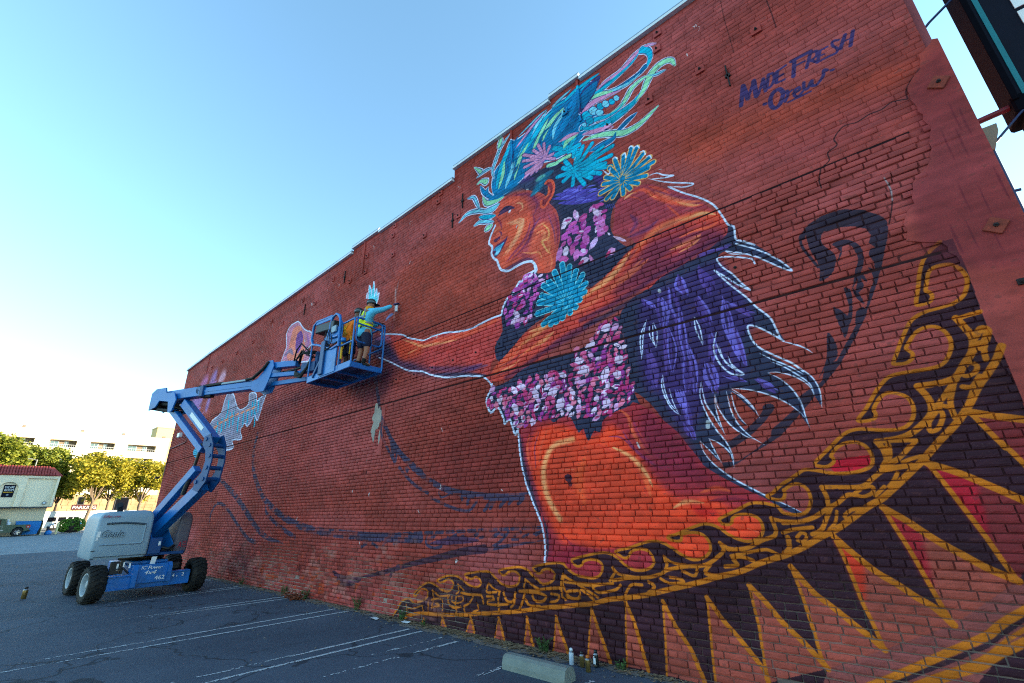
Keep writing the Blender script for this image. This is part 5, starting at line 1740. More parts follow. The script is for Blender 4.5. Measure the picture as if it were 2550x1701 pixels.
s 19 15 1:-917,2823 100,-86 84,-132 37,-131 10,-148 8,-84
s 19 14 1:-1293,2736 195,-58 161,-82 127,-98 78,-92 38,-67
s 19 12 1:-1287,2732 95,-98 75,-119 42,-122
s 19 11 1:-1280,2697 95,-91 83,-139
s 19 13 1:-1294,2692 8,-164 30,-110 54,-85
s 19 13 1:-1336,2707 9,-199 37,-138 85,-132 119,-107
s 19 14 1:-1456,2696 8,-142 83,-187 124,-132 85,-47
s 19 13 1:-1462,2687 -10,-157 20,-151 24,-116
s 19 16 1:-1574,2865 -37,-159 35,-202 74,-186 78,-140 32,-130 -9,-112
s 19 16 1:-1577,2829 8,-201 66,-162 54,-141
s 19 15 1:-1595,2246 96,-60 84,-98 18,-115
s 19 14 1:-1595,2246 34,-119 48,-133
s 19 11 1:-1689,2230 77,-98 84,-111
s 19 17 1:-1689,2230 20,-119 83,-131 151,-141 137,-92 132,-82 137,-76 137,-81
s 19 17 1:-1995,3024 -29,-140 37,-173 58,-112 70,-71
s 19 14 1:-1993,3016 -3,-153 36,-171 72,-114
s 19 11 1:-1937,2845 16,-145 49,-160
s 19 15 1:-1369,3047 56,-99 65,-70 110,-23 -51,67 -49,81
s 19 18 1:-2095,3753 -112,-204 -17,-286
s 19 15 1:-2100,3744 -73,-204 -39,-250
s 19 17 1:-2013,3688 24,-157 -39,-164
s 19 15 1:-2071,3674 -12,-138 41,-130
s 19 17 1:-2024,3681 -24,-174 17,-133
s 19 17 1:-1531,3619 -4,-155 46,-198
s 19 15 1:-1524,3617 34,-147 7,-187
s 19 19 1:-1319,3385 -64,-181 33,-185 95,-131 116,-33
s 19 14 1:-1348,3266 33,-185 97,-159
s 19 15 1:-1253,3075 26,-117 88,-103
s 19 12 1:-1325,3207 32,-183 100,-132
F 211:607,3683 -73,-49 -63,-66 -52,-102 -45,-134 -51,-153 51,-9 42,15 21,37 -5,38 -21,22 25,72 31,79 39,37 76,3 50,-27 32,-59 12,-77 -21,-78 -42,-70 -67,-41 -90,-13 -90,-7 -67,-23 -56,-41 -49,-72 -53,-86 -47,-87 -46,-85 27,-11 56,-3 42,25 18,44 -18,36 -9,26 39,53 56,63 62,25 62,-8 42,-42 20,-67 -5,-73 -33,-71 -43,-57 -55,-27 -98,-6 -100,1 -106,-12 -63,-43 -57,-58 -64,-85 -55,-73 -73,-81 56,-13 59,14 20,37 -7,32 30,52 52,59 57,20 58,-19 50,-42 17,-68 -14,-76 -34,-59 -50,-38 -63,-11 -90,8 -144,27 -80,-10 -64,-33 -86,-72 -72,-61 -90,-77 6,-27 75,-16 58,35 4,33 -11,21 53,62 70,36 79,3 57,-35 28,-65 -2,-61 -17,-39 -44,-29 -80,-20 -90,-7 -99,13 -89,25 -93,13 -70,-36 -72,-44 -58,-31 -55,-39 -47,-40 -56,-28 57,-29 57,-7 32,27 9,41 -4,17 9,3 59,38 58,8 54,-33 21,-54 -6,-71 -39,-71 -55,-32 -74,-2 -71,19 -37,52 -73,25 -78,12 -83,-5 -91,-41 -77,-34 -79,-34 -61,-32 7,-25 19,-19 57,-3 32,22 7,28 33,28 66,13 81,-7 61,-35 21,-67 -20,-67 -56,-47 -90,-16 -80,19 -78,39 -64,48 -68,35 -90,10 -98,-26 -102,-37 -103,-39 -94,-25 27,-28 57,-13 50,8 14,30 -2,26 55,13 73,10 91,-16 52,-56 12,-70 -42,-64 -74,-38 -79,-11 -75,25 -75,40 -75,49 -79,35 -85,13 -90,-10 -93,-26 -135,-43 -166,-39 61,-46 55,-18 43,17 23,37 46,29 85,17 87,-19 45,-59 0,-59 -50,-47 -92,-28 -108,1 -88,41 -70,51 -72,44 -98,20 -123,-13 -150,-31 -196,-52 25,-48 53,-21 55,19 25,31 66,29 95,6 88,-35 4,-64 -47,-66 -85,-29 -104,1 -127,16 -106,51 -78,62 -139,-3 -145,-20 -185,-47 33,-44 49,-20 54,16 11,21 72,24 77,-13 40,-40 -18,-60 -61,-38 -109,-25 -71,37 -96,54 -74,54 -129,25 -188,-22 -179,-40 33,-43 67,-6 64,40 95,17 79,-31 24,-56 -54,-71 -134,-29 -137,26 -112,66 -115,58 -149,-5 -184,-25 -151,-33 58,-40 88,-5 74,28 86,-27 18,-56 -93,-45 -140,18 -127,49 -132,46 -168,-3 -136,-33 -131,-51 65,-28 96,28 108,36 96,-40 -24,-71 -99,-52 -138,12 -143,50 -147,25 -145,-47 -146,-86 -79,-64 48,-19 79,66 109,51 106,-27 -9,-79 -129,-64 -187,-33 -121,40 -156,-41 -94,-73 -61,-82 -93,-90 5,-145 2058,-94 1761,-58 1186,45 894,96 1151,268 325,341 208,697 71,1073 5,383 -27,303 20,437 -7,314
F 212:402,2230 97,-38 261,-88 -116,-450 -65,172 -71,162 11,-46 -53,131 -64,157
F 212:54,1872 162,-87 156,-109 136,-101 140,-103 -320,-425 -45,139 -35,131 -58,179 -78,231 -58,145
A 213 .95 24:54,1872 162,-87 78,-55 -4,-135 -11,-189 -31,-89 -136,410
F 214:-306,1543 123,-101 147,-143 129,-101 101,-77 134,-74 -419,-317 -31,105 -34,140 -56,242 -47,156 -47,170
A 215 .95 24:-306,1543 123,-101 74,-72 -6,-108 -11,-206 -30,-81 -103,398
F 214:-699,1314 103,-123 123,-131 124,-90 92,-77 90,-63 76,-100 -457,-222 -34,183 -30,126 -23,165 -26,160 -38,172
A 216 .95 24:-699,1314 103,-123 62,-66 -11,-101 -32,-147 -35,-60 -49,325
F 214:-1079,1060 135,-194 121,-103 130,-117 83,-74 62,-64 -419,-196 -26,76 -19,218 -16,135 -17,140 -34,179
F 214:-1460,884 123,-138 107,-144 124,-121 100,-117 39,-52 -474,-184 -6,189 9,236 -11,145 -11,186
F 214:-1870,746 115,-169 158,-177 132,-178 24,-94 -469,-124 13,243 15,251 12,248
F 214:-2327,669 106,-213 113,-166 84,-211 17,-69 -373,6 14,157 23,268 16,228
F 214:-2760,628 84,-200 58,-227 44,-179 -237,0 28,365 23,241
F 214:-3199,501 80,-200 113,-284 -282,12 52,302 37,170
F 214:-3706,376 66,-173 84,-179 -220,-26 42,192 28,186
F 214:-4160,316 43,-143 53,-171 -150,11 35,152 19,151
F 214:-4646,252 53,-106 56,-155 -178,10 40,152 29,99
F 214:-5166,193 47,-95 40,-112 -187,2 47,97 53,108
F 214:-5759,135 37,-54 47,-81 -128,3 30,72 14,60
F 214:-6196,65 23,-58 -44,-1 21,59
F 217:-548,508 457,222 419,317 178,-57 -218,-737 -1433,-313 178,372
f 211:-81,348 168,191 156,132 300,215 -210,-703 -616,-144
s 218 56 0:402,2230 97,-38 261,-88
s 218 36 0:402,2230 64,-157 53,-131 -11,46 71,-162 65,-172
s 218 54 0:54,1872 162,-87 156,-109 136,-101 140,-103
s 218 34 0:54,1872 58,-145 78,-231 58,-179 35,-131 45,-139
s 218 52 0:-306,1543 123,-101 147,-143 129,-101 101,-77 134,-74
s 218 32 0:-306,1543 47,-170 47,-156 56,-242 34,-140 31,-105
s 218 50 0:-699,1314 103,-123 123,-131 124,-90 92,-77 90,-63 76,-100
s 218 30 0:-699,1314 38,-172 26,-160 23,-165 30,-126 34,-183
s 218 48 0:-1079,1060 135,-194 121,-103 130,-117 83,-74 62,-64
s 218 28 0:-1079,1060 34,-179 17,-140 16,-135 19,-218 26,-76
s 218 46 0:-1460,884 123,-138 107,-144 124,-121 100,-117 39,-52
s 218 26 0:-1460,884 11,-186 11,-145 -9,-236 6,-189
s 218 44 0:-1870,746 115,-169 158,-177 132,-178 24,-94
s 218 24 0:-1870,746 -12,-248 -15,-251 -13,-243
s 218 42 0:-2327,669 106,-213 113,-166 84,-211 17,-69
s 218 22 0:-2327,669 -16,-228 -23,-268 -14,-157
s 218 40 0:-2760,628 84,-200 58,-227 44,-179
s 218 20 0:-2760,628 -23,-241 -28,-365
s 218 40 0:-3199,501 80,-200 113,-284
s 218 20 0:-3199,501 -37,-170 -52,-302
s 218 40 0:-3706,376 66,-173 84,-179
s 218 20 0:-3706,376 -28,-186 -42,-192
s 218 40 0:-4160,316 43,-143 53,-171
s 218 20 0:-4160,316 -19,-151 -35,-152
s 218 40 0:-4646,252 53,-106 56,-155
s 218 20 0:-4646,252 -29,-99 -40,-152
s 218 40 0:-5166,193 47,-95 40,-112
s 218 20 0:-5166,193 -53,-108 -47,-97
s 218 40 0:-5759,135 37,-54 47,-81
s 218 20 0:-5759,135 -14,-60 -30,-72
s 218 40 0:-6196,65 23,-58
s 218 20 0:-6196,65 -21,-59
F 219:-669,247 514,272 226,127 111,99 160,120 -11,-38 -151,-120 -120,-99 -226,-128 -301,-166 -106,-59
s 218 50 0:-709,240 142,75 221,126 201,118 219,125 101,88 175,121
s 218 24 0:-518,256 244,130 265,138 178,145 149,111
s 218 52 0:-412,286 273,143 119,56 115,83 181,116
s 218 50 0:708,2701 -52,-94 -66,-86 -90,-106 -73,-110 -95,-120 -74,-75 -83,-75 -76,-77 -76,-76 -48,-40 -50,-45 -125,-108 -100,-81 -95,-52 -165,-113 -103,-68 -139,-70 -160,-91 -161,-71 -63,-19 -152,-53 -190,-82 -223,-61 -125,-42 -193,-56 -253,-69 -177,-51 -276,-54 -194,-33 -204,-58 -431,-74 -247,-38 -243,-49 -308,-55 -498,-72 -548,-79 -467,-42 -359,-29 -301,-64 -81,-56
s 218 51 0:526,2993 27,-87 21,-99 -32,-110 -69,-87 -68,-88 -73,-31 -96,-7 -81,2
s 218 37 0:523,2983 73,12 73,9
s 218 51 0:577,2793 65,75 26,-34 -62,-127
s 218 39 0:574,2781 -24,-86 62,63 -12,-138
s 218 34 0:455,2575 45,35 37,-27 -23,-52 -58,-20 -18,36 17,28
s 218 48 0:154,2482 35,-87 8,-78 -23,-72 -78,-78 -94,-64 -96,-27 -125,-5
s 218 39 0:398,2497 -51,-53 -102,-122
s 218 39 0:371,2464 -50,-117 -14,-72 3,-75
s 218 34 0:193,2318 54,-9 57,-28
s 218 34 0:230,2280 -81,-95 -10,-73 52,18 52,92 -4,57
s 218 39 0:416,2431 51,-10 64,75
s 218 34 0:472,2408 -54,-102
s 218 48 0:-220,2067 30,-70 6,-99
s 218 34 0:-209,2069 141,-8 106,-9
s 218 30 0:25,2039 -75,-67 -77,-68 -58,-33
s 218 43 0:-151,2032 -16,-87 -61,-83
s 218 34 0:-22,2006 -66,-68 -81,-43
s 218 30 0:35,1927 -72,-18 -54,-20
s 218 43 0:-246,1832 106,18 101,11
s 218 37 0:-247,1826 -63,-46 -65,-53 -58,-18 -266,11
s 218 30 0:-425,1698 87,9 -12,-49 -69,-28 -48,26 39,30
s 218 37 0:-698,1716 20,-84 -9,-77
s 218 37 0:-689,1549 73,30 92,67 65,-2
s 218 39 0:-699,1537 -114,-69 -128,-38 -125,-8
s 218 30 0:-146,1807 -39,-58 -42,-47
s 218 30 0:-257,1704 -78,-70
s 218 37 0:-670,1543 -53,-88 -54,-87 -78,-39
s 218 30 0:-431,1539 -87,-11 -66,-49 38,-24 86,48
s 218 25 0:-631,1517 -30,-87 -59,-62
s 218 34 0:-1083,1338 80,27 160,21
s 218 43 0:-1054,1300 -3,-76 -48,-53
s 218 29 0:-980,1302 45,38 36,-24 -41,-51 -39,11
s 218 37 0:-1157,1463 19,-99 -23,-53 -112,-42 -148,-70 -171,-20
s 218 34 0:-1152,1456 92,-20 156,-6
s 218 30 0:-1043,1275 -28,-77 -46,-40
s 218 30 0:-1573,1126 145,33 179,33 82,-36
s 218 37 0:-1661,1239 26,-61 -53,-57 -149,-89 -205,-26 -184,-39 -63,-32
s 218 34 0:-1654,1232 65,-39 138,-9
s 218 34 0:-2258,1089 22,-79 -44,-75
s 218 29 0:-2256,1085 90,-50 127,-14
s 218 37 0:-1386,1095 -104,28 -73,-23 32,-52 -116,-19
s 218 37 0:-1792,1034 -56,-71 99,-21 221,47
s 218 30 0:-1918,1000 -42,-72 -120,34
s 218 37 0:-2316,919 -143,-39 -218,-22 -212,-38
s 218 32 0:-2884,952 23,-53 -67,-82
s 218 29 0:-2875,944 70,-57 202,-17
s 218 30 0:-2220,896 97,-7 44,-25 -149,-25 -95,36
s 218 34 0:-2465,836 64,-39 -78,-64
s 218 30 0:-2540,801 -127,-10 -85,-96
s 218 30 0:-2893,789 -200,-31 -65,-36 77,-40 220,49 63,50
s 218 30 0:-3580,820 131,-41 226,-94 117,-52
s 218 32 0:-3540,756 219,1 248,3
s 218 30 0:-3558,821 -18,-100 70,-108 128,-20 28,81 -153,-13
s 218 30 0:-3567,839 -32,-86 2,-154 47,-32
s 218 30 0:-3568,830 120,-56 58,-23
s 218 37 0:-3378,752 176,-4 149,20
s 218 37 0:-3603,689 -194,-25 -217,-37 -254,-31
s 218 29 0:-4162,741 -32,-100
s 218 29 0:-4155,737 103,-55 94,-31
s 218 34 0:-4140,598 180,5 118,-27 -56,-60 -121,-3 -39,54
s 218 30 0:-3762,611 115,-8 -29,-57 -104,-28
s 218 34 0:-4183,584 -31,-89 -61,-102
s 218 37 0:-4171,509 67,-60 163,7
s 218 34 0:-4551,562 59,-94 104,1 47,102
s 218 29 0:-4342,561 -18,-109 -60,-54
s 218 34 0:-4612,567 -32,-103 13,-118
s 218 30 0:-4833,631 -17,-94 176,15
s 218 25 0:-4817,643 96,-54 94,-23
s 218 32 0:-4850,486 96,8 32,-37 -112,-21 0,-41 173,8 198,29
s 218 34 0:-5358,483 175,-6 219,9 49,-88
s 218 29 0:-5115,472 -33,-55 -67,-59 -86,-40 19,-72
s 218 30 0:-5465,430 -15,-88 22,-125
s 218 34 0:-5630,426 -15,-89 113,-54 161,27
s 218 22 0:-5556,422 3,-65 109,-11 123,44 -18,51 -108,-9
s 218 29 0:-6000,462 27,-112 -32,-115
s 218 25 0:-5989,457 151,-55 226,26
s 218 29 0:-6012,335 214,32 45,-139
s 218 29 0:-5911,300 79,-25 -173,-40
s 218 25 0:-6090,305 10,-145
s 218 24 0:-5433,585 20,-85 -53,-37
s 218 22 0:-5424,581 118,-62
s 218 25 0:-6632,206 32,-103
s 218 24 0:-6583,164 171,17 184,54 26,-66
s 218 25 0:-5046,385 33,-69 -99,-41
s 218 29 0:-3408,669 -98,-8 -29,-57 84,-19 108,19
s 218 30 0:-3323,694 89,-45 75,-45
f 211:673,2938 -20,-21 -28,8 -8,30 22,21 28,-8
f 211:671,2730 -10,-12 -15,4 -4,15 11,11 15,-4
f 211:287,2442 -16,-17 -24,4 -7,21 17,18 24,-5
f 211:-1079,1223 -31,-32 -50,-2 -20,31 32,32 51,1
f 211:-557,1666 -26,-27 -40,1 -14,29 27,27 40,-2
F 220:-558,1938 106,18 169,5 -24,-81 -116,-36 -155,3 -27,35
s 218 30 0:607,3683 -73,-49 -63,-66 -52,-102 -45,-134 -51,-153 51,-9 42,15 21,37 -5,38 -21,22 25,72 31,79 39,37 76,3 50,-27 32,-59 12,-77 -21,-78 -42,-70 -67,-41 -90,-13 -90,-7 -67,-23 -56,-41 -49,-72 -53,-86 -47,-87 -46,-85 27,-11 56,-3 42,25 18,44 -18,36 -9,26 39,53 56,63 62,25 62,-8 42,-42 20,-67 -5,-73 -33,-71 -43,-57 -55,-27 -98,-6 -100,1 -106,-12 -63,-43 -57,-58 -64,-85 -55,-73 -73,-81 56,-13 59,14 20,37 -7,32 30,52 52,59 57,20 58,-19 50,-42 17,-68 -14,-76 -34,-59 -50,-38 -63,-11 -90,8 -144,27 -80,-10 -64,-33 -86,-72 -72,-61 -90,-77 6,-27 75,-16 58,35 4,33 -11,21 53,62 70,36 79,3 57,-35 28,-65 -2,-61 -17,-39 -44,-29 -80,-20 -90,-7 -99,13 -89,25 -93,13 -70,-36 -72,-44 -58,-31 -55,-39 -47,-40 -56,-28 57,-29 57,-7 32,27 9,41 -4,17 9,3 59,38 58,8 54,-33 21,-54 -6,-71 -39,-71 -55,-32 -74,-2 -71,19 -37,52 -73,25 -78,12 -83,-5 -91,-41 -77,-34 -79,-34 -61,-32 7,-25 19,-19 57,-3 32,22 7,28 33,28 66,13 81,-7 61,-35 21,-67 -20,-67 -56,-47 -90,-16 -80,19 -78,39 -64,48 -68,35 -90,10 -98,-26 -102,-37 -103,-39 -94,-25 27,-28 57,-13 50,8 14,30 -2,26 55,13 73,10 91,-16 52,-56 12,-70 -42,-64 -74,-38 -79,-11 -75,25 -75,40 -75,49 -79,35 -85,13 -90,-10 -93,-26 -135,-43 -166,-39 61,-46 55,-18 43,17 23,37 46,29 85,17 87,-19 45,-59 0,-59 -50,-47 -92,-28 -108,1 -88,41 -70,51 -72,44 -98,20 -123,-13 -150,-31 -196,-52 25,-48 53,-21 55,19 25,31 66,29 95,6 88,-35 4,-64 -47,-66 -85,-29 -104,1 -127,16 -106,51 -78,62 -139,-3 -145,-20 -185,-47 33,-44 49,-20 54,16 11,21 72,24 77,-13 40,-40 -18,-60 -61,-38 -109,-25 -71,37 -96,54 -74,54 -129,25 -188,-22 -179,-40 33,-43 67,-6 64,40 95,17 79,-31 24,-56 -54,-71 -134,-29 -137,26 -112,66 -115,58 -149,-5 -184,-25 -151,-33 58,-40 88,-5 74,28 86,-27 18,-56 -93,-45 -140,18 -127,49 -132,46 -168,-3 -136,-33 -131,-51 65,-28 96,28 108,36 96,-40 -24,-71 -99,-52 -138,12 -143,50 -147,25 -145,-47 -146,-86 -79,-64 48,-19 79,66 109,51 106,-27 -9,-79 -129,-64 -187,-33 -121,40 -156,-41 -94,-73 -61,-82 -93,-90
s 221 50 0:-561,6120 69,271
s 221 57 0:-490,6376 15,-206
s 221 36 0:-475,6170 102,201
s 221 56 0:-373,6371 -14,-231
s 221 32 0:-363,6149 86,178
s 221 42 0:-277,6327 -8,-185
s 221 22 0:-334,6213 54,-3
s 221 38 0:-268,6172 52,176
s 221 35 0:-216,6348 46,-22 -7,-89 -51,-72 -40,-4
s 221 38 0:-167,6180 41,146
s 221 28 0:-140,6321 105,23
s 221 25 0:-146,6241 65,2
s 221 31 0:-168,6172 83,-7
s 221 43 0:1,6140 55,213
s 221 45 0:26,6357 190,-5
s 221 24 0:38,6266 103,-2
s 221 36 0:136,6162 73,165
s 221 29 0:209,6327 58,-14 -27,-71 -68,-11
s 221 32 0:189,6227 54,-70
s 221 35 0:245,6168 44,119
s 221 26 0:256,6296 105,-4
s 221 20 0:268,6222 50,-4
s 221 26 0:243,6160 95,-4
s 221 28 0:466,6298 -49,23 -11,-57 26,-64 -20,-48 -67,7
s 221 38 0:530,6319 -74,-143
s 221 37 0:599,6314 -60,-167
s 221 21 0:480,6247 93,-11
s 221 49 0:-132,6006 -25,64 -60,-2 -46,-68 -11,-99 35,-57 56,33 56,113
s 221 36 0:-93,5992 -4,-57 -40,-65
s 221 27 0:-92,5955 46,16
s 221 33 0:-41,5916 56,7 0,40 -34,-10 -23,-68 32,-40 45,34
s 221 34 0:71,5989 -13,-85 28,-19 56,78 -9,-69 39,-16 71,63 25,71 25,-18
s 221 23 0:-115,5838 219,-6
s 221 38 0:-335,5975 16,-6
s 221 33 0:326,5966 15,-6
s 222 10 0:-36,4788 27,63 79,52 8,95 90,43 -7,86 101,95 113,-18 106,25 96,-9 92,31 106,-41
s 222 9 0:775,5210 11,90 58,94 86,70
s 222 10 0:-36,4788 -25,-83 1,-88
s 222 9 0:437,4406 -13,-99 -8,-82 -48,-147 -29,-71
s 223 11 0:418,4470 14,-132 -16,-113
s 224 8 0:-488,7925 -11,-289 2,-348 3,-335
s 225 11 0:-21,7438 8,-249 0,-233
s 226 11 1:1367,4997 -6,-155 -3,-170
s 226 10 1:927,3712 -1,-132 3,-145
s 226 12 1:1006,4985 -2,-163 2,-180
s 226 12 1:1050,4893 -3,-160 2,-176
s 226 10 1:1088,4142 -3,-139 1,-154
s 226 11 1:701,3806 2,-140 6,-153
s 226 11 1:708,3808 2,-140 6,-152
s 226 12 1:1149,5144 -4,-164 0,-180
s 226 11 1:803,3808 0,-137 6,-151
s 226 12 1:977,4706 -2,-157 3,-172
s 226 11 1:1082,4209 -3,-142 1,-155
s 226 11 1:956,4087 -1,-141 2,-155
s 226 12 1:890,4723 -1,-159 5,-174
s 226 11 1:851,4163 0,-145 4,-159
A 227 .55 76:810,5302 134,171 168,137 19,-333 9,-629 -22,-940 -11,-415 -563,226 -11,560 30,204 196,180 29,621
"""
OPS = []
for ln in OPS_SRC.strip().splitlines():
    hd_, pt_ = ln.split(':'); hd_ = hd_.split(); q = np.cumsum([list(map(int, t.split(','))) for t in pt_.split()], 0)
    OPS.append((hd_[0], PAL[int(hd_[1])], *map(float, hd_[2:]), [tuple(t) for t in q.tolist()]))

# ---- the mural picture, generated here ----
rngm = np.random.default_rng(3)
cv = Canvas(np.array((150, 64, 56), np.float32)/255)
n1 = value_noise(rngm, 300, 160); n2 = value_noise(rngm, 70, 40); n3 = value_noise(rngm, 14, 9)
base2 = np.array((132, 50, 38), np.float32)/255; base3 = np.array((160, 78, 76), np.float32)/255
k = np.clip((n1-.5)*2.2, 0, 1)[:, :, None]; cv.a += k*(base2-cv.a)*.75
k = np.clip((.48-n1+.2*(n2-.5))*2.4, 0, 1)[:, :, None]; cv.a += k*(base3-cv.a)*.8
BLOCKS = brick_blocks(rngm)
paint_ops(cv, OPS)
# two long open joints, drawn near black
GROOVE = {55: .020, 74: .018}
for r_, g_ in GROOVE.items():
    zc = -.02+.0655*r_+sum(v for k_, v in GROOVE.items() if k_ < r_)+g_/2
    cv.stroke((26, 16, 20), g_*1000+3, [(-22900, zc*1000), (-12000, zc*1000), (580 if r_ < 60 else 690, zc*1000)])
# uneven coats, brush and roller streaks, thin patches where the red shows through
g = 1+.16*(n2-.5)+.14*(n3-.5)+.12*(value_noise(rngm, 90, 5)-.5)
cv.a *= g[:, :, None]*np.array((1.02, .955, .99), np.float32)
# worn foot of the wall: bare pinkish brick and pale salts, in the far and middle bays
zz = (np.arange(TH)/PPM)[:, None]; xx = (MX0+np.arange(TW)/PPM)[None, :]
salt = np.clip((value_noise(rngm, 30, 14)*.55+n2*.45-.42-.36*np.abs(zz-.35)/1.0)*3.2, 0, .75)*(((xx < -5.2) & (xx > -15)).astype(np.float32))
salt = salt*np.clip((-5.2-xx)/1.2, 0, 1)
cv.a += salt[:, :, None]*(np.array((156, 98, 90), np.float32)/255-cv.a)
raw = (value_noise(rngm, 26, 10) > .80)*(zz < 1.1)*np.clip(1.2-zz, 0, 1)*(xx < -6.2)*(xx > -12.5)
cv.a += (raw*.8)[:, :, None]*(np.array((172, 62, 32), np.float32)/255-cv.a)
chip = (value_noise(rngm, 7, 4)*.6+n3*.4 > .81)
cv.a += (chip*.35)[:, :, None]*(np.array((96, 52, 48), np.float32)/255-cv.a)
# pale flecks of old white paint
for i in range(60):
    x = rngm.uniform(-22, .4); z = rngm.uniform(.4, 7.6); r = rngm.uniform(.008, .03) if i > 5 else rngm.uniform(.03, .05)
    cv.stroke((196, 196, 200), r*1000, [(x*1000, z*1000), (x*1000+rngm.uniform(-40, 40), z*1000+rngm.uniform(10, 60))], 0, .8)
for (x, z, r) in [(-5.62, 7.68, .08), (-7.2, 7.55, .10), (-8.66, 7.62, .07), (-10.6, 7.4, .08), (-.82, 7.75, .08), (-12.3, 7.3, .07), (-14.2, 7.1, .07)]:
    for q_ in range(7):
        dx_, dz_ = rngm.normal(0, r*.3), rngm.normal(0, r*.55)
        cv.stroke((202, 206, 212), rngm.uniform(12, 38), [((x+dx_)*1000, (z+dz_)*1000), ((x+dx_)*1000+rngm.uniform(-25, 25), (z+dz_)*1000+rngm.uniform(10, 50))], 1, .9)
img = bpy.data.images.new('mural', TW, TH, alpha=False, float_buffer=False)
px = np.ones((TH, TW, 4), np.float32); px[:, :, :3] = np.clip(cv.a, 0, 1)
img.pixels.foreach_set(px.ravel()); img.update(); img.pack()
del px

def wall_mat(name, mortar):
    m = bpy.data.materials.new(name); m.use_nodes = True; nt = m.node_tree; b = nt.nodes['Principled BSDF']; N = nt.nodes.new; Lk = nt.links.new
    geo = N('ShaderNodeNewGeometry'); sp = N('ShaderNodeSeparateXYZ'); Lk(geo.outputs['Position'], sp.inputs[0])
    def mr(sock, a, bb, c=0, d=1):
        n = N('ShaderNodeMapRange'); n.inputs['From Min'].default_value = a; n.inputs['From Max'].default_value = bb; n.inputs['To Min'].default_value = c; n.inputs['To Max'].default_value = d; Lk(sock, n.inputs['Value']); return n.outputs[0]
    cb = N('ShaderNodeCombineXYZ'); Lk(mr(sp.outputs['X'], MX0*U, MX1*U), cb.inputs['X']); Lk(mr(sp.outputs['Z'], 0, MZ1*U), cb.inputs['Y'])
    im = N('ShaderNodeTexImage'); im.image = img; im.extension = 'EXTEND'; Lk(cb.outputs[0], im.inputs[0])
    def noise(sc, det=5):
        n = N('ShaderNodeTexNoise'); n.inputs['Scale'].default_value = sc; n.inputs['Detail'].default_value = det; Lk(geo.outputs['Position'], n.inputs['Vector']); return n.outputs['Fac']
    def mix(f, a, c, mode='MIX'):
        n = N('ShaderNodeMix'); n.data_type = 'RGBA'; n.blend_type = mode
        if hasattr(f, 'links') or not isinstance(f, (int, float)): Lk(f, n.inputs['Factor'])
        else: n.inputs['Factor'].default_value = f
        for s, v in (('A', a), ('B', c)):
            if isinstance(v, tuple): n.inputs[s].default_value = (*v, 1)
            else: Lk(v, n.inputs[s])
        return n.outputs['Result']
    col = im.outputs['Color']
    if mortar:
        # spray reaches the joints only in part: raw dark mortar shows
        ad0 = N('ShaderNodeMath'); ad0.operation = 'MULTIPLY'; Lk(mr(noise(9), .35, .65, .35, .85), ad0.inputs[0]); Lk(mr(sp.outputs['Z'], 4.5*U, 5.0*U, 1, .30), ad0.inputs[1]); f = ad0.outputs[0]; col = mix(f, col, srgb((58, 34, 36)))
        # pale lime mortar where the foot of the wall has lost its paint
        mu = N('ShaderNodeMath'); mu.operation = 'MULTIPLY'; Lk(mr(sp.outputs['Z'], 1.25, .6), mu.inputs[0]); Lk(mr(noise(1.1, 3), .42, .6), mu.inputs[1])
        mu2 = N('ShaderNodeMath'); mu2.operation = 'MULTIPLY'; Lk(mu.outputs[0], mu2.inputs[0]); mx3 = N('ShaderNodeMath'); mx3.operation = 'MAXIMUM'; Lk(mr(sp.outputs['X'], -4.5*U, -7*U), mx3.inputs[0]); Lk(mr(sp.outputs['X'], -2.6*U, -1.2*U, 0, .32), mx3.inputs[1]); Lk(mx3.outputs[0], mu2.inputs[1])
        col = mix(mu2.outputs[0], col, srgb((158, 146, 138)))
    else:
        # one brick takes the paint a little differently from the next
        wn_ = N('ShaderNodeNewGeometry')
        ra = N('ShaderNodeMapRange'); ra.inputs['To Min'].default_value = .90; ra.inputs['To Max'].default_value = 1.08; Lk(wn_.outputs['Random Per Island'], ra.inputs['Value'])
        col = mix(1.0, col, ra.outputs[0], 'MULTIPLY')
        ml = N('ShaderNodeMath'); ml.operation = 'MULTIPLY'; Lk(mr(sp.outputs['Z'], 1.5*U, .7*U), ml.inputs[0]); Lk(mr(noise(.9, 2), .35, .6, .3, 1), ml.inputs[1])
        rb_ = N('ShaderNodeMapRange'); rb_.inputs['To Min'].default_value = .62; rb_.inputs['To Max'].default_value = 1.22; Lk(wn_.outputs['Random Per Island'], rb_.inputs['Value'])
        col = mix(ml.outputs[0], col, mix(1.0, col, rb_.outputs[0], 'MULTIPLY'))
        col = mix(mr(noise(55, 3), .60, .78, 0, .45), col, srgb((70, 38, 38)))
        col = mix(mr(noise(140, 2), .64, .8, 0, .35), col, srgb((150, 120, 112)))
    Lk(col, b.inputs['Base Color']); b.inputs['Roughness'].default_value = .75 if not mortar else .95; b.inputs['Specular IOR Level'].default_value = .14 if not mortar else .05
    bp = N('ShaderNodeBump'); bp.inputs['Strength'].default_value = .55; bp.inputs['Distance'].default_value = .006
    ad = N('ShaderNodeMath'); ad.operation = 'ADD'; Lk(noise(38, 6), ad.inputs[0]); Lk(noise(7, 4), ad.inputs[1]); Lk(ad.outputs[0], bp.inputs['Height']); Lk(bp.outputs[0], b.inputs['Normal'])
    return m
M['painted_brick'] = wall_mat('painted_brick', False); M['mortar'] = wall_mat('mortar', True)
mk('plaster', (134, 58, 62), .7, var=.07, scale=1.2, bump=.25, dirt=((92, 36, 46), .5))
mk('plaster_grey', (150, 142, 136), .95, var=.15, scale=6, bump=.6)

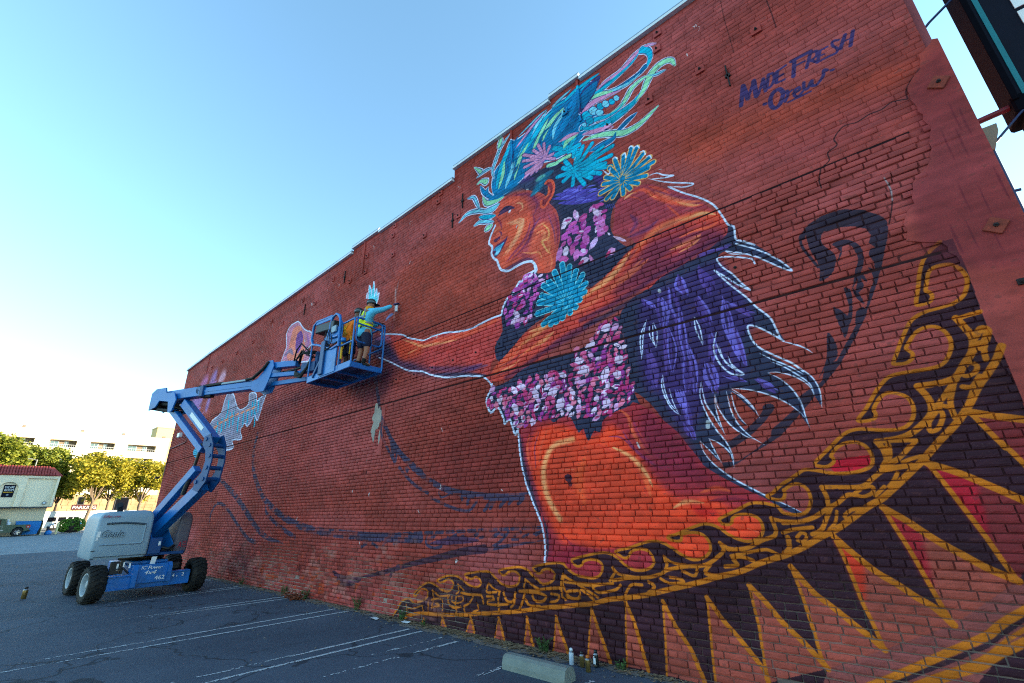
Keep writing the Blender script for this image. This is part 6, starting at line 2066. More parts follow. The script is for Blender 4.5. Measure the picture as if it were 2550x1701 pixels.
bld = thing('brick_building', 'long red brick building whose side wall carries the painted mural of a dancer', 'building', (-11, 5, 0))
BLOC = Vector((-11, 5, 0))
def bpart(mb, name, material, parent=None):
    """part of the building, modelled in world units and set under it"""
    mb.v = [(x-BLOC.x, y-BLOC.y, z-BLOC.z) for x, y, z in mb.v]
    return mb.build(name, material, bld if parent is None else parent)
XL, XR = -22.87, 1.12
# roof line of the parapet: (x0, x1, height at x0, height at x1)
PAR = [(XL, -20.05, 7.46, 7.58), (-20.05, -9.62, 7.58, 7.81), (-9.62, -8.42, 7.93, 7.94), (-8.42, -5.78, 7.88, 7.93), (-5.78, -3.30, 8.21, 8.21), (-3.30, -2.68, 8.29, 8.30), (-2.68, 1.03, 8.22, 8.27)]
def top_at(x):
    for a, b, h0, h1 in PAR:
        if a <= x <= b: return h0+(h1-h0)*(x-a)/(b-a)
    return 5.64 if x > 1.03 else PAR[0][2]
core = MB()
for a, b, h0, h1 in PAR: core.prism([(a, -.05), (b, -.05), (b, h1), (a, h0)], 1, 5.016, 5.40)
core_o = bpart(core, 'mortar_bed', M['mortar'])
c2 = MB(); c2.box((1.0305, 5.07, 5.6), (1.10, 5.4, 8.6)); bpart(c2, 'corner_return', M['plaster'])
mass = MB(); mass.box((XL+.02, 5.401, 0), (XR-.04, 24, 7.3)); mass.box((XL+.02, 24, 0), (-3, 84, 20.5)); bpart(mass, 'body_and_shade_block', M['plaster'])  # second box: unseen tall rear block, added to shade the lot and low building

# bricks
CH = 0.0655; BL = 0.1965
rb = random.Random(21)
PLX = [(0, .70), (2.24, .70), (2.62, .70), (2.92, .67), (3.36, .69), (3.67, .62), (3.78, .41), (4.0, .45), (4.11, .54), (4.31, .57), (4.48, .76), (4.81, .84), (5.12, .79), (5.33, .80), (5.48, .93), (5.62, .96), (5.68, 1.06)]
def plaster_edge(z):
    if z > 5.66: return 99
    for (z0, x0), (z1, x1) in zip(PLX, PLX[1:]):
        if z0 <= z <= z1: return x0+(x1-x0)*(z-z0)/(z1-z0)
    return .7
HOLES = [(-10.45, .3, -10.28, .58), (-6.70, .40, -6.58, .47), (-11.9, 1.55, -11.75, 1.62), (-1.30, .1, -1.1, .18), (-17.6, 1.0, -17.5, 1.06), (-8.3, 2.28, -8.18, 2.35), (-14.1, 2.2, -14.0, 2.27)]
cand = []           # x0, x1, z0, z1, depth, bevel
row = 0; z = -0.02
while z < 8.4:
    gap = GROOVE.get(row, 0.0)
    header = (row % 7 == 3)
    L = BL/2 if header else BL
    x = XL-(rb.random()*.5+ (row % 2)*.5)*L*.98
    z += gap
    while x < 1.03:
        w = L*rb.uniform(.95, 1.05)
        low = z < 4.80
        jw = (.0105 if low else .0050)*rb.uniform(.7, 1.4); jh = (.0115 if low else .0048)*rb.uniform(.75, 1.25)
        x0, x1 = x+jw/2, x+w-jw/2; z0, z1 = z+jh/2, z+CH-jh/2
        x += w
        x0 = max(x0, XL)
        xm = (x0+x1)/2
        if x1-x0 < .03: continue
        x1 = min(x1, 1.03)
        if x1-x0 < .03 or z1 > min(top_at(x0), top_at(min(x1, 1.03)))-.004: continue
        if x0 > plaster_edge((z0+z1)/2)+.05 or z1 < 0: continue
        if any(a < xm < c and b < (z0+z1)/2 < d for a, b, c, d in HOLES): continue
        dep = 5.0+rb.gauss(0, .0016)
        if low and rb.random() < .03: dep += rb.uniform(.003, .009)
        if -.9 < xm < .9 and 3.6 < z < 5.2: dep += rb.uniform(-.012, .012); 
        if z < .35 and rb.random() < .15: dep += .008
        if not low: dep = 5.0105+rb.gauss(0, .0010)
        cand.append((x0, x1, z0, z1, dep))
    z += CH; row += 1
C = np.array(cand)
# choose the 300 that show largest in the photograph
def project(P):
    d = P-np.array(CAM_LOC); Rm = np.array(CAM_R); q = d@Rm.T
    return 1275+CAMF*q[:, 0]/q[:, 2], 850.5-CAMF*q[:, 1]/q[:, 2]
def pr(ix, iz): return project(np.stack([C[:, ix], np.full(len(C), 5.0), C[:, iz]], 1))
ax, ay = pr(0, 2); bx_, by_ = pr(1, 2); dx_, dy_ = pr(0, 3)
area = np.abs((bx_-ax)*(dy_-ay)-(by_-ay)*(dx_-ax)); mx_, my_ = (bx_+dx_)/2, (by_+dy_)/2
vis = (mx_ > 10) & (mx_ < 2540) & (my_ > 10) & (my_ < 1690) & (C[:, 1] < .68)
order = np.argsort(-(area*vis)); big = order[:300]; rest = np.setdiff1d(np.arange(len(C)), big)
def brick_shape(jit, r, ch=.006):
    """unit brick: front face slumped a little, edges worn; x,z in 0..1 scaled later -> returns function"""
    return [(r.uniform(-jit, jit)) for _ in range(12)]
# far bricks: one mesh
V = np.zeros((len(rest), 12, 3)); Cr = C[rest]; rn = np.random.default_rng(4)
chf = np.where(Cr[:, 2] < 4.8, .0050, .0035)[:, None]
X0, X1, Z0, Z1, Dp = [Cr[:, i:i+1] for i in range(5)]
def setv(i, x, z, y): V[:, i, 0] = x[:, 0]; V[:, i, 1] = y[:, 0]; V[:, i, 2] = z[:, 0]
j = lambda s: rn.normal(0, s, (len(rest), 1))
for i, (x, zc, sx, sz) in enumerate([(X0, Z0, 1, 1), (X1, Z0, -1, 1), (X1, Z1, -1, -1), (X0, Z1, 1, -1)]):
    setv(i, x+sx*chf+j(.0012), zc+sz*chf+j(.0010), Dp+j(.0012))
    setv(4+i, x+j(.001), zc+j(.0008), Dp+chf+j(.0006))
    setv(8+i, x, zc, np.full_like(x, 5.03))
F = []
for q in [(0, 1, 2, 3)]+[(4+i, 4+(i+1) % 4, (i+1) % 4, i) for i in range(4)]+[(8+i, 8+(i+1) % 4, 4+(i+1) % 4, 4+i) for i in range(4)]: F.append(q)
F = np.array(F); FF = (F[None]+np.arange(len(rest))[:, None, None]*12).reshape(-1, 4)
Vb = V.reshape(-1, 3)-np.array(BLOC)
fld = np_mesh('brick_field', Vb, FF, M['painted_brick'], bld); fld['kind'] = 'stuff'
# near bricks: eight worn shapes for stretchers and four for headers, shared
def near_mesh(w, h, r):
    mb = MB(); nx, nz = (7, 4) if w > .13 else (4, 4); c = .005; vs = []; idx = {}
    for i in range(nx+1):
        for k in range(nz+1):
            u = i/nx; v = k/nz; e = min(u, 1-u)*w; f = min(v, 1-v)*h
            y = r.gauss(0, .0008)+(.0045 if (i in (0, nx) or k in (0, nz)) else 0)+(.003*r.random() if (i in (0, nx)) != (k in (0, nz)) else 0)+ (.003 if (i in (0, nx) and k in (0, nz)) else 0)
            px_ = (u-.5)*w+(r.uniform(-.0022, .0022)); pz_ = (v-.5)*h+r.uniform(-.0018, .0018)
            idx[i, k] = len(vs); vs.append((px_, y, pz_))
    fs = [(idx[i, k], idx[i+1, k], idx[i+1, k+1], idx[i, k+1]) for i in range(nx) for k in range(nz)]
    ring = [idx[i, 0] for i in range(nx)]+[idx[nx, k] for k in range(nz)]+[idx[i, nz] for i in range(nx, 0, -1)]+[idx[0, k] for k in range(nz, 0, -1)]
    n0 = len(vs)
    for q in ring: vs.append((vs[q][0], .03, vs[q][2]))
    m = len(ring)
    for t in range(m): fs.append((ring[t], n0+t, n0+(t+1) % m, ring[(t+1) % m]))
    me = bpy.data.meshes.new('brick'); me.from_pydata([(a*U, b*U, c_*U) for a, b, c_ in vs], [], fs); me.update(); me.materials.append(M['painted_brick'])
    return me
rr_ = random.Random(8)
ST = [near_mesh(.186, .054, rr_) for _ in range(8)]; HD = [near_mesh(.088, .054, rr_) for _ in range(4)]
for i in big:
    x0, x1, z0, z1, dp = C[i]; w = x1-x0; h = z1-z0
    src_, w0 = (rr_.choice(ST), .186) if w > .13 else (rr_.choice(HD), .088)
    o = bpy.data.objects.new('brick', src_); COL.objects.link(o); o.parent = bld
    o.location = ((x0+x1)/2*U-BLOC.x*U, (dp-BLOC.y)*U, (z0+z1)/2*U); o.scale = (w/w0, 1, h/.054); o.rotation_euler = (0, rr_.gauss(0, .006), rr_.gauss(0, .006))

# plaster strip at the street corner
pl = MB()
poly = [(x, z) for z, x in PLX]+[(1.12, 5.66), (1.12, 0)]
rp = random.Random(3); edge = []
for (z0, x0), (z1, x1) in zip(PLX, PLX[1:]):
    n = max(2, int((z1-z0)/.05))
    for t in range(n): edge.append((x0+(x1-x0)*t/n+(rp.uniform(-.014, .014) if z0 > 3.3 else rp.uniform(-.004, .004)), z0+(z1-z0)*t/n))
edge.append((1.06, 5.68)); poly = edge+[(1.085, 5.72), (1.12, 5.70), (1.12, 0)]
pl.prism(poly, 1, 4.991, 5.42); bpart(pl, 'plaster_pilaster', M['painted_brick'])
# loose skin of plaster with a broken edge by the signature
def slab(name, pts, d0, m):
    s = MB(); s.prism(pts, 1, d0, 5.02); return bpart(s, name, m)
# old render strip and bare patch left of the dancer
slab('render_strip', [(-7.83+.02, 2.62), (-7.62, 2.60), (-7.60, 3.52), (-7.72, 3.54), (-7.70, 2.9)], 4.985, M['painted_brick'])
rp2 = random.Random(5)
pts = []
for k in range(40):
    t = k*math.pi/20; r1 = 1+.28*math.sin(3*t+1)+.18*math.sin(7*t)+rp2.uniform(-.12, .12)
    pts.append((-7.90+math.cos(t)*.15*r1+.05*math.sin(t), 3.30+math.sin(t)*.30*r1))
slab('plaster_patch', pts, 4.996, M['plaster_grey'])
pts = [(-7.74, 2.7), (-7.70, 2.72), (-7.715, 3.0), (-7.75, 3.1), (-7.78, 2.95)]; slab('plaster_patch', pts, 4.994, M['plaster_grey'])

# coping
for a, b, h0, h1 in PAR:
    c = MB(); c.prism([(a-.004 if a == XL else a+.003, h0), (b-.003, h1), (b-.003, h1+.05), (a+.003, h0+.05)], 1, 4.945, 5.42); co = bpart(c, 'coping', M['coping_white'])
    c = MB(); c.prism([(a+.003, h0+.052), (b-.003, h1+.052), (b-.003, h1+.095), (a+.003, h0+.095)], 1, 4.962, 5.42); bpart(c, 'coping_cap', M['coping_grey'], None)
# vertical breaks in the parapet (old chimney piers) stand a little proud
for x in (-9.05, -20.1, -4.2, -2.74):
    h = top_at(x)
    p = MB(); p.box((x-.02, 4.986, h-(.9 if x != -20.1 else .8)), (x+.02, 5.02, h-.01)); bpart(p, 'pier_edge', M['painted_brick'])
# tie plates with bolts
PLT = [(-1.35, 8.10), (-1.40, 7.82), (-.91, 7.0), (-.21, 7.08), (-1.63, 7.01), (-2.29, 7.0), (-3.02, 7.79), (-5.61, 7.01), (-5.64, 4.03), (-5.08, 4.04), (-4.55, 4.06), (-6.73, 4.0), (-7.29, 4.01), (-6.2, 4.02), (-6.18, 7.85), (-6.25, 7.67), (-7.79, 7.80), (-7.84, 7.56), (-6.66, 7.03), (-7.78, 7.03), (-9.6, 7.02), (-10.5, 7.4), (-11.4, 7.0), (-12.2, 7.35), (-13.4, 6.98), (-14.3, 7.3), (-15.6, 6.95), (-17, 6.9), (-18.4, 6.9), (-19.5, 6.9), (-21, 6.4), (-8.9, 7.45), (-8.9, 7.02), (-1.0, 4.05)]
def tie_plate(x, z, s, d, material, rot=0, p=None):
    q = MB(); Mx = Matrix.Translation((x, d, z)) @ Matrix.Rotation(rot, 4, 'Y')
    q.box((-s/2, -.012, -s/2), (s/2, .02, s/2), .003, Mx); o = bpart(q, 'tie_plate', material)
    q = MB(); q.lathe([(0, -.04), (.010, -.04), (.010, -.024), (.018, -.024), (.018, -.010), (.0, -.010)], (x, d, z), (0, 1, 0), 6, False); 
    q.v = [(a-BLOC.x, b-BLOC.y, c) for a, b, c in q.v]; q.build('bolt', M['dark_iron'], o)
    return o
for x, z in PLT: tie_plate(x, z, .115 if z > 5 else .13, 4.996, M['painted_brick'], 0)
for x, z in [(1.0, 5.22), (.95, 3.68)]: tie_plate(x, z, .12, 4.980, M['rust'], rad(38))
tie_plate(.95, 3.17, .05, 4.982, M['dark_iron'])
# iron straps beside some plates
for x, z in [(-.62, 6.65), (-5.78, 6.98), (-5.5, 7.3), (-12.0, 7.0), (-9.9, 7.25)]:
    q = MB(); q.box((x-.008, 4.985, z-.17), (x+.008, 5.01, z+.17)); q.box((x-.03, 4.985, z-.02), (x+.03, 5.01, z+.02)); bpart(q, 'iron_strap', M['dark_iron'])
# conduit at the far end
q = MB(); q.tube([(-22.6, 4.97, 4.14), (-20.75, 4.97, 4.2), (-20.6, 4.97, 4.26), (-20.57, 4.97, 4.38), (-20.75, 4.96, 4.42)], .018, 6); q.tube([(-22.66, 4.97, 4.2), (-22.66, 4.97, 3.1)], .02, 6); bpart(q, 'conduit', M['conduit'])
fl = thing('flood_light', 'small pale floodlight fixed to the far end of the brick wall', 'lamp', (-21.1, 4.9, 4.5))
q = MB(); q.box((-.14, -.12, -.09), (.14, 0, .09), .02); q.build('housing', M['lamp_glass'], fl); q = MB(); q.tube([(0, .0, -.05), (.1, .05, -.08), (.3, .07, -.1)], .015, 6); q.build('arm', M['conduit'], fl)
sc_ = thing('security_camera', 'tiny dark camera bracketed to the far corner of the brick wall', 'camera', (-22.9, 4.95, 3.05))
q = MB(); q.box((-.1, -.18, -.05), (.02, -.04, .03), .01); q.build('housing', M['black_metal'], sc_); q = MB(); q.tube([(0, -.1, 0), (.05, -.02, .08), (.1, .0, .1)], .015, 6); q.build('bracket', M['conduit'], sc_)

# ---- ground ----
def asphalt(name, base, light, streaks, rough=.85):
    m = bpy.data.materials.new(name); m.use_nodes = True; nt = m.node_tree; b = nt.nodes['Principled BSDF']; N = nt.nodes.new; Lk = nt.links.new
    geo = N('ShaderNodeNewGeometry')
    def noise(sc, det=6, stretch=None):
        n = N('ShaderNodeTexNoise'); n.inputs['Scale'].default_value = sc; n.inputs['Detail'].default_value = det; n.inputs['Roughness'].default_value = .6
        if stretch:
            mp = N('ShaderNodeMapping'); mp.inputs['Scale'].default_value = stretch; Lk(geo.outputs['Position'], mp.inputs[0]); Lk(mp.outputs[0], n.inputs['Vector'])
        else: Lk(geo.outputs['Position'], n.inputs['Vector'])
        return n.outputs['Fac']
    def mr(s, a, c, d=0, e=1):
        n = N('ShaderNodeMapRange'); n.inputs['From Min'].default_value = a; n.inputs['From Max'].default_value = c; n.inputs['To Min'].default_value = d; n.inputs['To Max'].default_value = e; Lk(s, n.inputs['Value']); return n.outputs[0]
    def mix(f, a, c):
        n = N('ShaderNodeMix'); n.data_type = 'RGBA'; Lk(f, n.inputs['Factor'])
        for s, v in (('A', a), ('B', c)):
            if isinstance(v, tuple): n.inputs[s].default_value = (*v, 1)
            else: Lk(v, n.inputs[s])
        return n.outputs['Result']
    c = mix(mr(noise(.45, 8), .35, .7), base, light)
    c = mix(mr(noise(1.0, 4, streaks), .56, .72, 0, .6), c, light)
    c = mix(mr(noise(.8, 5, (streaks[0]*1.7, streaks[1]*2, 1)), .60, .74, 0, .55), c, tuple(x*.55 for x in base))
    c = mix(mr(noise(160, 2), .56, .70, 0, .8), c, tuple(min(1, x*2.6) for x in light))
    c = mix(mr(noise(90, 2), .60, .72, 0, .6), c, tuple(x*.5 for x in base))
    # oil drips, sealed cracks and tyre scuffs
    vo = N('ShaderNodeTexVoronoi'); vo.feature = 'DISTANCE_TO_EDGE'; vo.inputs['Scale'].default_value = .32
    nw_ = N('ShaderNodeTexNoise'); nw_.inputs['Scale'].default_value = 1.6; Lk(geo.outputs['Position'], nw_.inputs['Vector']); va = N('ShaderNodeVectorMath'); va.operation = 'ADD'; Lk(geo.outputs['Position'], va.inputs[0]); Lk(nw_.outputs['Color'], va.inputs[1]); Lk(va.outputs[0], vo.inputs['Vector'])
    c = mix(mr(vo.outputs['Distance'], .004, .010, .75, 0), c, tuple(x*.35 for x in base))
    c = mix(mr(noise(2.2, 3), .68, .74, 0, .6), c, tuple(x*.45 for x in base))
    c = mix(mr(noise(3.1, 4), .66, .80, 0, .5), c, tuple(min(1, x*1.9) for x in light))
    Lk(c, b.inputs['Base Color']); b.inputs['Roughness'].default_value = rough; b.inputs['Specular IOR Level'].default_value = .3
    bp = N('ShaderNodeBump'); bp.inputs['Strength'].default_value = .5; bp.inputs['Distance'].default_value = .006; Lk(noise(110, 3), bp.inputs['Height']); Lk(bp.outputs[0], b.inputs['Normal'])
    return m
M['asphalt'] = asphalt('asphalt', (.034, .045, .066), (.072, .088, .118), (2.6, .10, 1))
M['old_pavement'] = asphalt('old_pavement', (.14, .165, .185), (.19, .215, .235), (.08, 1.2, 1))
def sheet(name, poly, z, m):
    s = MB(); s.add([(x, y, z) for x, y in poly], [tuple(range(len(poly)))]); return tag(s.build(name, m), kind='structure')
sheet('ground', [(-900, -900), (900, -900), (900, 900), (-900, 900)], -.01, M['old_pavement'])
sheet('parking_lot', [(-35.2, -30), (30, -30), (30, 5.02), (-22.86, 5.02), (-34.6, 8)], 0.0, M['asphalt'])
# worn parking stripes: flakes of white paint
def stripe_mat():
    m = bpy.data.materials.new('stripe_paint'); m.use_nodes = True; nt = m.node_tree; b = nt.nodes['Principled BSDF']; N = nt.nodes.new; Lk = nt.links.new
    n = N('ShaderNodeTexNoise'); n.inputs['Scale'].default_value = 30; n.inputs['Detail'].default_value = 4; g = N('ShaderNodeNewGeometry'); Lk(g.outputs['Position'], n.inputs['Vector'])
    mx = N('ShaderNodeMix'); mx.data_type = 'RGBA'; Lk(n.outputs['Fac'], mx.inputs['Factor']); mx.inputs['A'].default_value = (.42, .44, .46, 1); mx.inputs['B'].default_value = (.68, .69, .70, 1)
    Lk(mx.outputs['Result'], b.inputs['Base Color']); b.inputs['Roughness'].default_value = .8; return m
M['stripe_paint'] = stripe_mat()
def stripe(x0, y0, x1, y1, keep0, keep1, w=.055, seed=1):
    """from the wall end (x0,y0) to the far end; keep = share of paint left at each end"""
    r = random.Random(seed); L = math.hypot(x1-x0, y1-y0); n = int(L/.025); s = MB(); nw = 5; keep0 *= .78; keep1 *= .72
    from mathutils import noise as mn
    for i in range(n):
        for k in range(nw):
            t = (i+.5)/n; keep = keep0+(keep1-keep0)*t
            v = .5+.5*mn.noise(Vector((i*.09+seed*7, k*.35, seed)))+.4*mn.noise(Vector((i*.55, k*1.1, seed*3)))
            if v > keep*1.25: continue
            cx_ = x0+(x1-x0)*t; cy_ = y0+(y1-y0)*t; u0 = (k/nw-.5)*w; u1 = ((k+1)/nw-.5)*w; h = L/n/2
            q = [(cx_+u0, cy_-h), (cx_+u1, cy_-h), (cx_+u1, cy_+h), (cx_+u0, cy_+h)]
            q = [(a+r.uniform(-.004, .004), b+r.uniform(-.005, .005), .004) for a, b in q]
            s.add(q, [(0, 1, 2, 3)])
    if s.f: tag(s.build('parking_stripe', M['stripe_paint']), kind='structure')
for k, a in enumerate([(-5.35, 4.65, -5.47, 3.2, .42, .2), (-5.04, 4.64, -5.2, 2.6, .6, .2), (-6.09, 4.68, -6.33, .8, .75, .22), (-5.84, 4.7, -6.02, 1.4, .95, .5), (-8.35, 4.78, -8.57, .9, .95, .36), (-7.99, 4.83, -8.28, .6, 1, .36), (-10.43, 4.8, -10.6, 2.2, 1, .3), (-10.16, 4.8, -10.4, 2.5, 1, .45), (-12.57, 4.8, -12.54, 2.3, 1, .4), (-12.82, 4.8, -12.80, 3.2, .9, .3), (-14.91, 4.9, -14.7, 4.2, .9, .5), (-14.66, 4.9, -14.5, 4.3, .9, .5), (-3.89, 4.36, -3.91, 3.9, .55, .3), (-2.9, 4.5, -3.05, 3.9, .5, .3), (-17.1, 4.9, -17, 3, .8, .5)]): stripe(*a, seed=k+1)
# paint powder and pale smears
def blotch(name, x, y, rx, ry, z, m, seed, n=26, kind='structure'):
    r = random.Random(seed); s = MB(); pts = [(x+math.cos(2*math.pi*t/n)*rx*r.uniform(.7, 1.2), y+math.sin(2*math.pi*t/n)*ry*r.uniform(.7, 1.2), z) for t in range(n)]
    s.add(pts, [tuple(range(n))]); return tag(s.build(name, m), kind=kind)
# strip of dust, straw and fallen leaves along the wall foot
rd = random.Random(12); s = MB(); top = []; bot = []
xs = [XL+.4+i*.12 for i in range(int((1.0-XL)/.12))]
for x in xs:
    wd = .10+.12*rd.random()+(.08 if -6.5 < x < -3.5 else 0)
    top.append((x, 5.0-wd, .004)); bot.append((x, 5.03, .006))
n = len(xs); s.add(top+bot, [(i, i+1, n+i+1, n+i) for i in range(n-1)])
tag(s.build('dust_strip', M['dust']), kind='stuff')
s = MB()
for i in range(3600):
    x = -23+24*rd.random()**.72 if i % 3 else rd.uniform(-7.2, -3.2); y = 5.0-abs(rd.gauss(0, .10)); L = rd.uniform(.008, .035); a = rd.uniform(0, 6.28); w = L*rd.uniform(.15, .6); z0 = .007+rd.random()*.012
    ca, sa = math.cos(a), math.sin(a); q = [(-L, -w), (L, -w), (L, w), (-L, w)]
    s.add([(x+u*ca-v*sa, y+u*sa+v*ca, z0+rd.uniform(-.003, .006)) for u, v in q], [(0, 1, 2, 3)])
tag(s.build('straw_litter', M['straw']), kind='stuff')
s = MB()
for i in range(900):
    x = -16+18*rd.random(); y = 5.0-abs(rd.gauss(0, .22)) if i % 12 else rd.uniform(2.5, 4.9); q = rd.uniform(.003, .009); s.box((x-q, y-q, .0), (x+q, y+q*rd.uniform(.5, 1), q*1.2))
tag(s.build('gravel', M['dust']), kind='stuff')
def weed(x, y, h, n, seed, label, flower=False):
    r = random.Random(seed); t = thing('weed', label, 'weed', (x, y, 0), group='weeds along the wall foot'); s = MB(); st = MB()
    for i in range(n):
        a = r.uniform(0, 6.28); l = h*r.uniform(.5, 1.1); ox, oy = r.uniform(-.05, .05), r.uniform(-.03, .03); bx, by = math.cos(a)*l*.5, math.sin(a)*l*.35
        p = [(ox, oy, 0), (ox+bx*.4, oy+by*.4, l*.5), (ox+bx, oy+by, l*.85)]
        st.tube(p, [.0025, .002, .001], 4)
        for k in range(9):
            f = r.uniform(.25, 1); c = Vector(p[0]).lerp(Vector(p[2]), f)+Vector((r.uniform(-.01, .01), r.uniform(-.01, .01), .01*r.random())); w = r.uniform(.006, .014); b = r.uniform(0, 6.28)
            e1 = Vector((math.cos(b), math.sin(b), r.uniform(-.2, .7))).normalized()*w*2; e2 = e1.cross(Vector((r.uniform(-1, 1), r.uniform(-1, 1), 1))).normalized()*w
            s.add([c, c+e1*.5+e2, c+e1, c+e1*.5-e2], [(0, 1, 2, 3)])
    st.build('stem', M['weed'], t); s.build('leaves', M['weed'], t)
weed(-3.85, 4.93, .17, 22, 1, 'leafy green weed at the wall foot just left of the spray cans')
weed(-10.75, 4.93, .2, 18, 2, 'small green weed left of the heap of brown leaves'); weed(-9.78, 4.92, .2, 18, 3, 'small green weed right of the heap of brown leaves')
weed(-7.95, 4.94, .26, 18, 4, 'green weed growing up a bare brick patch midway along the wall'); weed(-6.62, 4.93, .18, 16, 5, 'weed at the left tip of the gold scroll border')
weed(-13.1, 4.93, .16, 10, 6, 'weed tuft farthest along the wall foot by the lift'); weed(-2.85, 4.93, .10, 9, 7, 'low sparse weed at the wall foot right of the spray cans'); weed(-6.05, 4.92, .10, 9, 8, 'yellowish weed tuft under the first gold spike')
lp = thing('leaf_heap', 'heap of dry brown leaves on the asphalt by the wall', 'leaves', (-10.0, 4.78, 0)); s = MB(); rl = random.Random(4)
for i in range(130):
    c = Vector((rl.gauss(0, .17), rl.gauss(0, .07), .015+abs(rl.gauss(0, .045)))); a = rl.uniform(0, 6.28); w = rl.uniform(.02, .05); e1 = Vector((math.cos(a), math.sin(a), rl.uniform(-.6, .6)))*w; e2 = e1.cross(Vector((rl.uniform(-1, 1), rl.uniform(-1, 1), 1))).normalized()*w*.5
    s.add([c-e1, c+e2, c+e1, c-e2], [(0, 1, 2), (0, 2, 3)])
o = s.build('leaves', M['dry_leaf'], lp)
for i, (x, y, l) in enumerate([(-7.05, 4.72, 'flat white scrap of paper left of the scroll border tip'), (-6.43, 4.86, 'crumpled white scrap at the wall foot under the scroll border')]):
    s = MB(); rl = random.Random(i+40); s.add([(x+a, y+b, .012+rl.random()*.02) for a, b in [(-.08, -.03), (0, -.045), (.08, -.02), (.09, .03), (.0, .04), (-.07, .03)]], [(0, 1, 4, 5), (1, 2, 3, 4)]); tag(s.build('paper_scrap', M['paper']), l, 'litter')
# wheel stop
ws = MB(); ws.prism([(4.205, 0), (4.395, 0), (4.395, .05), (4.365, .118), (4.33, .132), (4.262, .132), (4.225, .112), (4.205, .05)], 0, -3.86, -3.05)
wsb = bmesh.new(); tag(ws.build('wheel_stop', M['concrete']), 'weathered grey concrete wheel stop lying in front of the spray cans', 'wheel stop'); wsb.free()
# spray cans
def can(x, y, h, r, body, cap, label, tilt=0, loc_z=0):
    t = thing('spray_can', label, 'spray can', (x, y, loc_z), group='spray cans left on the ground')
    s = MB(); s.lathe([(0, 0), (r*.92, 0), (r, .006), (r, h*.70), (r*.96, h*.73)], (0, 0, 0), n=20); s.build('body', M[body], t)
    s = MB(); s.lathe([(r*1.02, h*.725), (r*1.02, h*.735), (r*.9, h*.76), (r*.62, h*.83), (r*.5, h*.84)], (0, 0, 0), n=20); s.build('dome', M['steel'], t)
    s = MB(); s.lathe([(r*.55, h*.835), (r*.72, h*.845), (r*.68, h*.95), (r*.45, h*1.0), (0, h*1.0)], (0, 0, 0), n=16); s.build('cap', M[cap], t)
    return t
can(-3.35, 4.77, .155, .027, 'can_white', 'can_white', 'white spray can standing apart at the left of the group'); can(-3.215, 4.77, .145, .026, 'can_gold', 'cap_dark', 'gold spray can with a dark cap behind the orange capped can'); can(-3.085, 4.68, .148, .027, 'can_gold', 'cap_orange', 'gold spray can with an orange cap in front of the group'); dk = can(-3.10, 4.865, .155, .028, 'can_dark', 'can_dark', 'dark paint-smeared spray can at the right of the group')
s = MB(); s.box((-.016, -.031, .03), (.012, -.026, .085)); s.box((-.014, -.031, .09), (.0, -.026, .10)); s.build('label', M['decal_white'], dk)
can(-15.13, 1.36, .235, .045, 'can_gold', 'cap_dark', 'brown can standing alone on the open asphalt left of the lift')

# ---- boom lift ----
LO = Vector((-13.9, 3.0, 0))
lift = thing('boom_lift', 'blue articulated boom lift with grey covers parked beside the mural wall', 'boom lift', LO)
def lpart(mb, name, m, parent=None, off=LO):
    mb.v = [(x-off.x, y-off.y, z-off.z) for x, y, z in mb.v]; return mb.build(name, M[m], lift if parent is None else parent)
WR = .345
def wheel(x, y, out, yaw=0, steer=False):
    """out = -1 or +1: side that shows the rim"""
    w = thing('wheel', None, None); del_ = None
    w.parent = lift; w.location = (Vector((x, y, WR))-LO)*U; w.rotation_euler = (0, 0, yaw)
    t = MB(); hw = .145
    t.lathe([(WR*.60, -hw*.86), (WR*.70, -hw), (WR*.86, -hw*.98), (WR*.93, -hw*.86), (WR*.945, 0), (WR*.93, hw*.86), (WR*.86, hw*.98), (WR*.70, hw), (WR*.60, hw*.86)], (0, 0, 0), (0, 1, 0), 32)
    for i in range(20):        # angled tread lugs, two rows
        for sgn in (-1, 1):
            a = 2*math.pi*(i+(.5 if sgn > 0 else 0))/20; pts = []
            for (yy, da, r0) in [(.0, .10, .0), (sgn*hw*.55, -.02, 0), (sgn*hw*1.0, -.10, -.028)]:
                for dd in (-.052, .052):
                    for rr in (WR*.925+r0, WR+r0*.8):
                        b = a+da+dd; pts.append((math.cos(b)*rr, yy, math.sin(b)*rr))
            f = []
            for k in (0, 4): f += [(k, k+1, k+5, k+4), (k+2, k+6, k+7, k+3), (k+1, k+3, k+7, k+5), (k, k+4, k+6, k+2)]
            f += [(0, 2, 3, 1), (8, 9, 11, 10)]; t.add(pts, f)
    ty = t.build('tyre', M['tyre'], w)
    r = MB(); r.lathe([(WR*.62, hw*.80), (WR*.60, hw*.92), (WR*.54, hw*.86), (WR*.50, hw*.55), (WR*.46, hw*.36), (WR*.24, hw*.30), (WR*.22, hw*.62), (WR*.12, hw*.70), (0, hw*.70)], (0, 0, 0), (0, out, 0), 28)
    for i in range(9):
        a = 2*math.pi*i/9; r.lathe([(0, hw*.46), (.011, hw*.46), (.011, hw*.30)], (math.cos(a)*WR*.34, 0, math.sin(a)*WR*.34), (0, out, 0), 6, False)
    r.build('rim', M['rim'], w)
    return w
wheel(-13.10, 2.12, -1, rad(7)); wheel(-14.88, 2.10, -1, rad(4)); wheel(-13.12, 3.90, 1, rad(3)); wheel(-14.9, 3.88, 1)
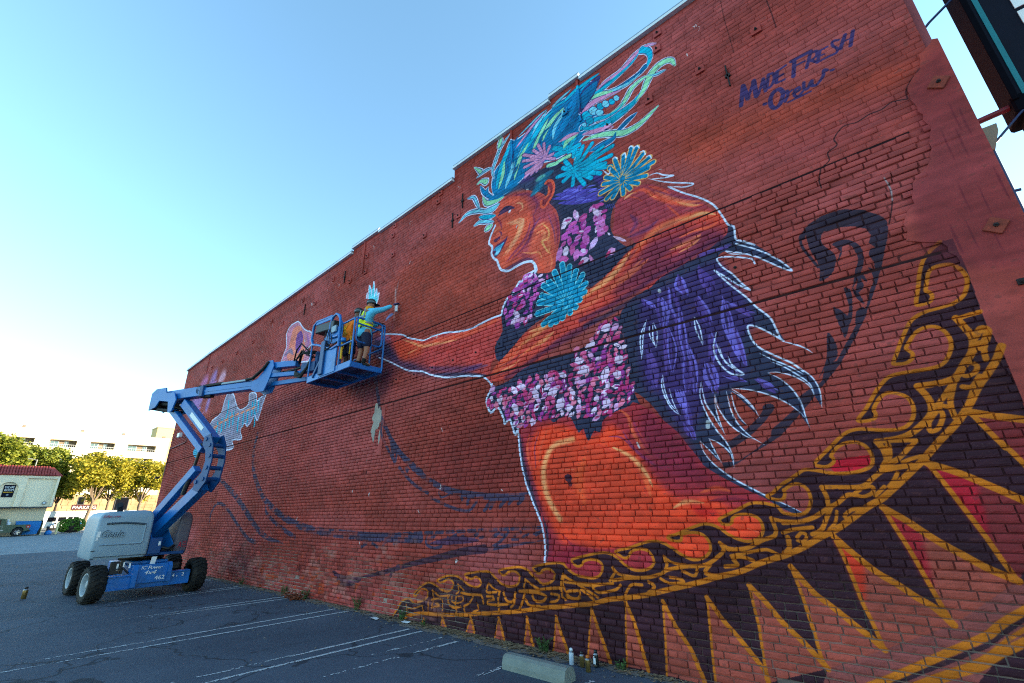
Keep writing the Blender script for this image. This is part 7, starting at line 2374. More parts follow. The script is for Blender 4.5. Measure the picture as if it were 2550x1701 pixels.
# axle beams, chassis box, decal plate
s = MB(); s.beam((-12.93, 2.30, .345), (-12.93, 3.72, .345), .22, .26); s.box((-12.88, 2.30, .455), (-12.78, 3.70, .478), .004); s.box((-12.88, 2.30, .212), (-12.78, 3.70, .234), .004); lpart(s, 'front_axle', 'lift_blue')
s = MB(); s.beam((-14.88, 2.30, .35), (-14.88, 3.70, .35), .2, .22); lpart(s, 'rear_axle', 'lift_blue_dark')
s = MB(); s.box((-15.0, 2.62, .30), (-12.92, 3.40, .64), .015); s.box((-14.4, 2.7, .64), (-13.2, 3.35, .70), .01); lpart(s, 'chassis', 'lift_blue')
s = MB(); s.box((-12.775, 2.74, .30), (-12.755, 3.26, .655), .004); s.prism([(-12.90, .20), (-12.70, .24), (-12.70, .56), (-12.78, .66), (-12.90, .66)], 1, 2.66, 2.74); s.prism([(-12.90, .28), (-12.70, .30), (-12.70, .60), (-12.78, .67), (-12.90, .67)], 1, 3.26, 3.33); lpart(s, 'front_plate', 'lift_blue')
s = MB(); s.box((-12.98, 2.30, .50), (-12.9, 2.45, .74), .01); lpart(s, 'steering_arm', 'black_metal'); s = MB(); s.box((-13.02, 2.47, .50), (-12.9, 2.52, .76), .005); lpart(s, 'steering_bracket', 'black_metal'); s = MB(); s.tube([(-12.92, 2.34, .58), (-12.88, 2.5, .62), (-12.9, 2.62, .50)], .018, 6); lpart(s, 'steering_hose', 'black_metal'); s = MB(); s.box((-12.93, 3.30, .52), (-12.85, 3.5, .64), .01); lpart(s, 'steering_box', 'black_metal')
for y, z, w_, h in [(2.40, .58, .03, .12), (2.50, .62, .025, .10), (2.60, .60, .03, .10), (2.66, .50, .03, .08)]:
    s = MB(); s.box((-12.90, y, z), (-12.892, y+w_, z+h)); lpart(s, 'placard', 'decal_white')
text(None, 'lettering', 'IC Power', M['decal_white'], lift, (-12.752, 2.79, .565), (0, 1, 0), (0, .05, 1), .062, shear=.25, width=.36)
text(None, 'lettering', '4x4', M['decal_white'], lift, (-12.752, 2.85, .468), (0, 1, 0), (0, .05, 1), .068, shear=.25, width=.21)
text(None, 'lettering', '462', M['decal_white'], lift, (-12.752, 3.06, .345), (0, 1, 0), (0, .02, 1), .078, width=.175)
text(None, 'lettering', '4', M['decal_white'], lift, (-12.776, 3.37, .36), (0, 1, 0), (0, .02, 1), .062, width=.045); text(None, 'lettering', '2', M['decal_white'], lift, (-12.776, 3.54, .37), (0, 1, 0), (0, .02, 1), .066, width=.05)
s = MB(); s.box((-12.778, 3.455, .36), (-12.774, 3.475, .38)); lpart(s, 'worn_digit', 'decal_white')
# turntable
s = MB(); s.lathe([(0, .70), (.42, .70), (.42, .80), (0, .80)], (-13.9, 3.0, 0), n=28); lpart(s, 'slew_ring', 'black_metal')
s = MB(); s.box((-14.6, 2.2, .80), (-13.05, 3.58, .86), .01); lpart(s, 'turntable', 'lift_blue_dark')
# grey engine cover: rounded shell with raised frame, groove and lettering
def shell(name, m, x0, x1, y0, y1, zs, rnd_, lean=0, slope=0):
    """rings of a rounded rectangle through the heights zs=(z, inset)"""
    s = MB(); n = 6; vs = []; fs = []
    for z, ins in zs:
        for cxx, cyy, a0 in [(x1, y1, 0), (x0, y1, 90), (x0, y0, 180), (x1, y0, 270)]:
            sx = -1 if cxx == x1 else 1; sy = -1 if cyy == y1 else 1
            for k in range(n):
                a = rad(a0+90*k/(n-1)); r = rnd_
                px = cxx+sx*(ins+r)+math.cos(a)*r; py = cyy+sy*(ins+r)+math.sin(a)*r
                vs.append((px, py+lean*(z-zs[0][0]), z+slope*(py-y0)*(z-zs[0][0])))
    m_ = 4*n
    for i in range(len(zs)-1):
        for k in range(m_): fs.append((i*m_+k, i*m_+(k+1) % m_, (i+1)*m_+(k+1) % m_, (i+1)*m_+k))
    s.add(vs, fs, True); s.add(vs[-m_:], [tuple(range(m_))]); s.add(vs[:m_], [tuple(range(m_))[::-1]])
    return lpart(s, name, m)
cov = shell('engine_cover', 'cover_grey', -14.45, -12.98, 1.93, 2.88, [(.80, .02), (.86, 0), (1.2, .0), (1.55, .01), (1.62, .03), (1.675, .075), (1.70, .17)], .05, lean=.0, slope=.05)
fx = -12.978
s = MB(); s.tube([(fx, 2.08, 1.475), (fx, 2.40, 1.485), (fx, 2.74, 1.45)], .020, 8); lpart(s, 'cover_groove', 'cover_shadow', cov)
s = MB(); s.tube([(fx, 2.74, 1.45), (fx, 2.745, 1.12), (fx, 2.72, 1.07), (fx, 2.05, 1.07)], .016, 8); lpart(s, 'cover_ridge', 'cover_grey', cov)
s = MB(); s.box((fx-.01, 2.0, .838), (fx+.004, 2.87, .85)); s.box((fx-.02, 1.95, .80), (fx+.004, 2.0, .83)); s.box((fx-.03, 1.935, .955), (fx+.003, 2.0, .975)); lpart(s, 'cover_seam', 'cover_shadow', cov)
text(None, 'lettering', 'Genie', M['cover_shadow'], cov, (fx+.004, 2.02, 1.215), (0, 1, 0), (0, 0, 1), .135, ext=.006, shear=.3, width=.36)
text(None, 'lettering', 'Genie', M['cover_grey'], cov, (fx+.007, 2.029, 1.206), (0, 1, 0), (0, 0, 1), .133, ext=.008, shear=.3, width=.36)
text(None, 'lettering', 'Eullet', M['decal_red'], cov, (fx+.004, 1.985, 1.60), (0, 1, 0), (0, .0, 1), .046, shear=.3, width=.145); text(None, 'lettering', '.com', M['decal_red'], cov, (fx+.004, 2.135, 1.60), (0, 1, 0), (0, 0, 1), .044, shear=.1, width=.13)
s = MB(); s.box((fx, 1.965, 1.22), (fx+.004, 2.02, 1.33)); s.box((fx, 1.965, 1.16), (fx+.004, 1.995, 1.21)); lpart(s, 'cover_sticker', 'decal_white', cov)
s = MB(); s.tube([(-13.25, 2.28, 1.66), (-13.25, 2.28, 1.74), (-13.22, 2.26, 1.80), (-13.16, 2.235, 1.85)], [.05, .052, .058, .062], 12); s.tube([(-13.25, 2.28, 1.60), (-13.25, 2.28, 1.67)], .06, 10); lpart(s, 'exhaust_pipe', 'black_metal')
# tank-side cover on the wall side
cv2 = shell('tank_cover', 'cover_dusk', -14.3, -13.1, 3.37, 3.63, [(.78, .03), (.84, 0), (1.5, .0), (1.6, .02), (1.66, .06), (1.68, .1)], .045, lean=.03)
text(None, 'lettering', 'A', M['decal_red'], cv2, (-13.094, 3.445, .93), (0, 1, 0), (0, .05, 1), .12, width=.07)
s = MB()
for z in (.94, .975, 1.01, 1.045): s.box((-13.099, 3.53, z), (-13.094, 3.60, z+.012))
lpart(s, 'cover_lines', 'decal_red', cv2)
s = MB(); s.lathe([(0, 0), (.05, 0), (.05, .03), (.045, .08), (.02, .10), (0, .10)], (-13.3, 3.5, 1.69), n=12); lpart(s, 'beacon', 'amber')
# boom base between the covers
AZ = Vector((.94, .34, 0)).normalized(); SD = Vector((-AZ.y, AZ.x, 0)); BP = Vector((-13.7, 2.95, 0))
def bp(sv, z, lat=0): return BP+AZ*sv+SD*lat+Vector((0, 0, z))
def side_plate(name, poly, half, thick, m, parent=None):
    """two cheek plates with outline poly (s,z) at +-half"""
    s = MB()
    for lat in (-half, half):
        vs = [bp(a, z, lat-thick/2) for a, z in poly]+[bp(a, z, lat+thick/2) for a, z in poly]; n = len(poly)
        s.add(vs, [tuple(range(n))[::-1], tuple(range(n, 2*n))]+[(i, (i+1) % n, (i+1) % n+n, i+n) for i in range(n)])
    return lpart(s, name, m, parent)
side_plate('boom_turret', [(-.5, .86), (.62, .86), (.66, 1.0), (.35, 1.35), (.25, 1.62), (.0, 1.70), (-.3, 1.45), (-.55, 1.1)], .20, .03, 'lift_blue')
s = MB(); s.box((-13.32, 2.89, .83), (-13.0, 3.12, 1.16), .015); lpart(s, 'control_box', 'lift_blue_dark'); s = MB(); s.box((-12.998, 3.05, 1.0), (-12.994, 3.09, 1.08)); lpart(s, 'placard', 'decal_white')
s = MB(); s.tube([(-13.05, 3.15, .95), (-12.98, 3.25, .92), (-13.05, 3.36, .98)], .03, 8); s.box((-13.2, 3.14, .88), (-13.05, 3.36, .93), .01); lpart(s, 'valve_block', 'black_metal')
s = MB(); s.prism([(2.97, .60), (3.06, .60), (3.08, .78), (2.99, .78)], 0, -13.0, -12.985); lpart(s, 'hazard_plate', 'decal_white')
# lower parallel arms
s = MB(); s.beam(bp(.05, 1.50, -.0), bp(1.22, 2.62), .16, .17); lpart(s, 'lower_arm', 'lift_blue'); s = MB(); s.beam(bp(.22, 1.22), bp(1.55, 2.22), .20, .22); lpart(s, 'lower_arm', 'lift_blue')
s = MB(); s.tube([bp(.95, 2.05, -.02), bp(1.12, 2.6, -.02)], .05, 10); s.tube([bp(1.12, 2.6, -.02), bp(1.24, 3.18, -.02)], .032, 10); lpart(s, 'lift_cylinder', 'black_metal')
# elbow link: two cheeks with cross tubes
side_plate('elbow_link', [(1.44, 2.14), (1.62, 2.08), (1.80, 2.30), (1.86, 2.75), (1.80, 3.12), (1.66, 3.36), (1.48, 3.30), (1.46, 3.12), (1.60, 2.98), (1.66, 2.75), (1.62, 2.5), (1.48, 2.36)], .155, .03, 'lift_blue_dark')
for sv, z in [(1.7, 2.36), (1.74, 2.60), (1.76, 2.86), (1.70, 3.10), (1.55, 3.24), (1.5, 2.3)]:
    s = MB(); s.tube([bp(sv, z, -.19), bp(sv, z, .19)], .045, 10); lpart(s, 'pivot_pin', 'lift_blue_dark')
# upper parallel arms
s = MB(); s.beam(bp(1.60, 3.22), bp(.30, 4.24), .19, .20); up_ = lpart(s, 'upper_arm', 'lift_blue'); s = MB(); s.beam(bp(1.28, 3.02), bp(-.12, 4.10), .15, .14); lpart(s, 'upper_arm', 'lift_blue')
s = MB(); d = (bp(.30, 4.24)-bp(1.60, 3.22)).normalized(); nn = Vector(SD).cross(d).normalized()
s.beam(bp(1.25, 3.50, -.099), bp(.72, 3.915, -.099), .004, .10, up=nn if nn.z > 0 else -nn, ch=0); lpart(s, 'faded_decal', 'decal_white')
# riser head and main boom
side_plate('riser_head', [(-.78, 4.12), (-.80, 4.56), (-.66, 4.66), (-.30, 4.66), (-.24, 4.52), (.06, 4.50), (.18, 4.30), (.10, 4.02), (-.02, 4.0), (-.10, 4.28), (-.45, 4.34), (-.55, 4.18)], .17, .03, 'lift_blue')
s = MB(); s.beam(bp(-.70, 4.40), bp(-.70, 4.14), .30, .12, up=AZ); s.beam(bp(-.55, 4.14), bp(.05, 4.05), .28, .06); s.tube([bp(-.5, 4.28, -.05), bp(-.2, 4.24, -.07), bp(.1, 4.2, -.05)], .05, 8); s.tube([bp(-.45, 4.22, .06), bp(-.1, 4.18, .05), bp(.15, 4.12, .05)], .05, 8); lpart(s, 'hose_bundle', 'black_rubber')
s = MB(); s.beam(bp(-.72, 4.47), bp(.95, 4.46), .22, .24, ch=.012); lpart(s, 'main_boom', 'lift_blue')
s = MB(); s.beam(bp(.5, 4.45), bp(2.72, 4.42), .17, .19, ch=.01); s.beam(bp(1.0, 4.45, -.088), bp(2.66, 4.42, -.088), .012, .05, ch=0); lpart(s, 'boom_extension', 'lift_blue')
s = MB(); s.beam(bp(.88, 4.45), bp(1.0, 4.45), .26, .27, ch=.01); lpart(s, 'boom_collar', 'lift_blue_dark')
s = MB(); s.beam(bp(.86, 4.60), bp(1.52, 4.60), .13, .06); s.lathe([(0, -.11), (.11, -.11), (.11, .11), (0, .11)], bp(.84, 4.50), SD, 14); s.beam(bp(.85, 4.34), bp(1.2, 4.33), .12, .07); lpart(s, 'hose_carrier', 'black_rubber')
s = MB(); s.beam(bp(1.50, 4.585, 0), bp(2.40, 4.58, 0), .12, .05); lpart(s, 'hose_tray', 'cover_grey')
# jib
side_plate('jib_knuckle', [(2.62, 4.30), (2.78, 4.22), (3.02, 4.22), (3.10, 4.40), (3.22, 4.80), (3.16, 4.94), (3.02, 4.94), (2.92, 4.70), (2.78, 4.55), (2.62, 4.50)], .11, .025, 'lift_blue')
s = MB(); s.beam(bp(3.04, 4.84), bp(3.82, 4.80), .15, .14); lpart(s, 'jib_arm', 'lift_blue'); s = MB(); s.beam(bp(2.92, 4.60, -.05), bp(4.02, 4.54, -.05), .09, .10); lpart(s, 'jib_arm', 'lift_blue'); s = MB(); s.beam(bp(3.05, 4.42, .06), bp(4.36, 4.42, .06), .08, .10); lpart(s, 'jib_arm', 'lift_blue')
s = MB(); s.tube([bp(3.3, 4.62), bp(4.1, 4.72)], .03, 8); s.tube([bp(3.45, 4.64), bp(3.2, 4.60)], .045, 8); lpart(s, 'jib_cylinder', 'black_metal')
s = MB(); s.beam(bp(4.0, 4.66), bp(4.40, 4.66), .16, .22); s.beam(bp(4.30, 4.36), bp(4.46, 4.36), .14, .20); s.tube([bp(4.38, 4.30), bp(4.38, 5.0)], .06, 10); lpart(s, 'rotator', 'lift_blue_dark')
s = MB(); rh = random.Random(2)
s.tube([bp(2.42, 4.56, -.12), bp(2.66, 4.56, -.15), bp(2.92, 4.74, -.15), bp(3.05, 4.92, -.12)], .035, 8); lpart(s, 'hose', 'black_rubber')
for i in range(7):
    s = MB(); z = 4.75+.08*i; l = rh.uniform(-.15, .05)
    s.tube([bp(3.84, 4.80+.01*i, l), bp(3.98, 4.92+rh.uniform(-.1, .2), l-.1), bp(4.12, 5.02+rh.uniform(-.1, .14), l-.12), bp(4.3, 4.92+rh.uniform(-.06, .1), l-.05), bp(4.42, 4.98, l)], rh.choice((.010, .014, .018)), 6); lpart(s, 'hose', 'black_rubber')
for i in range(3): s = MB(); s.tube([bp(3.9, 4.6, -.1), bp(3.95, 4.45+.04*i, -.16), bp(4.12, 4.40+.03*i, -.16), bp(4.22, 4.62, -.12), bp(4.3, 4.9, -.08)], .028, 8); lpart(s, 'hose', 'black_rubber')
# ---- platform basket (long side along X) ----
x0, x1, y0, y1, zf = -9.25, -7.55, 4.13, 4.80, 4.17
bk = thing('platform_basket', None, None); bk.parent = lift; bk.location = (Vector((x0, y0, zf))-LO)*U
BO = Vector((x0, y0, zf))
def kp(mb, name, m): mb.v = [(x-BO.x, y-BO.y, z-BO.z) for x, y, z in mb.v]; return mb.build(name, M[m], bk)
s = MB(); fr = .035
for a, b in [((x0, y0), (x1, y0)), ((x1, y0), (x1, y1)), ((x1, y1), (x0, y1)), ((x0, y1), (x0, y0)), ((-8.68, y0), (-8.68, y1)), ((-8.1, y0), (-8.1, y1))]: s.beam((a[0], a[1], zf), (b[0], b[1], zf), fr, .05)
kp(s, 'floor_frame', 'lift_blue')
s = MB()
nx, ny = 56, 24
for i in range(nx+1): s.box((x0+(x1-x0)*i/nx-.004, y0, zf+.027), (x0+(x1-x0)*i/nx+.004, y1, zf+.033))
for k in range(ny+1): s.box((x0, y0+(y1-y0)*k/ny-.004, zf+.0335), (x1, y0+(y1-y0)*k/ny+.004, zf+.040))
o = kp(s, 'floor_grating', 'mesh_steel')
s = MB(); s.box((x0, y0-.012, zf-.01), (x1, y0+.006, zf+.11), .003); s.box((x0, y1-.006, zf-.01), (x1, y1+.012, zf+.11), .003); s.box((x1-.006, y0, zf-.012), (x1+.012, y1, zf+.085), .003); s.box((x0-.012, y0, zf-.012), (x0+.006, y1, zf+.11), .003); kp(s, 'toe_board', 'lift_blue')
zt = zf+.99; rt = .019
def rail(pts, name='rail'): s = MB(); s.tube(pts, rt, 8); return kp(s, name, 'lift_blue')
for x, y in [(x1, y0), (x1, y1), (-8.02, y0), (-8.02, y1), (x0, y1), (x0, y0)]: rail([(x, y, zf+.03), (x, y, zt-.03)], 'post')
def loop(a, b, zl, zh, r=.08):
    """rounded rail panel between two corner posts"""
    a, b = Vector(a), Vector(b); d = (b-a).normalized(); pts = []
    L = (b-a).length
    for (u, z, au) in [(0, zl, 0), (L, zl, 1), (L, zh, 2), (0, zh, 3)]:
        cu = r if u == 0 else L-r; cz = zl+r if z == zl else zh-r
        a0 = {0: 180, 1: 270, 2: 0, 3: 90}[au]
        for k in range(4):
            t = rad(a0+30*k); p = a+d*(cu+math.cos(t)*r); pts.append((p.x, p.y, cz+math.sin(t)*r))
    pts.append(pts[0]); return pts
rail(loop((x1+.01, y0+.05, 0), (x1+.01, y1-.06, 0), zf+.50, zt+.01)); rail([(x1+.01, y0+.06, zt-.12), (x1+.01, y1-.08, zt-.13)]); rail([(x1, y0+.03, zt), (x1, y1, zt)])
rail([(x1, y0, zt-.02), (-8.02, y0, zt-.02)]); rail([(x1, y0, zf+.5), (-8.02, y0, zf+.5)]); rail([(x1, y1, zt-.02), (x0, y1, zt-.02)]); rail([(x1, y1, zf+.5), (x0, y1, zf+.5)])
rail([(-8.02, y0, zt-.02), (-8.10, y0-.02, zt+.12), (-8.2, y0-.04, zt+.24)])
# big tilted guard round the control console
s = MB()
s.tube([(-8.02, y0-.04, 4.66), (-8.02, y0-.05, 5.16), (-8.09, y0-.04, 5.34), (-8.28, y0-.02, 5.44), (-8.44, y0-.01, 5.42), (-8.52, y0, 5.30), (-8.50, y0-.02, 5.0), (-8.42, y0-.03, 4.94), (-8.06, y0-.04, 4.90)], .026, 10)
s.tube([(-8.44, y0-.01, 5.44), (-9.10, y0-.02, 5.50), (-9.24, y0-.02, 5.44), (-9.27, y0-.02, 5.12), (-9.18, y0-.02, 4.99), (-8.95, y0-.02, 4.92), (-8.3, y0-.03, 4.68), (-8.02, y0-.04, 4.70)], .026, 10)
s.beam((-9.14, y0-.02, 5.47), (-8.46, y0-.02, 5.42), .02, .11); kp(s, 'console_guard', 'lift_blue')
s = MB(); s.box((-9.16, y0-.02, 5.17), (-8.36, y0+.20, 5.36), .015, Matrix.Translation((-8.6, 0, 5.27)) @ Matrix.Rotation(rad(7), 4, 'Y') @ Matrix.Translation((8.6, 0, -5.27))); kp(s, 'control_console', 'black_metal')
s = MB(); s.box((-8.36, y0-.06, 5.02), (-8.18, y0-.02, 5.16), .006); kp(s, 'manual_box', 'cover_grey')
s = MB(); s.prism([(-8.78, 4.88), (-8.05, 4.76), (-8.12, 5.12), (-8.55, 5.18)], 1, y0-.015, y0+.01); s.box((-8.75, y0-.03, zf), (-8.10, y0+.0, 4.72), .005); kp(s, 'console_panel', 'lift_blue')
s = MB(); s.beam((-8.62, y0-.02, 4.20), (-8.62, y0-.02, 4.92), .16, .10, up=(0, 1, 0)); s.beam((-8.70, y0+.0, 4.40), (-8.12, y0-.0, 4.74), .03, .05); s.beam((-9.4, 4.48, 4.40), (-8.62, y0-.02, 4.30), .12, .12); s.beam((-9.4, 4.48, 4.85), (-8.7, y0+.02, 4.85), .10, .10); s.beam((-8.66, y0-.02, 4.62), (-9.0, y0-.02, 4.22), .04, .06); kp(s, 'platform_mount', 'lift_blue_dark')
s = MB()
for i in range(5): xx_ = -8.62+.07*i; s.tube([(xx_, y0-.03, 5.16), (xx_+.02, y0-.07, 4.98), (xx_+.06, y0-.06, 4.84), (xx_-.05, y0-.05, 4.74)], .008, 5)
s.tube([(-8.7, y0-.05, 4.72), (-8.4, y0-.06, 4.70), (-8.0, y0-.05, 4.78)], .015, 6); kp(s, 'console_cables', 'black_rubber')
s = MB(); s.tube([(-8.0, y0+.02, 4.80), (-7.98, y0+.02, 4.40)], .022, 8); s.tube([(-7.82, y0+.1, 4.86), (-7.86, y0+.12, 4.5)], .012, 6); kp(s, 'lanyard', 'harness')
s = MB(); s.lathe([(0, 0), (.05, 0), (.05, .07), (0, .07)], (-7.92, y0-.0, 4.74), n=10); kp(s, 'blue_cup', 'bus_blue')

# ---- people: one skinned body, clothing grown on the same joints ----
def skin_mesh(name, joints, bones, m, parent, root, sub=2):
    me = bpy.data.meshes.new(name); keys = list(joints); ix = {k: i for i, k in enumerate(keys)}
    me.from_pydata([tuple(Vector(joints[k][0])*U) for k in keys], [(ix[a], ix[b]) for a, b in bones], [])
    o = link(name, me, parent, m)
    md = o.modifiers.new('skin', 'SKIN'); md.use_smooth_shade = True
    for i, k in enumerate(keys):
        r = joints[k][1]; r = (r*U, r*U) if not isinstance(r, tuple) else tuple(x*U for x in r)
        sv = me.skin_vertices[0].data[i]; sv.radius = r; sv.use_root = (k == root)
    ss = o.modifiers.new('sub', 'SUBSURF'); ss.levels = sub; ss.render_levels = sub
    return o
def hand(parent, wrist, direction, palm_n, m, name='glove', curl=.5, s=1.0):
    """five fingers of unequal length, bent towards palm_n"""
    d = Vector(direction).normalized(); n = Vector(palm_n).normalized(); side = d.cross(n).normalized(); w = Vector(wrist)
    J = {'w': (w, .024*s), 'p': (w+d*.05*s, (.034*s, .018*s)), 'k': (w+d*.075*s, (.032*s, .016*s))}; B = [('w', 'p'), ('p', 'k')]
    for i, (off, L) in enumerate([(-.024, .055), (-.008, .065), (.008, .06), (.023, .045)]):
        b = w+d*.085*s+side*off*s; e = b+d*L*.5*s+n*curl*.02*s; t = e+d*L*.4*s*(1-curl)+n*curl*.045*s
        J[f'a{i}'] = (b, .0075*s); J[f'b{i}'] = (e, .007*s); J[f'c{i}'] = (t, .006*s); B += [('k', f'a{i}'), (f'a{i}', f'b{i}'), (f'b{i}', f'c{i}')]
    t1 = w+d*.035*s-side*.035*s+n*.01*s; t2 = t1+d*.03*s-side*.012*s+n*.022*s; J['t1'] = (t1, .009*s); J['t2'] = (t2, .008*s); B += [('p', 't1'), ('t1', 't2')]
    return skin_mesh(name, J, B, m, parent, 'w', 1)
def person(label, loc, P, skin_m, shirt_m, vest=None, short_sleeve=False, group=None):
    """P: joints relative to loc"""
    t = thing('person', label, 'person', loc, group=group)
    J = {'pel': (P['pel'], (.115, .095)), 'sp': (P['sp'], (.105, .085)), 'ch': (P['ch'], (.135, .095)), 'nk': (P['nk'], .05), 'hd0': (P['hd0'], (.062, .07)), 'hd1': (P['hd1'], (.075, .085)), 'hd2': (P['hd2'], (.06, .07))}
    B = [('pel', 'sp'), ('sp', 'ch'), ('ch', 'nk'), ('nk', 'hd0'), ('hd0', 'hd1'), ('hd1', 'hd2')]
    for q in 'LR':
        J['sh'+q] = (P['sh'+q], .058); J['el'+q] = (P['el'+q], .040); J['wr'+q] = (P['wr'+q], .026); B += [('ch', 'sh'+q), ('sh'+q, 'el'+q), ('el'+q, 'wr'+q)]
        J['hp'+q] = (P['hp'+q], .088); J['kn'+q] = (P['kn'+q], .056); J['an'+q] = (P['an'+q], .036); J['to'+q] = (P['to'+q], (.036, .026)); B += [('pel', 'hp'+q), ('hp'+q, 'kn'+q), ('kn'+q, 'an'+q), ('an'+q, 'to'+q)]
    skin_mesh('body', J, B, skin_m, t, 'pel')
    def grow(k, f, add=.0):
        r = J[k][1]; return tuple(x*f+add for x in r) if isinstance(r, tuple) else r*f+add
    # shirt
    S = {k: (J[k][0], grow(k, 1.22, .02)) for k in ('pel', 'sp', 'ch')}; S['nk'] = (Vector(J['ch'][0]).lerp(Vector(J['nk'][0]), .75), .062); b = [('pel', 'sp'), ('sp', 'ch'), ('ch', 'nk')]
    S['hem'] = (Vector(J['pel'][0])-Vector((0, 0, .12)), (.168, .145)); b.append(('hem', 'pel'))
    for q in 'LR':
        S['sh'+q] = (J['sh'+q][0], .074); e = Vector(J['el'+q][0])
        S['el'+q] = (Vector(J['sh'+q][0]).lerp(e, .8) if short_sleeve else e, .056); b += [('ch', 'sh'+q), ('sh'+q, 'el'+q)]
        if not short_sleeve: S['wr'+q] = (e.lerp(Vector(J['wr'+q][0]), .92), .040); b.append(('el'+q, 'wr'+q))
    skin_mesh('shirt', S, b, M[shirt_m], t, 'ch')
    # shorts
    S = {'pel': (Vector(J['pel'][0])+Vector((0, 0, .02)), (.125, .106))}; b = []
    for q in 'LR':
        S['hp'+q] = (J['hp'+q][0], .104); kn = Vector(J['hp'+q][0]).lerp(Vector(J['kn'+q][0]), .9); S['kn'+q] = (kn, .086); b += [('pel', 'hp'+q), ('hp'+q, 'kn'+q)]
    skin_mesh('shorts', S, b, M['shorts_navy'], t, 'pel')
    for q in 'LR':
        a = Vector(J['an'+q][0]); to = Vector(J['to'+q][0]); s = skin_mesh('shoe', {'a': (a-Vector((0, 0, .005)), .045), 'm': (a.lerp(to, .5)-Vector((0, 0, .022)), (.044, .034)), 't': (to-Vector((0, 0, .012)), (.042, .028)), 'h': (a+Vector((0, 0, -.028))-(to-a).normalized()*.03, .038)}, [('a', 'm'), ('m', 't'), ('a', 'h')], M['shoe'], t, 'a', 1)
        mb = MB(); mb.tube([a, a.lerp(Vector(J['kn'+q][0]), .28)], [.042, .046], 10); mb.build('sock', M['sock'], t)
    return t, J
ZF = 4.212
# painter in the yellow vest, arm stretched to the wall
PX = Vector((-7.72, 4.42, ZF))
def R_(x, y, z): return Vector((x, y, z))
P1 = dict(pel=R_(.05, .0, .72), sp=R_(.06, -.0, .90), ch=R_(.09, .0, 1.08), nk=R_(.10, .03, 1.21), hd0=R_(.10, .06, 1.275), hd1=R_(.09, .07, 1.34), hd2=R_(.085, .07, 1.40),
          shL=R_(-.08, .0, 1.14), shR=R_(.26, .01, 1.13), elL=R_(-.10, .20, .96), wrL=R_(.08, .30, 1.0), elR=R_(.27, .24, 1.24), wrR=R_(.325, .42, 1.38),
          hpL=R_(-.04, .0, .66), hpR=R_(.13, .0, .65), knL=R_(-.05, .03, .36), knR=R_(.15, .03, .35), anL=R_(-.08, -.02, .075), anR=R_(.15, -.02, .075), toL=R_(-.10, .12, .045), toR=R_(.17, .12, .045))
p1, J1 = person('person in a yellow safety vest and blue shirt stretching an arm to the wall', PX, P1, M['skin'], 'shirt_blue')
# hi-vis vest
S = {'hem': (R_(.05, -.0, .74), (.178, .155)), 'sp': (P1['sp'], (.165, .142)), 'ch': (P1['ch'], (.196, .152)), 'nk': (R_(.10, .015, 1.185), (.09, .075)), 'shL': (P1['shL'].lerp(P1['ch'], .35), (.085, .085)), 'shR': (P1['shR'].lerp(P1['ch'], .35), (.085, .085))}
vest = skin_mesh('vest', S, [('hem', 'sp'), ('sp', 'ch'), ('ch', 'nk'), ('ch', 'shL'), ('ch', 'shR')], M['vest_yellow'], p1, 'ch')
s = MB(); n = 26
for zc, cx_, rx, ry in [(.90, .06, .152, .138), (1.02, .08, .170, .148)]:
    for k in range(n):
        a0, a1 = 2*math.pi*k/n, 2*math.pi*(k+1)/n
        s.add([(cx_+math.cos(a0)*rx, math.sin(a0)*ry, zc-.018), (cx_+math.cos(a1)*rx, math.sin(a1)*ry, zc-.018), (cx_+math.cos(a1)*rx, math.sin(a1)*ry, zc+.018), (cx_+math.cos(a0)*rx, math.sin(a0)*ry, zc+.018)], [(0, 1, 2, 3)])
for x in (.0, .17): s.beam((x, -.137, .94), (x+.005, -.10, 1.19), .035, .008, up=(0, 1, 0), ch=0)
s.build('vest_tape', M['vest_tape'], p1)
s = MB(); s.beam((-.06, -.10, .60), (.14, -.135, .82), .03, .012, up=(0, 1, 0), ch=.003); s.beam((-.06, -.135, .93), (.16, -.13, 1.16), .022, .012, up=(0, 1, 0), ch=.003); s.build('harness', M['black_rubber'], p1)
s = MB(); s.lathe([(.075, 1.175), (.10, 1.195), (.09, 1.225), (.098, 1.25), (.08, 1.275), (.06, 1.28)], (.10, .035, 0), n=14); s.build('scarf', M['scarf'], p1)
def hat(t, c, r, brim_dir, m='hat_grey', back=True):
    s = MB(); c = Vector(c); s.lathe([(r*1.02, -.02), (r*1.04, .02), (r*1.0, .055), (r*.78, .085), (r*.4, .10), (0, .104)], c, n=18)
    d = Vector(brim_dir).normalized(); e = Vector((-d.y, d.x, 0)); b = []
    for k in range(13):
        a = rad(-75+150*k/12); b.append(c+d*math.cos(a)*r*1.02+e*math.sin(a)*r*1.02+Vector((0, 0, -.005)))
    f = [c+(p-c)*1.0+d*(.075*math.cos(rad(-75+150*k/12))+.01)+Vector((0, 0, -.012)) for k, p in enumerate(b)]
    n = len(b); s.add(b+f, [(i, i+1, n+i+1, n+i) for i in range(n-1)]); s.add([p-Vector((0, 0, .008)) for p in b+f], [(i, i+1, n+i+1, n+i) for i in range(n-1)])
    o = s.build('cap', M[m], t)
    q = MB(); q.lathe([(r*1.06, .012), (r*1.065, .022), (r*1.05, .03)], c, n=18); q.build('hat_band', M['vest_tape'], t); return o
hat(p1, (.085, .07, 1.375), .088, (.5, .85, 0))
hand(p1, P1['wrR']+R_(.005, .01, .01), (.1, .75, .5), (.3, .2, -.8), M['glove'], 'glove', .7, 1.15); hand(p1, P1['wrL'], (.8, .5, 0), (0, 0, -1), M['skin_dark'], 'hand', .5)
s = MB(); fc = P1['hd1']
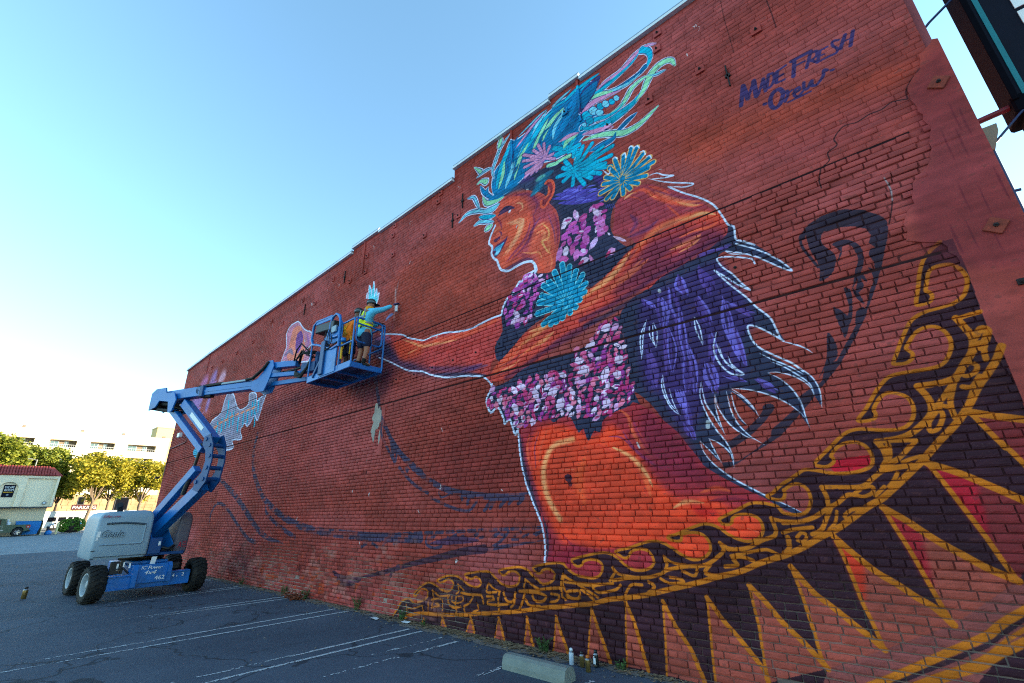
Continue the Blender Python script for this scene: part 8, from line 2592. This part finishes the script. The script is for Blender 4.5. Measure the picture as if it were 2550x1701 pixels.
for sx in (-1, 1): s.lathe([(.0, -.004), (.016, -.004), (.02, .006), (.0, .01)], fc+Vector((sx*.082, .0, -.02)), (sx, 0, 0), 8)
s.build('ear', M['skin'], p1)
s = MB(); s.add([fc+Vector((0, .085, .0)), fc+Vector((-.016, .082, -.04)), fc+Vector((.016, .082, -.04)), fc+Vector((0, .112, -.034))], [(0, 1, 3), (0, 3, 2), (1, 2, 3)]); s.build('nose', M['skin'], p1)
s = MB(); [s.lathe([(0, 0), (.010, 0), (0, .004)], fc+Vector((sx*.03, .083, .012)), (0, 1, 0), 8) for sx in (-1, 1)]; s.build('eyes', M['black_rubber'], p1); s = MB(); s.box(tuple(fc+Vector((-.024, .074, -.066))), tuple(fc+Vector((.024, .086, -.058)))); s.build('mouth', M['decal_red'], p1)
# the can in the painter's hand
hc = PX+P1['wrR']+R_(.02, .085, -.02)
hcan = thing('spray_can', 'spray can held against the wall by the person in the yellow vest', 'spray can', hc); s = MB(); s.lathe([(0, -.10), (.028, -.10), (.03, -.095), (.03, .03), (.02, .05), (.0, .05)], (0, 0, 0), n=14); s.build('body', M['can_white'], hcan); s = MB(); s.lathe([(.016, .05), (.018, .075), (0, .075)], (0, 0, 0), n=10); s.build('cap', M['cap_dark'], hcan)
# helper in the orange shirt
PX2 = Vector((-8.22, 4.46, ZF))
P2 = dict(pel=R_(-.10, .0, .71), sp=R_(-.10, .0, .88), ch=R_(-.10, .01, 1.05), nk=R_(-.03, .03, 1.18), hd0=R_(.06, .05, 1.245), hd1=R_(.07, .06, 1.31), hd2=R_(.075, .06, 1.37),
          shL=R_(-0.28, .0, 1.11), shR=R_(0.06, .02, 1.10), elL=R_(-0.35, .02, .88), wrL=R_(-0.22, .16, .76), elR=R_(0.12, .10, .86), wrR=R_(.16, .26, .80),
          hpL=R_(-0.18, .0, .65), hpR=R_(0, .0, .65), knL=R_(-0.18, .03, .35), knR=R_(0.02, .03, .35), anL=R_(-0.18, -.02, .075), anR=R_(0.04, -.02, .075), toL=R_(-0.19, .12, .045), toR=R_(0.06, .12, .045))
p2, J2 = person('person in an orange shirt and yellow harness standing behind the painter', PX2, P2, M['skin_dark'], 'shirt_orange', short_sleeve=True)
hat(p2, (.075, .06, 1.345), .088, (.5, .85, 0)); s = MB()
for a, b in [(tuple(Vector(a_)+Vector((-.10, 0, 0))), tuple(Vector(b_)+Vector((-.10, 0, 0)))) for a_, b_ in [((-.13, -.105, 1.14), (.06, -.115, .84)), ((.13, -.105, 1.14), (-.06, -.115, .84)), ((-.12, -.115, .84), (.12, -.115, .84)), ((-.1, -.10, .82), (-.14, -.08, .5)), ((.05, -.11, .82), (.02, -.12, .52))]]: s.beam(a, b, .020, .010, up=(0, 1, 0), ch=.002)
s.box((-.14, -.128, .95), (-.08, -.11, 1.03), .004); s.build('harness', M['harness'], p2)
hand(p2, P2['wrL'], (.3, .6, -.5), (.6, 0, .3), M['skin_dark'], 'hand', .5); hand(p2, P2['wrR'], (.0, .7, .1), (0, 0, -1), M['skin_dark'], 'hand', .5)
fc = P2['hd1']; s = MB()
for sx in (-1, 1): s.lathe([(.0, -.004), (.016, -.004), (.02, .006), (.0, .01)], fc+Vector((sx*.082, .0, -.02)), (sx, 0, 0), 8)
s.build('ear', M['skin_dark'], p2); s = MB(); s.add([fc+Vector((0, .085, .0)), fc+Vector((-.016, .082, -.04)), fc+Vector((.016, .082, -.04)), fc+Vector((0, .112, -.034))], [(0, 1, 3), (0, 3, 2), (1, 2, 3)]); s.build('nose', M['skin_dark'], p2)
# far person bending over by the corner of the low building
PB_ = Vector((-72.2, 6.75, 0)); sc = 1.0
P3 = dict(pel=R_(.0, -.05, .78), sp=R_(.0, .05, .95), ch=R_(.0, .22, 1.08), nk=R_(.0, .33, 1.10), hd0=R_(.0, .40, 1.09), hd1=R_(.0, .46, 1.07), hd2=R_(.0, .51, 1.05),
          shL=R_(-.17, .24, 1.08), shR=R_(.17, .24, 1.08), elL=R_(-.2, .30, .86), wrL=R_(-.14, .40, .66), elR=R_(.2, .30, .86), wrR=R_(.14, .40, .66),
          hpL=R_(-.09, -.05, .74), hpR=R_(.09, -.05, .74), knL=R_(-.1, .0, .40), knR=R_(.1, -.1, .40), anL=R_(-.1, -.04, .075), anR=R_(.1, -.14, .075), toL=R_(-.1, .10, .045), toR=R_(.1, .0, .045))
p3, J3 = person('person in a white top bending over at the corner of the low building', PB_, P3, M['skin_dark'], 'can_white', short_sleeve=True)
for ch in p3.children:
    if ch.name.startswith('shorts'): ch.data.materials.clear(); ch.data.materials.append(M['denim'])
hand(p3, P3['wrL'], (0, .3, -.8), (0, 1, 0), M['skin_dark'], 'hand', .4); hand(p3, P3['wrR'], (0, .3, -.8), (0, 1, 0), M['skin_dark'], 'hand', .4)
bg_ = thing('blue_bag', 'blue bag on the ground at the feet of the bending person', 'bag', (-72, 6.7, 0)); s = MB(); s.lathe([(0, 0), (.26, 0), (.3, .15), (.24, .36), (.1, .42), (0, .42)], (0, .1, 0), n=10); s.build('sack', M['bus_blue'], bg_); s = MB(); s.tube([(-.08, .1, .41), (-.05, .1, .52), (.05, .1, .52), (.08, .1, .41)], .02, 5); s.build('handle', M['bus_blue'], bg_)

# ---- low building with tiled roof and sign ----
eb = thing('low_building', 'low cream stucco building with a red tiled roof and an arched sign', 'building', (-72, 0, 0))
EO = Vector((-72, 0, 0))
def ep(mb, name, m, parent=None, off=EO): mb.v = [(x-off.x, y-off.y, z-off.z) for x, y, z in mb.v]; return mb.build(name, M[m] if isinstance(m, str) else m, parent or eb)
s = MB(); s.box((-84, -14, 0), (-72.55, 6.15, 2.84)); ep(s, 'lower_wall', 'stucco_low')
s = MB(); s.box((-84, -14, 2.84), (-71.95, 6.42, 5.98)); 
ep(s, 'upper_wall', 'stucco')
# bay frames around arch and panel
s = MB()
def arch_panel(y0, y1, z0, z1, ay0, ay1, az, th):
    """wall plate with an arched opening"""
    cy = (ay0+ay1)/2; r = (ay1-ay0)/2; n = 14; arc = [(cy+r*math.cos(math.pi*k/n), az+r*math.sin(math.pi*k/n)) for k in range(n+1)]
    poly = [(y0, z0), (ay0, z0)]+[(ay0, az)]+arc[::-1][1:]+[(ay1, z0), (y1, z0), (y1, z1), (y0, z1)]
    for x, rev in ((-71.95+th, False), (-71.95, True)):
        pass
    nv = len(poly); vs = [(-71.949, a, b) for a, b in poly]+[(-71.95+th, a, b) for a, b in poly]
    s.add(vs, [tuple(range(nv, 2*nv))]+[(i, (i+1) % nv, (i+1) % nv+nv, i+nv) for i in range(nv)])
arch_panel(1.2, 3.95, 2.84, 5.80, 2.02, 3.48, 4.55, .22); arch_panel(-2.6, 1.198, 2.84, 5.80, -1.6, .2, 4.55, .22)
s.box((-71.949, 6.22, 2.84), (-71.73, 6.42, 5.80)); s.box((-71.949, -14, 5.801), (-71.72, 6.42, 5.98)); s.box((-71.949, 3.951, 5.70), (-71.74, 6.219, 5.80)); ep(s, 'bay_frame', 'stucco')
s = MB(); s.box((-72.54, -14, 2.74), (-71.96, 6.41, 2.835)); ep(s, 'soffit', 'grey_trim')
sb = MB(); sb.box((-71.94, 2.40, 3.78), (-71.90, 3.24, 5.0), .01); sgn = ep(sb, 'sign_board', 'navy_sign')
for body, z, h, m, w in [('ESCAPE', 4.66, .20, 'decal_white', .66), ('ROOM', 4.38, .22, 'decal_white', .66), ('SAN JOSE', 4.20, .10, 'harness', .66)][:2]: text(None, 'lettering', body, M[m], sgn, (-71.894, 2.49, z), (0, 1, 0), (0, 0, 1), h, width=w)
s = MB()
for k in range(9): s.box((-71.899, 2.48+k*.075, 4.22), (-71.892, 2.53+k*.075, 4.31))
ep(s, 'sign_line', 'harness', sgn); s = MB(); s.lathe([(0, 0), (.10, 0), (.10, .01), (0, .01)], (-71.90, 2.82, 4.0), (1, 0, 0), 14); ep(s, 'sign_emblem', 'vest_tape', sgn)
wl_ = thing('wall_lamp', 'oval wall lamp low on the upper wall right of the arch', 'lamp', (-71.9, 5.75, 3.2)); s = MB(); s.lathe([(0, 0), (.16, 0), (.16, .06), (.12, .08)], (0, 0, 0), (1, 0, 0), 14); s.build('rim', M['grey_trim'], wl_); s = MB(); s.lathe([(.12, .07), (.06, .10), (0, .11)], (0, 0, 0), (1, 0, 0), 12); s.build('glass', M['lamp_glass'], wl_)
wl2 = copy_tree(wl_); wl2.location = Vector((-72.5, 1.75, 1.95))*U; wl2['label'] = 'small round wall lamp above the green pickup truck'
dr = MB(); dr.box((-72.56, 2.62, 0), (-72.52, 3.42, 2.0), .005); d_ = ep(dr, 'door', 'stucco_low'); s = MB(); s.box((-72.53, 3.30, 1.0), (-72.47, 3.36, 1.06)); ep(s, 'handle', 'grey_trim', d_)
# tiled mansard roof: barrel tiles in rows
s = MB(); rt_ = random.Random(3)
for k in range(62):
    y = -7.4+k*.22
    for r_ in range(3):
        t0, t1 = r_/3, (r_+1)/3+.04
        xa, za = -71.60-(.95)*t0, 5.99+.95*t0; xb, zb = -71.60-.95*t1, 5.99+.95*t1
        ye = y
        if ye+.1 > 6.5-(.95*t1): continue
        s.tube([(xa, ye, za+.03+rt_.uniform(-.01, .01)), (xb, ye, zb)], [.115, .10], 6)
rf = ep(s, 'roof_tiles', 'roof_tile'); rf['kind'] = 'stuff'
s = MB(); s.add([(-71.62, -14, 5.985), (-71.62, 6.52, 5.985), (-72.55, 5.6, 6.93), (-72.55, -14, 6.93), (-84, 6.52, 5.985), (-84, 5.6, 6.93)], [(0, 1, 2, 3), (1, 4, 5, 2), (3, 2, 5)]); ep(s, 'roof', 'roof_tile')
s = MB()
for k in range(20): s.tube([(-72.2-k*.5, 6.54, 6.0), (-72.6-k*.5, 5.65, 6.9)], .1, 6)
ep(s, 'hip_tiles', 'roof_tile')['kind'] = 'stuff'

# ---- green pickup: nose to the left (-Y), tail to the right ----
pk = thing('pickup_truck', 'dark green pickup truck parked against the low cream building', 'pickup truck', (-70.3, 0, 0))
def pp(mb, name, m, parent=None): return mb.build(name, M[m], parent or pk)
s = MB(); X0, X1 = -1.7, 0.0
s.prism([(-1.2, .45), (-1.2, .95), (-.4, 1.05), (.6, 1.08), (4.95, 1.10), (5.0, .55), (4.75, .50), (4.62, .46), (4.58, .72), (4.35, .90), (4.05, .90), (3.82, .72), (3.76, .40), (.35, .40), (.25, .72), (0, .88), (-.3, .88), (-.55, .72), (-.6, .45)], 0, X0, X1); pp(s, 'body', 'truck_green')
s = MB(); s.prism([(.55, 1.08), (1.05, 1.66), (1.3, 1.70), (3.0, 1.70), (3.2, 1.64), (3.28, 1.08)], 0, X0+.12, X1-.10); cab = pp(s, 'cab', 'truck_green')
s = MB(); s.prism([(1.0, 1.12), (1.25, 1.58), (2.0, 1.60), (2.0, 1.12)], 0, X1-.098, X1-.090); s.prism([(2.1, 1.12), (2.1, 1.60), (2.86, 1.58), (2.9, 1.12)], 0, X1-.098, X1-.090); pp(s, 'side_window', 'dark_glass', cab)
s = MB(); s.box((X1-.005, 2.06, .5), (X1+.004, 2.075, 1.1)); s.box((X1-.005, 3.05, .5), (X1+.004, 3.065, 1.1)); s.box((X1, 2.85, .93), (X1+.03, 3.0, .97)); s.box((X1-.004, .4, .56), (X1+.02, 3.2, .66), .005); pp(s, 'door_trim', 'steel')
s = MB(); s.box((X0+.02, 4.955, .78), (X1+.006, 5.02, 1.05), .01); s.box((X1-.03, 4.72, .80), (X1+.01, 4.98, 1.02), .01); tl = pp(s, 'tail_light', 'tail_red'); s = MB(); s.box((X1+.009, 4.80, .84), (X1+.014, 4.93, .90)); pp(s, 'reversing_lamp', 'decal_white', tl)
s = MB(); s.box((X0+.05, 4.96, .42), (X1-.05, 5.10, .58), .02); pp(s, 'bumper', 'black_metal')
s = MB(); s.box((X1-.1, 1.0, .95), (X1+.12, 1.15, 1.12), .02); pp(s, 'wing_mirror', 'truck_green')
s = MB(); s.box((X0+.3, 3.32, 1.10), (X0+.7, 3.45, 1.62), .02); s.box((X1-.5, 3.35, 1.10), (X1-.2, 3.55, 1.36), .02); pp(s, 'cab_guard', 'can_white')
for y in (-.15, 4.2):
    for x in (X1-.13, X0+.13):
        w = thing('wheel', None, None); w.parent = pk; w.location = Vector((x, y, .40))*U; o_ = 1 if x > -1 else -1
        s = MB(); s.lathe([(.24, -.12), (.36, -.13), (.40, -.09), (.40, .09), (.36, .13), (.24, .12)], (0, 0, 0), (o_, 0, 0), 22); s.build('tyre', M['tyre'], w)
        s = MB(); s.lathe([(.25, .11), (.23, .10), (.22, .03), (.0, .03)], (0, 0, 0), (o_, 0, 0), 20)
        for k in range(5):
            a = 2*math.pi*k/5; s.beam((o_*.09, 0, 0), (o_*.10, math.cos(a)*.235, math.sin(a)*.235), .10, .03, up=(1, 0, 0))
        s.build('rim', M['chrome'], w)
pk.location = Vector((-69.6, .10, 0))*U
# blue steel bin behind the truck
db = thing('dumpster', 'blue steel bin behind the tail of the green pickup', 'dumpster', (-71.6, 4.3, 0)); s = MB(); s.prism([(-.0, .12), (1.55, .12), (1.75, 1.35), (-.2, 1.35)], 0, -.5, .5); s.build('bin', M['dumpster_blue'], db); s = MB(); s.box((-.54, -.22, 1.35), (.54, 1.60, 1.42), .02); s.build('lid', M['dumpster_blue'], db); s = MB(); s.box((-.5, 1.66, .0), (.5, 1.80, 1.45), .01); s.build('gate_panel', M['bark_dark'], db)
for i, (x, y, l) in enumerate([(-71.2, 6.05, 'cream bollard at the right end of the low building'), (-69.2, 2.35, 'cream bollard stub in front of the green pickup door'), (-72.0, 7.4, 'cream bollard beside the bending person')]):
    b = thing('bollard', l, 'bollard', (x, y, 0), group='cream bollards by the low building'); h = 1.2 if i != 1 else .36; s = MB(); s.lathe([(.10, 0), (.10, h-.06), (.07, h-.015), (0, h)], (0, 0, 0), n=12); s.build('post', M['bollard_cream'], b); s = MB(); s.lathe([(0, 0), (.16, 0), (.16, .03), (.1, .05)], (0, 0, 0), n=12); s.build('footing', M['concrete'], b)
# clipped bush
def leaf_cloud(mb, c, rx, ry, rz, n, size, r, shell_=.55):
    for i in range(n):
        d = Vector((r.gauss(0, 1), r.gauss(0, 1), r.gauss(0, 1))).normalized(); f = shell_+(1-shell_)*r.random()
        p = Vector(c)+Vector((d.x*rx*f, d.y*ry*f, d.z*rz*f)); L = size*r.uniform(.6, 1.3)
        e1 = Vector((r.gauss(0, 1), r.gauss(0, 1), r.gauss(0, .7))).normalized()*L; e2 = e1.cross(Vector((r.gauss(0, 1), r.gauss(0, 1), r.gauss(0, 1)))).normalized()*L*.55
        mb.add([p-e1, p+e2, p+e1, p-e2], [(0, 1, 2, 3)])
rl = random.Random(31)
bs = thing('bush', 'rounded bright green clipped bush by the kerb', 'bush', (-76, 9.0, 0)); s = MB(); leaf_cloud(s, (0, -.5, .8), .9, .8, .75, 1500, .09, rl, .8); leaf_cloud(s, (0, .35, .85), .9, .9, .8, 1700, .09, rl, .8); s.build('leaves', M['bush_leaf'], bs); s = MB(); s.lathe([(0, .02), (.7, .1), (.82, .7), (.6, 1.3), (0, 1.45)], (0, 0, 0), n=12); s.build('stems', M['bark_dark'], bs)
# ---- white bus ----
bus = thing('bus', 'long white bus with dark windows and a blue stripe behind the tree', 'bus', (-96, 0, 0))
s = MB(); s.box((-2.2, 7.6, .32), (0, 19, 2.52), .12); s.build('body', M['bus_white'], bus)
for i, (a, b) in enumerate([(8.6, 9.5), (9.7, 10.55), (10.75, 11.25), (11.35, 11.9), (13.1, 13.95), (14.4, 15.2), (15.5, 16.3)]): s = MB(); s.box((-.01, a, 1.18), (.015, b, 1.78), .006); s.build('window', M['dark_glass'], bus)
s = MB(); s.box((-.005, 10.6, .80), (.012, 13.3, .96)); s.build('stripe', M['bus_blue'], bus); s = MB(); s.box((-.006, 13.3, .82), (.012, 13.6, .93)); s.build('logo_patch', M['decal_red'], bus)
s = MB(); s.box((-2.1, 7.7, 2.50), (-.1, 19, 2.6), .03); s.build('roof', M['bus_white'], bus)
for y in (9.4, 13.6, 17.5): s = MB(); s.lathe([(.2, -.12), (.42, -.12), (.42, .12), (.2, .12), (0, .1)], (-.18, y, .42), (1, 0, 0), 18); s.build('wheel', M['tyre'], bus)
ps = thing('parking_sign', 'dark red PARKING sign standing above the bus', 'sign', (-98.6, 11, 0)); s = MB(); s.box((0, 0, 2.78), (.12, 2.95, 3.52), .02); pb_ = s.build('board', M['sign_maroon'], ps); text(None, 'lettering', 'PARKING', M['decal_white'], ps, (-98.46, 11.12, 2.92), (0, 1, 0), (0, 0, 1), .42, width=2.7)
for y in (.3, 2.6): s = MB(); s.tube([(.06, y, 0), (.06, y, 2.8)], .06, 6); s.build('post', M['black_metal'], ps)
# ---- apartment block ----
ab = thing('apartment_block', 'long pale apartment block with recessed balconies behind the trees', 'building', (-125, 0, 0)); K_ = 125/90.
AO = Vector((-125, 0, 0))
def Y_(y): return y*K_
def Z_(z): return 1.6+(z-1.6)*K_
def ap(mb, name, m, parent=None): mb.v = [(x-AO.x, y, z) for x, y, z in mb.v]; return mb.build(name, M[m], parent or ab)
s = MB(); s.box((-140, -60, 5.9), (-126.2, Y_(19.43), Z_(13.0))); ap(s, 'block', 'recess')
BALC = [(-9.5, -6.2, 0), (-5.2, -2.4, 0), (-1.0-.4, .6, 0)][:2]+[(1.4, 4.31, 0), (5.83, 8.63, 0), (10.1, 12.87, 0), (14.39, 17.91, 0), (5.9, 8.6, 1), (10.2, 12.9, 1), (14.46, 17.87, 1), (1.4, 4.3, 1), (5.9, 8.6, 2), (10.2, 12.9, 2), (14.4, 17.8, 2)]
rowz = {0: (11.05, 12.0), 1: (9.15, 10.03), 2: (7.3, 8.2)}
# facade built of bands and piers so that every balcony is a real recess
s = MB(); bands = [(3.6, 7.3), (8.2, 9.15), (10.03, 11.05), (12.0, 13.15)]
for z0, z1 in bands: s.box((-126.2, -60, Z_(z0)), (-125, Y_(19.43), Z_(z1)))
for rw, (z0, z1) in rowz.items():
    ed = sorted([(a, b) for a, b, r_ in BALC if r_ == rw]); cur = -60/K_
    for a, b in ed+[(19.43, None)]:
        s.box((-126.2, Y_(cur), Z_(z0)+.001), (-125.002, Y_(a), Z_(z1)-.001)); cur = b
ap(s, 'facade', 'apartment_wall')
s = MB(); s.box((-126.3, -60, Z_(13.15)), (-124.9, Y_(19.43)+.1, Z_(13.28))); ap(s, 'parapet', 'apartment_wall')
for a, b, rw in BALC:
    z0, z1 = rowz[rw]; a_, b_ = Y_(a), Y_(b); zz0, zz1 = Z_(z0), Z_(z1); w3 = (b_-a_)
    for u0, u1 in [(.04, .36), (.56, .72)]:
        f = MB(); ya, yb = a_+w3*u0, a_+w3*u1
        f.box((-126.19, ya, zz0), (-126.12, yb, zz0+.9*(zz1-zz0)), .01); fo = ap(f, 'window', 'window_frame')
        for k in range(2):
            g = MB(); yy0 = ya+.05+(yb-ya-.1)*k/2; yy1 = ya-.0+(yb-ya-.1)*(k+1)/2; g.box((-126.119, yy0, zz0+.06), (-126.10, yy1, zz0+.9*(zz1-zz0)-.06)); ap(g, 'pane', 'window_glass', fo)
    f = MB(); f.box((-125.06, a_+.02, zz0+.42), (-125.02, b_-.02, zz0+.46))
    for k in range(14): yy = a_+.05+(w3-.1)*k/13; f.box((-125.05, yy-.01, zz0), (-125.03, yy+.01, zz0+.42))
    ap(f, 'railing', 'window_frame')
tw_ = thing('stair_tower', 'tan roof tower rising behind the right end of the apartment block', 'building', (-132, Y_(19.1), 0)); s = MB(); s.box((-3, -1.2, 0), (2, 4.2, Z_(15.4))); s.build('wall', M['apartment_tower'], tw_); s = MB(); s.box((-3.1, -1.3, Z_(15.4)), (2.1, 4.3, Z_(15.4)+.25)); s.build('cap', M['apartment_tower'], tw_)
s = MB()
for y in (2.9, 8.9, 13.6, 18.7): s.box((-125.9, Y_(y)-.25, Z_(13.28)), (-125.4, Y_(y)+.25, Z_(13.28)+.5))
ap(s, 'roof_vents', 'recess')
# stone ground floor: real courses
sw = MB(); rs = random.Random(6)
s = MB(); s.box((-125.6, -60, 0), (-124.75, 40, 5.88)); ap(s, 'stone_base', 'stone')
cn = 0
for rw in range(9):
    y = 6+rs.random()
    while y < 31:
        w = rs.uniform(.9, 1.8)
        if not any(a < y+w and y < b for a, b in ((9.4, 11.4), (20.2, 22.6))): s = sw; s.box((-124.749, y+.03, .35+rw*.6), (-124.70+rs.uniform(0, .05), y+w-.03, .35+rw*.6+.56))
        y += w
o = ap(sw, 'stone_blocks', 'stone'); o['kind'] = 'stuff'
for a, b, z0, z1 in [(9.5, 11.3, 3.6, 5.4), (20.3, 22.5, 2.9, 5.4), (14.6, 15.6, 4.0, 5.5)]: s = MB(); s.box((-124.74, a, z0), (-124.60, b, z1), .02); w_ = ap(s, 'window', 'grey_trim'); s = MB(); s.box((-124.598, a+.1, z0+.1), (-124.58, b-.1, z1-.1)); ap(s, 'pane', 'dark_glass', w_)

# ---- trees ----
def tree(label, x, y, h, r, fork, trunk_r, n, seed, m='leaf_green', bark='bark', lean=(0, 0), low=.35):
    q = random.Random(seed); t = thing('tree', label, 'tree', (x, y, 0), group='trees in front of the apartment block')
    s = MB(); f = Vector((lean[0], lean[1], fork)); s.tube([(0, 0, 0), (lean[0]*.4, lean[1]*.4, fork*.5), f], [trunk_r*1.25, trunk_r, trunk_r*.85], 8); c = MB(); clumps = []
    for i in range(9):
        a = 2*math.pi*i/9+q.uniform(-.3, .3); rr = r*q.uniform(.35, .8); e = Vector((f.x+math.cos(a)*rr, f.y+math.sin(a)*rr, fork+(h-fork)*q.uniform(.35, .85)))
        mid = f.lerp(e, .5)+Vector((0, 0, (h-fork)*.08)); s.tube([f, mid, e], [trunk_r*.5, trunk_r*.3, trunk_r*.1], 6)
        clumps.append((e, r*q.uniform(.28, .45)))
        for k in range(2):
            a2 = a+q.uniform(-.7, .7); e2 = mid+Vector((math.cos(a2)*r*.3, math.sin(a2)*r*.3, r*q.uniform(.05, .35))); s.tube([mid, e2], [trunk_r*.22, trunk_r*.06], 5); clumps.append((e2, r*q.uniform(.2, .35)))
    for i in range(16):
        d = Vector((q.gauss(0, 1), q.gauss(0, 1), q.gauss(0, 1))).normalized(); zc = fork+(h-fork)*.52
        clumps.append((Vector((f.x+d.x*r*.78, f.y+d.y*r*.78, zc+d.z*(h-fork)*.42)), r*q.uniform(.18, .34)))
    tot = sum(w**2 for _, w in clumps)
    for p, w in clumps: leaf_cloud(c, p, w*1.15, w*1.15, w*.85, int(n*1.5*w*w/tot), .21, q, .3)
    s.build('trunk', M[bark], t); c.build('crown', M[m], t); return t
tree('big dark green tree at the far left above the tiled roof', -92, .5, 12.3, 4.0, 5.0, .3, 7000, 1); tree('tall green tree right of the tiled roof ridge', -97, 6.2, 11.8, 3.9, 4.6, .25, 8000, 2)
tree('yellow green tree with a pale leaning trunk in front of the bus', -93, 12.2, 11.0, 4.2, 3.5, .22, 9500, 3, 'leaf_yellow', lean=(0, .35)); tree('yellow green tree with its crown against the brick wall edge', -95, 18.6, 10.2, 3.9, 3.7, .22, 9000, 4, 'leaf_yellow')
tree('small dark tree with a black trunk behind the bus', -99, 9.3, 8.2, 2.2, 3.6, .15, 3500, 5, 'leaf_green', 'bark_dark'); tree('green tree between the two yellow ones farther back', -101, 15.6, 11.0, 3.8, 4.0, .2, 5000, 6)
tree('rounded green tree just right of the pale pole', -95, 2.9, 11.4, 3.3, 4.8, .22, 6500, 8)
tree('far left green tree cut by the picture edge', -100, -4, 12.5, 3.8, 5, .28, 5000, 7)
lpst = thing('lamp_post', 'thin pale pole rising between the trees behind the tiled roof', 'pole', (-88, 5.1, 0)); s = MB(); s.tube([(0, 0, 0), (0, 0, 9.0)], [.09, .06], 8); s.build('pole', M['concrete'], lpst); s = MB(); s.tube([(0, 0, 8.9), (0, -.5, 9.05)], .04, 6); s.box((-.1, -.9, 9.0), (.1, -.45, 9.1), .02); s.build('arm', M['concrete'], lpst)
# traffic cone at the left edge
tcn = thing('traffic_cone', 'orange traffic cone at the left edge of the picture', 'cone', (-37.6, 1.70, 0)); s = MB(); s.lathe([(.15, .03), (.11, .25), (.10, .25), (.035, .58), (0, .58)], (0, 0, 0), n=14); s.build('cone', M['cone'], tcn); s = MB(); s.box((-.18, -.18, 0), (.18, .18, .03), .01); s.build('base', M['cone'], tcn); s = MB(); s.lathe([(.112, .26), (.088, .38)], (0, 0, 0), n=14); s.build('band', M['decal_white'], tcn)

# ---- blade sign and street front at the right ----
sg = thing('blade_sign', 'tall dark navy blade sign with a teal stripe at the street corner', 'sign', (1.7, 6, 5)); SO = Vector((1.7, 6, 5))
def sp_(mb, name, m): mb.v = [(x-SO.x, y-SO.y, z-SO.z) for x, y, z in mb.v]; return mb.build(name, M[m], sg)
s = MB(); s.box((1.64, 6.0, 5.42), (3.3, 6.35, 9.5), .01); sp_(s, 'cabinet', 'navy_sign'); s = MB(); s.box((1.61, 5.96, 5.36), (1.66, 6.40, 9.5), .005); sp_(s, 'edge_trim', 'sign_black')
s = MB(); s.box((1.695, 5.985, 5.36), (1.735, 5.999, 9.5)); sp_(s, 'teal_stripe', 'teal_paint'); s = MB(); s.box((1.60, 5.98, 5.22), (1.72, 6.38, 5.42), .02); s.box((1.66, 6.0, 5.08), (1.80, 6.3, 5.3), .02); sp_(s, 'bracket', 'sign_black')
for z0, z1, xa in [(6.42, 6.75, 1.93), (6.20, 6.37, 1.93), (5.85, 6.0, 2.05)]: s = MB(); s.box((xa, 5.985, z0), (2.4, 5.998, z1)); sp_(s, 'letter_panel', 'decal_white')
s = MB(); s.tube([(1.0, 6.1, 5.28), (1.34, 6.1, 5.35), (2.0, 6.1, 5.40)], .032, 10); sp_(s, 'support_pole', 'red_pole')
s = MB(); s.tube([(1.1, 6.05, 6.60), (1.34, 6.0, 6.79), (1.60, 6.0, 6.96)], .014, 6); sp_(s, 'stay_rod', 'rod'); s = MB(); s.tube([(1.30, 6.0, 4.92), (1.41, 6.0, 5.01), (1.66, 6.0, 5.24)], .012, 6); sp_(s, 'stay_rod', 'rod')
cn_ = MB(); cn_.prism([(1.08, 4.86), (1.36, 4.90), (1.43, 5.08), (1.44, 5.17), (1.08, 5.17)], 1, 5.95, 6.6); bpart(cn_, 'cornice', M['cornice'])
dp = MB(); dp.tube([(1.345, 6.0, 4.95), (1.345, 6.0, .2)], .018, 8); dp.tube([(1.2, 6.0, 4.42), (1.40, 6.0, 4.40)], .014, 6); bpart(dp, 'drain_pipe', M['rod'])
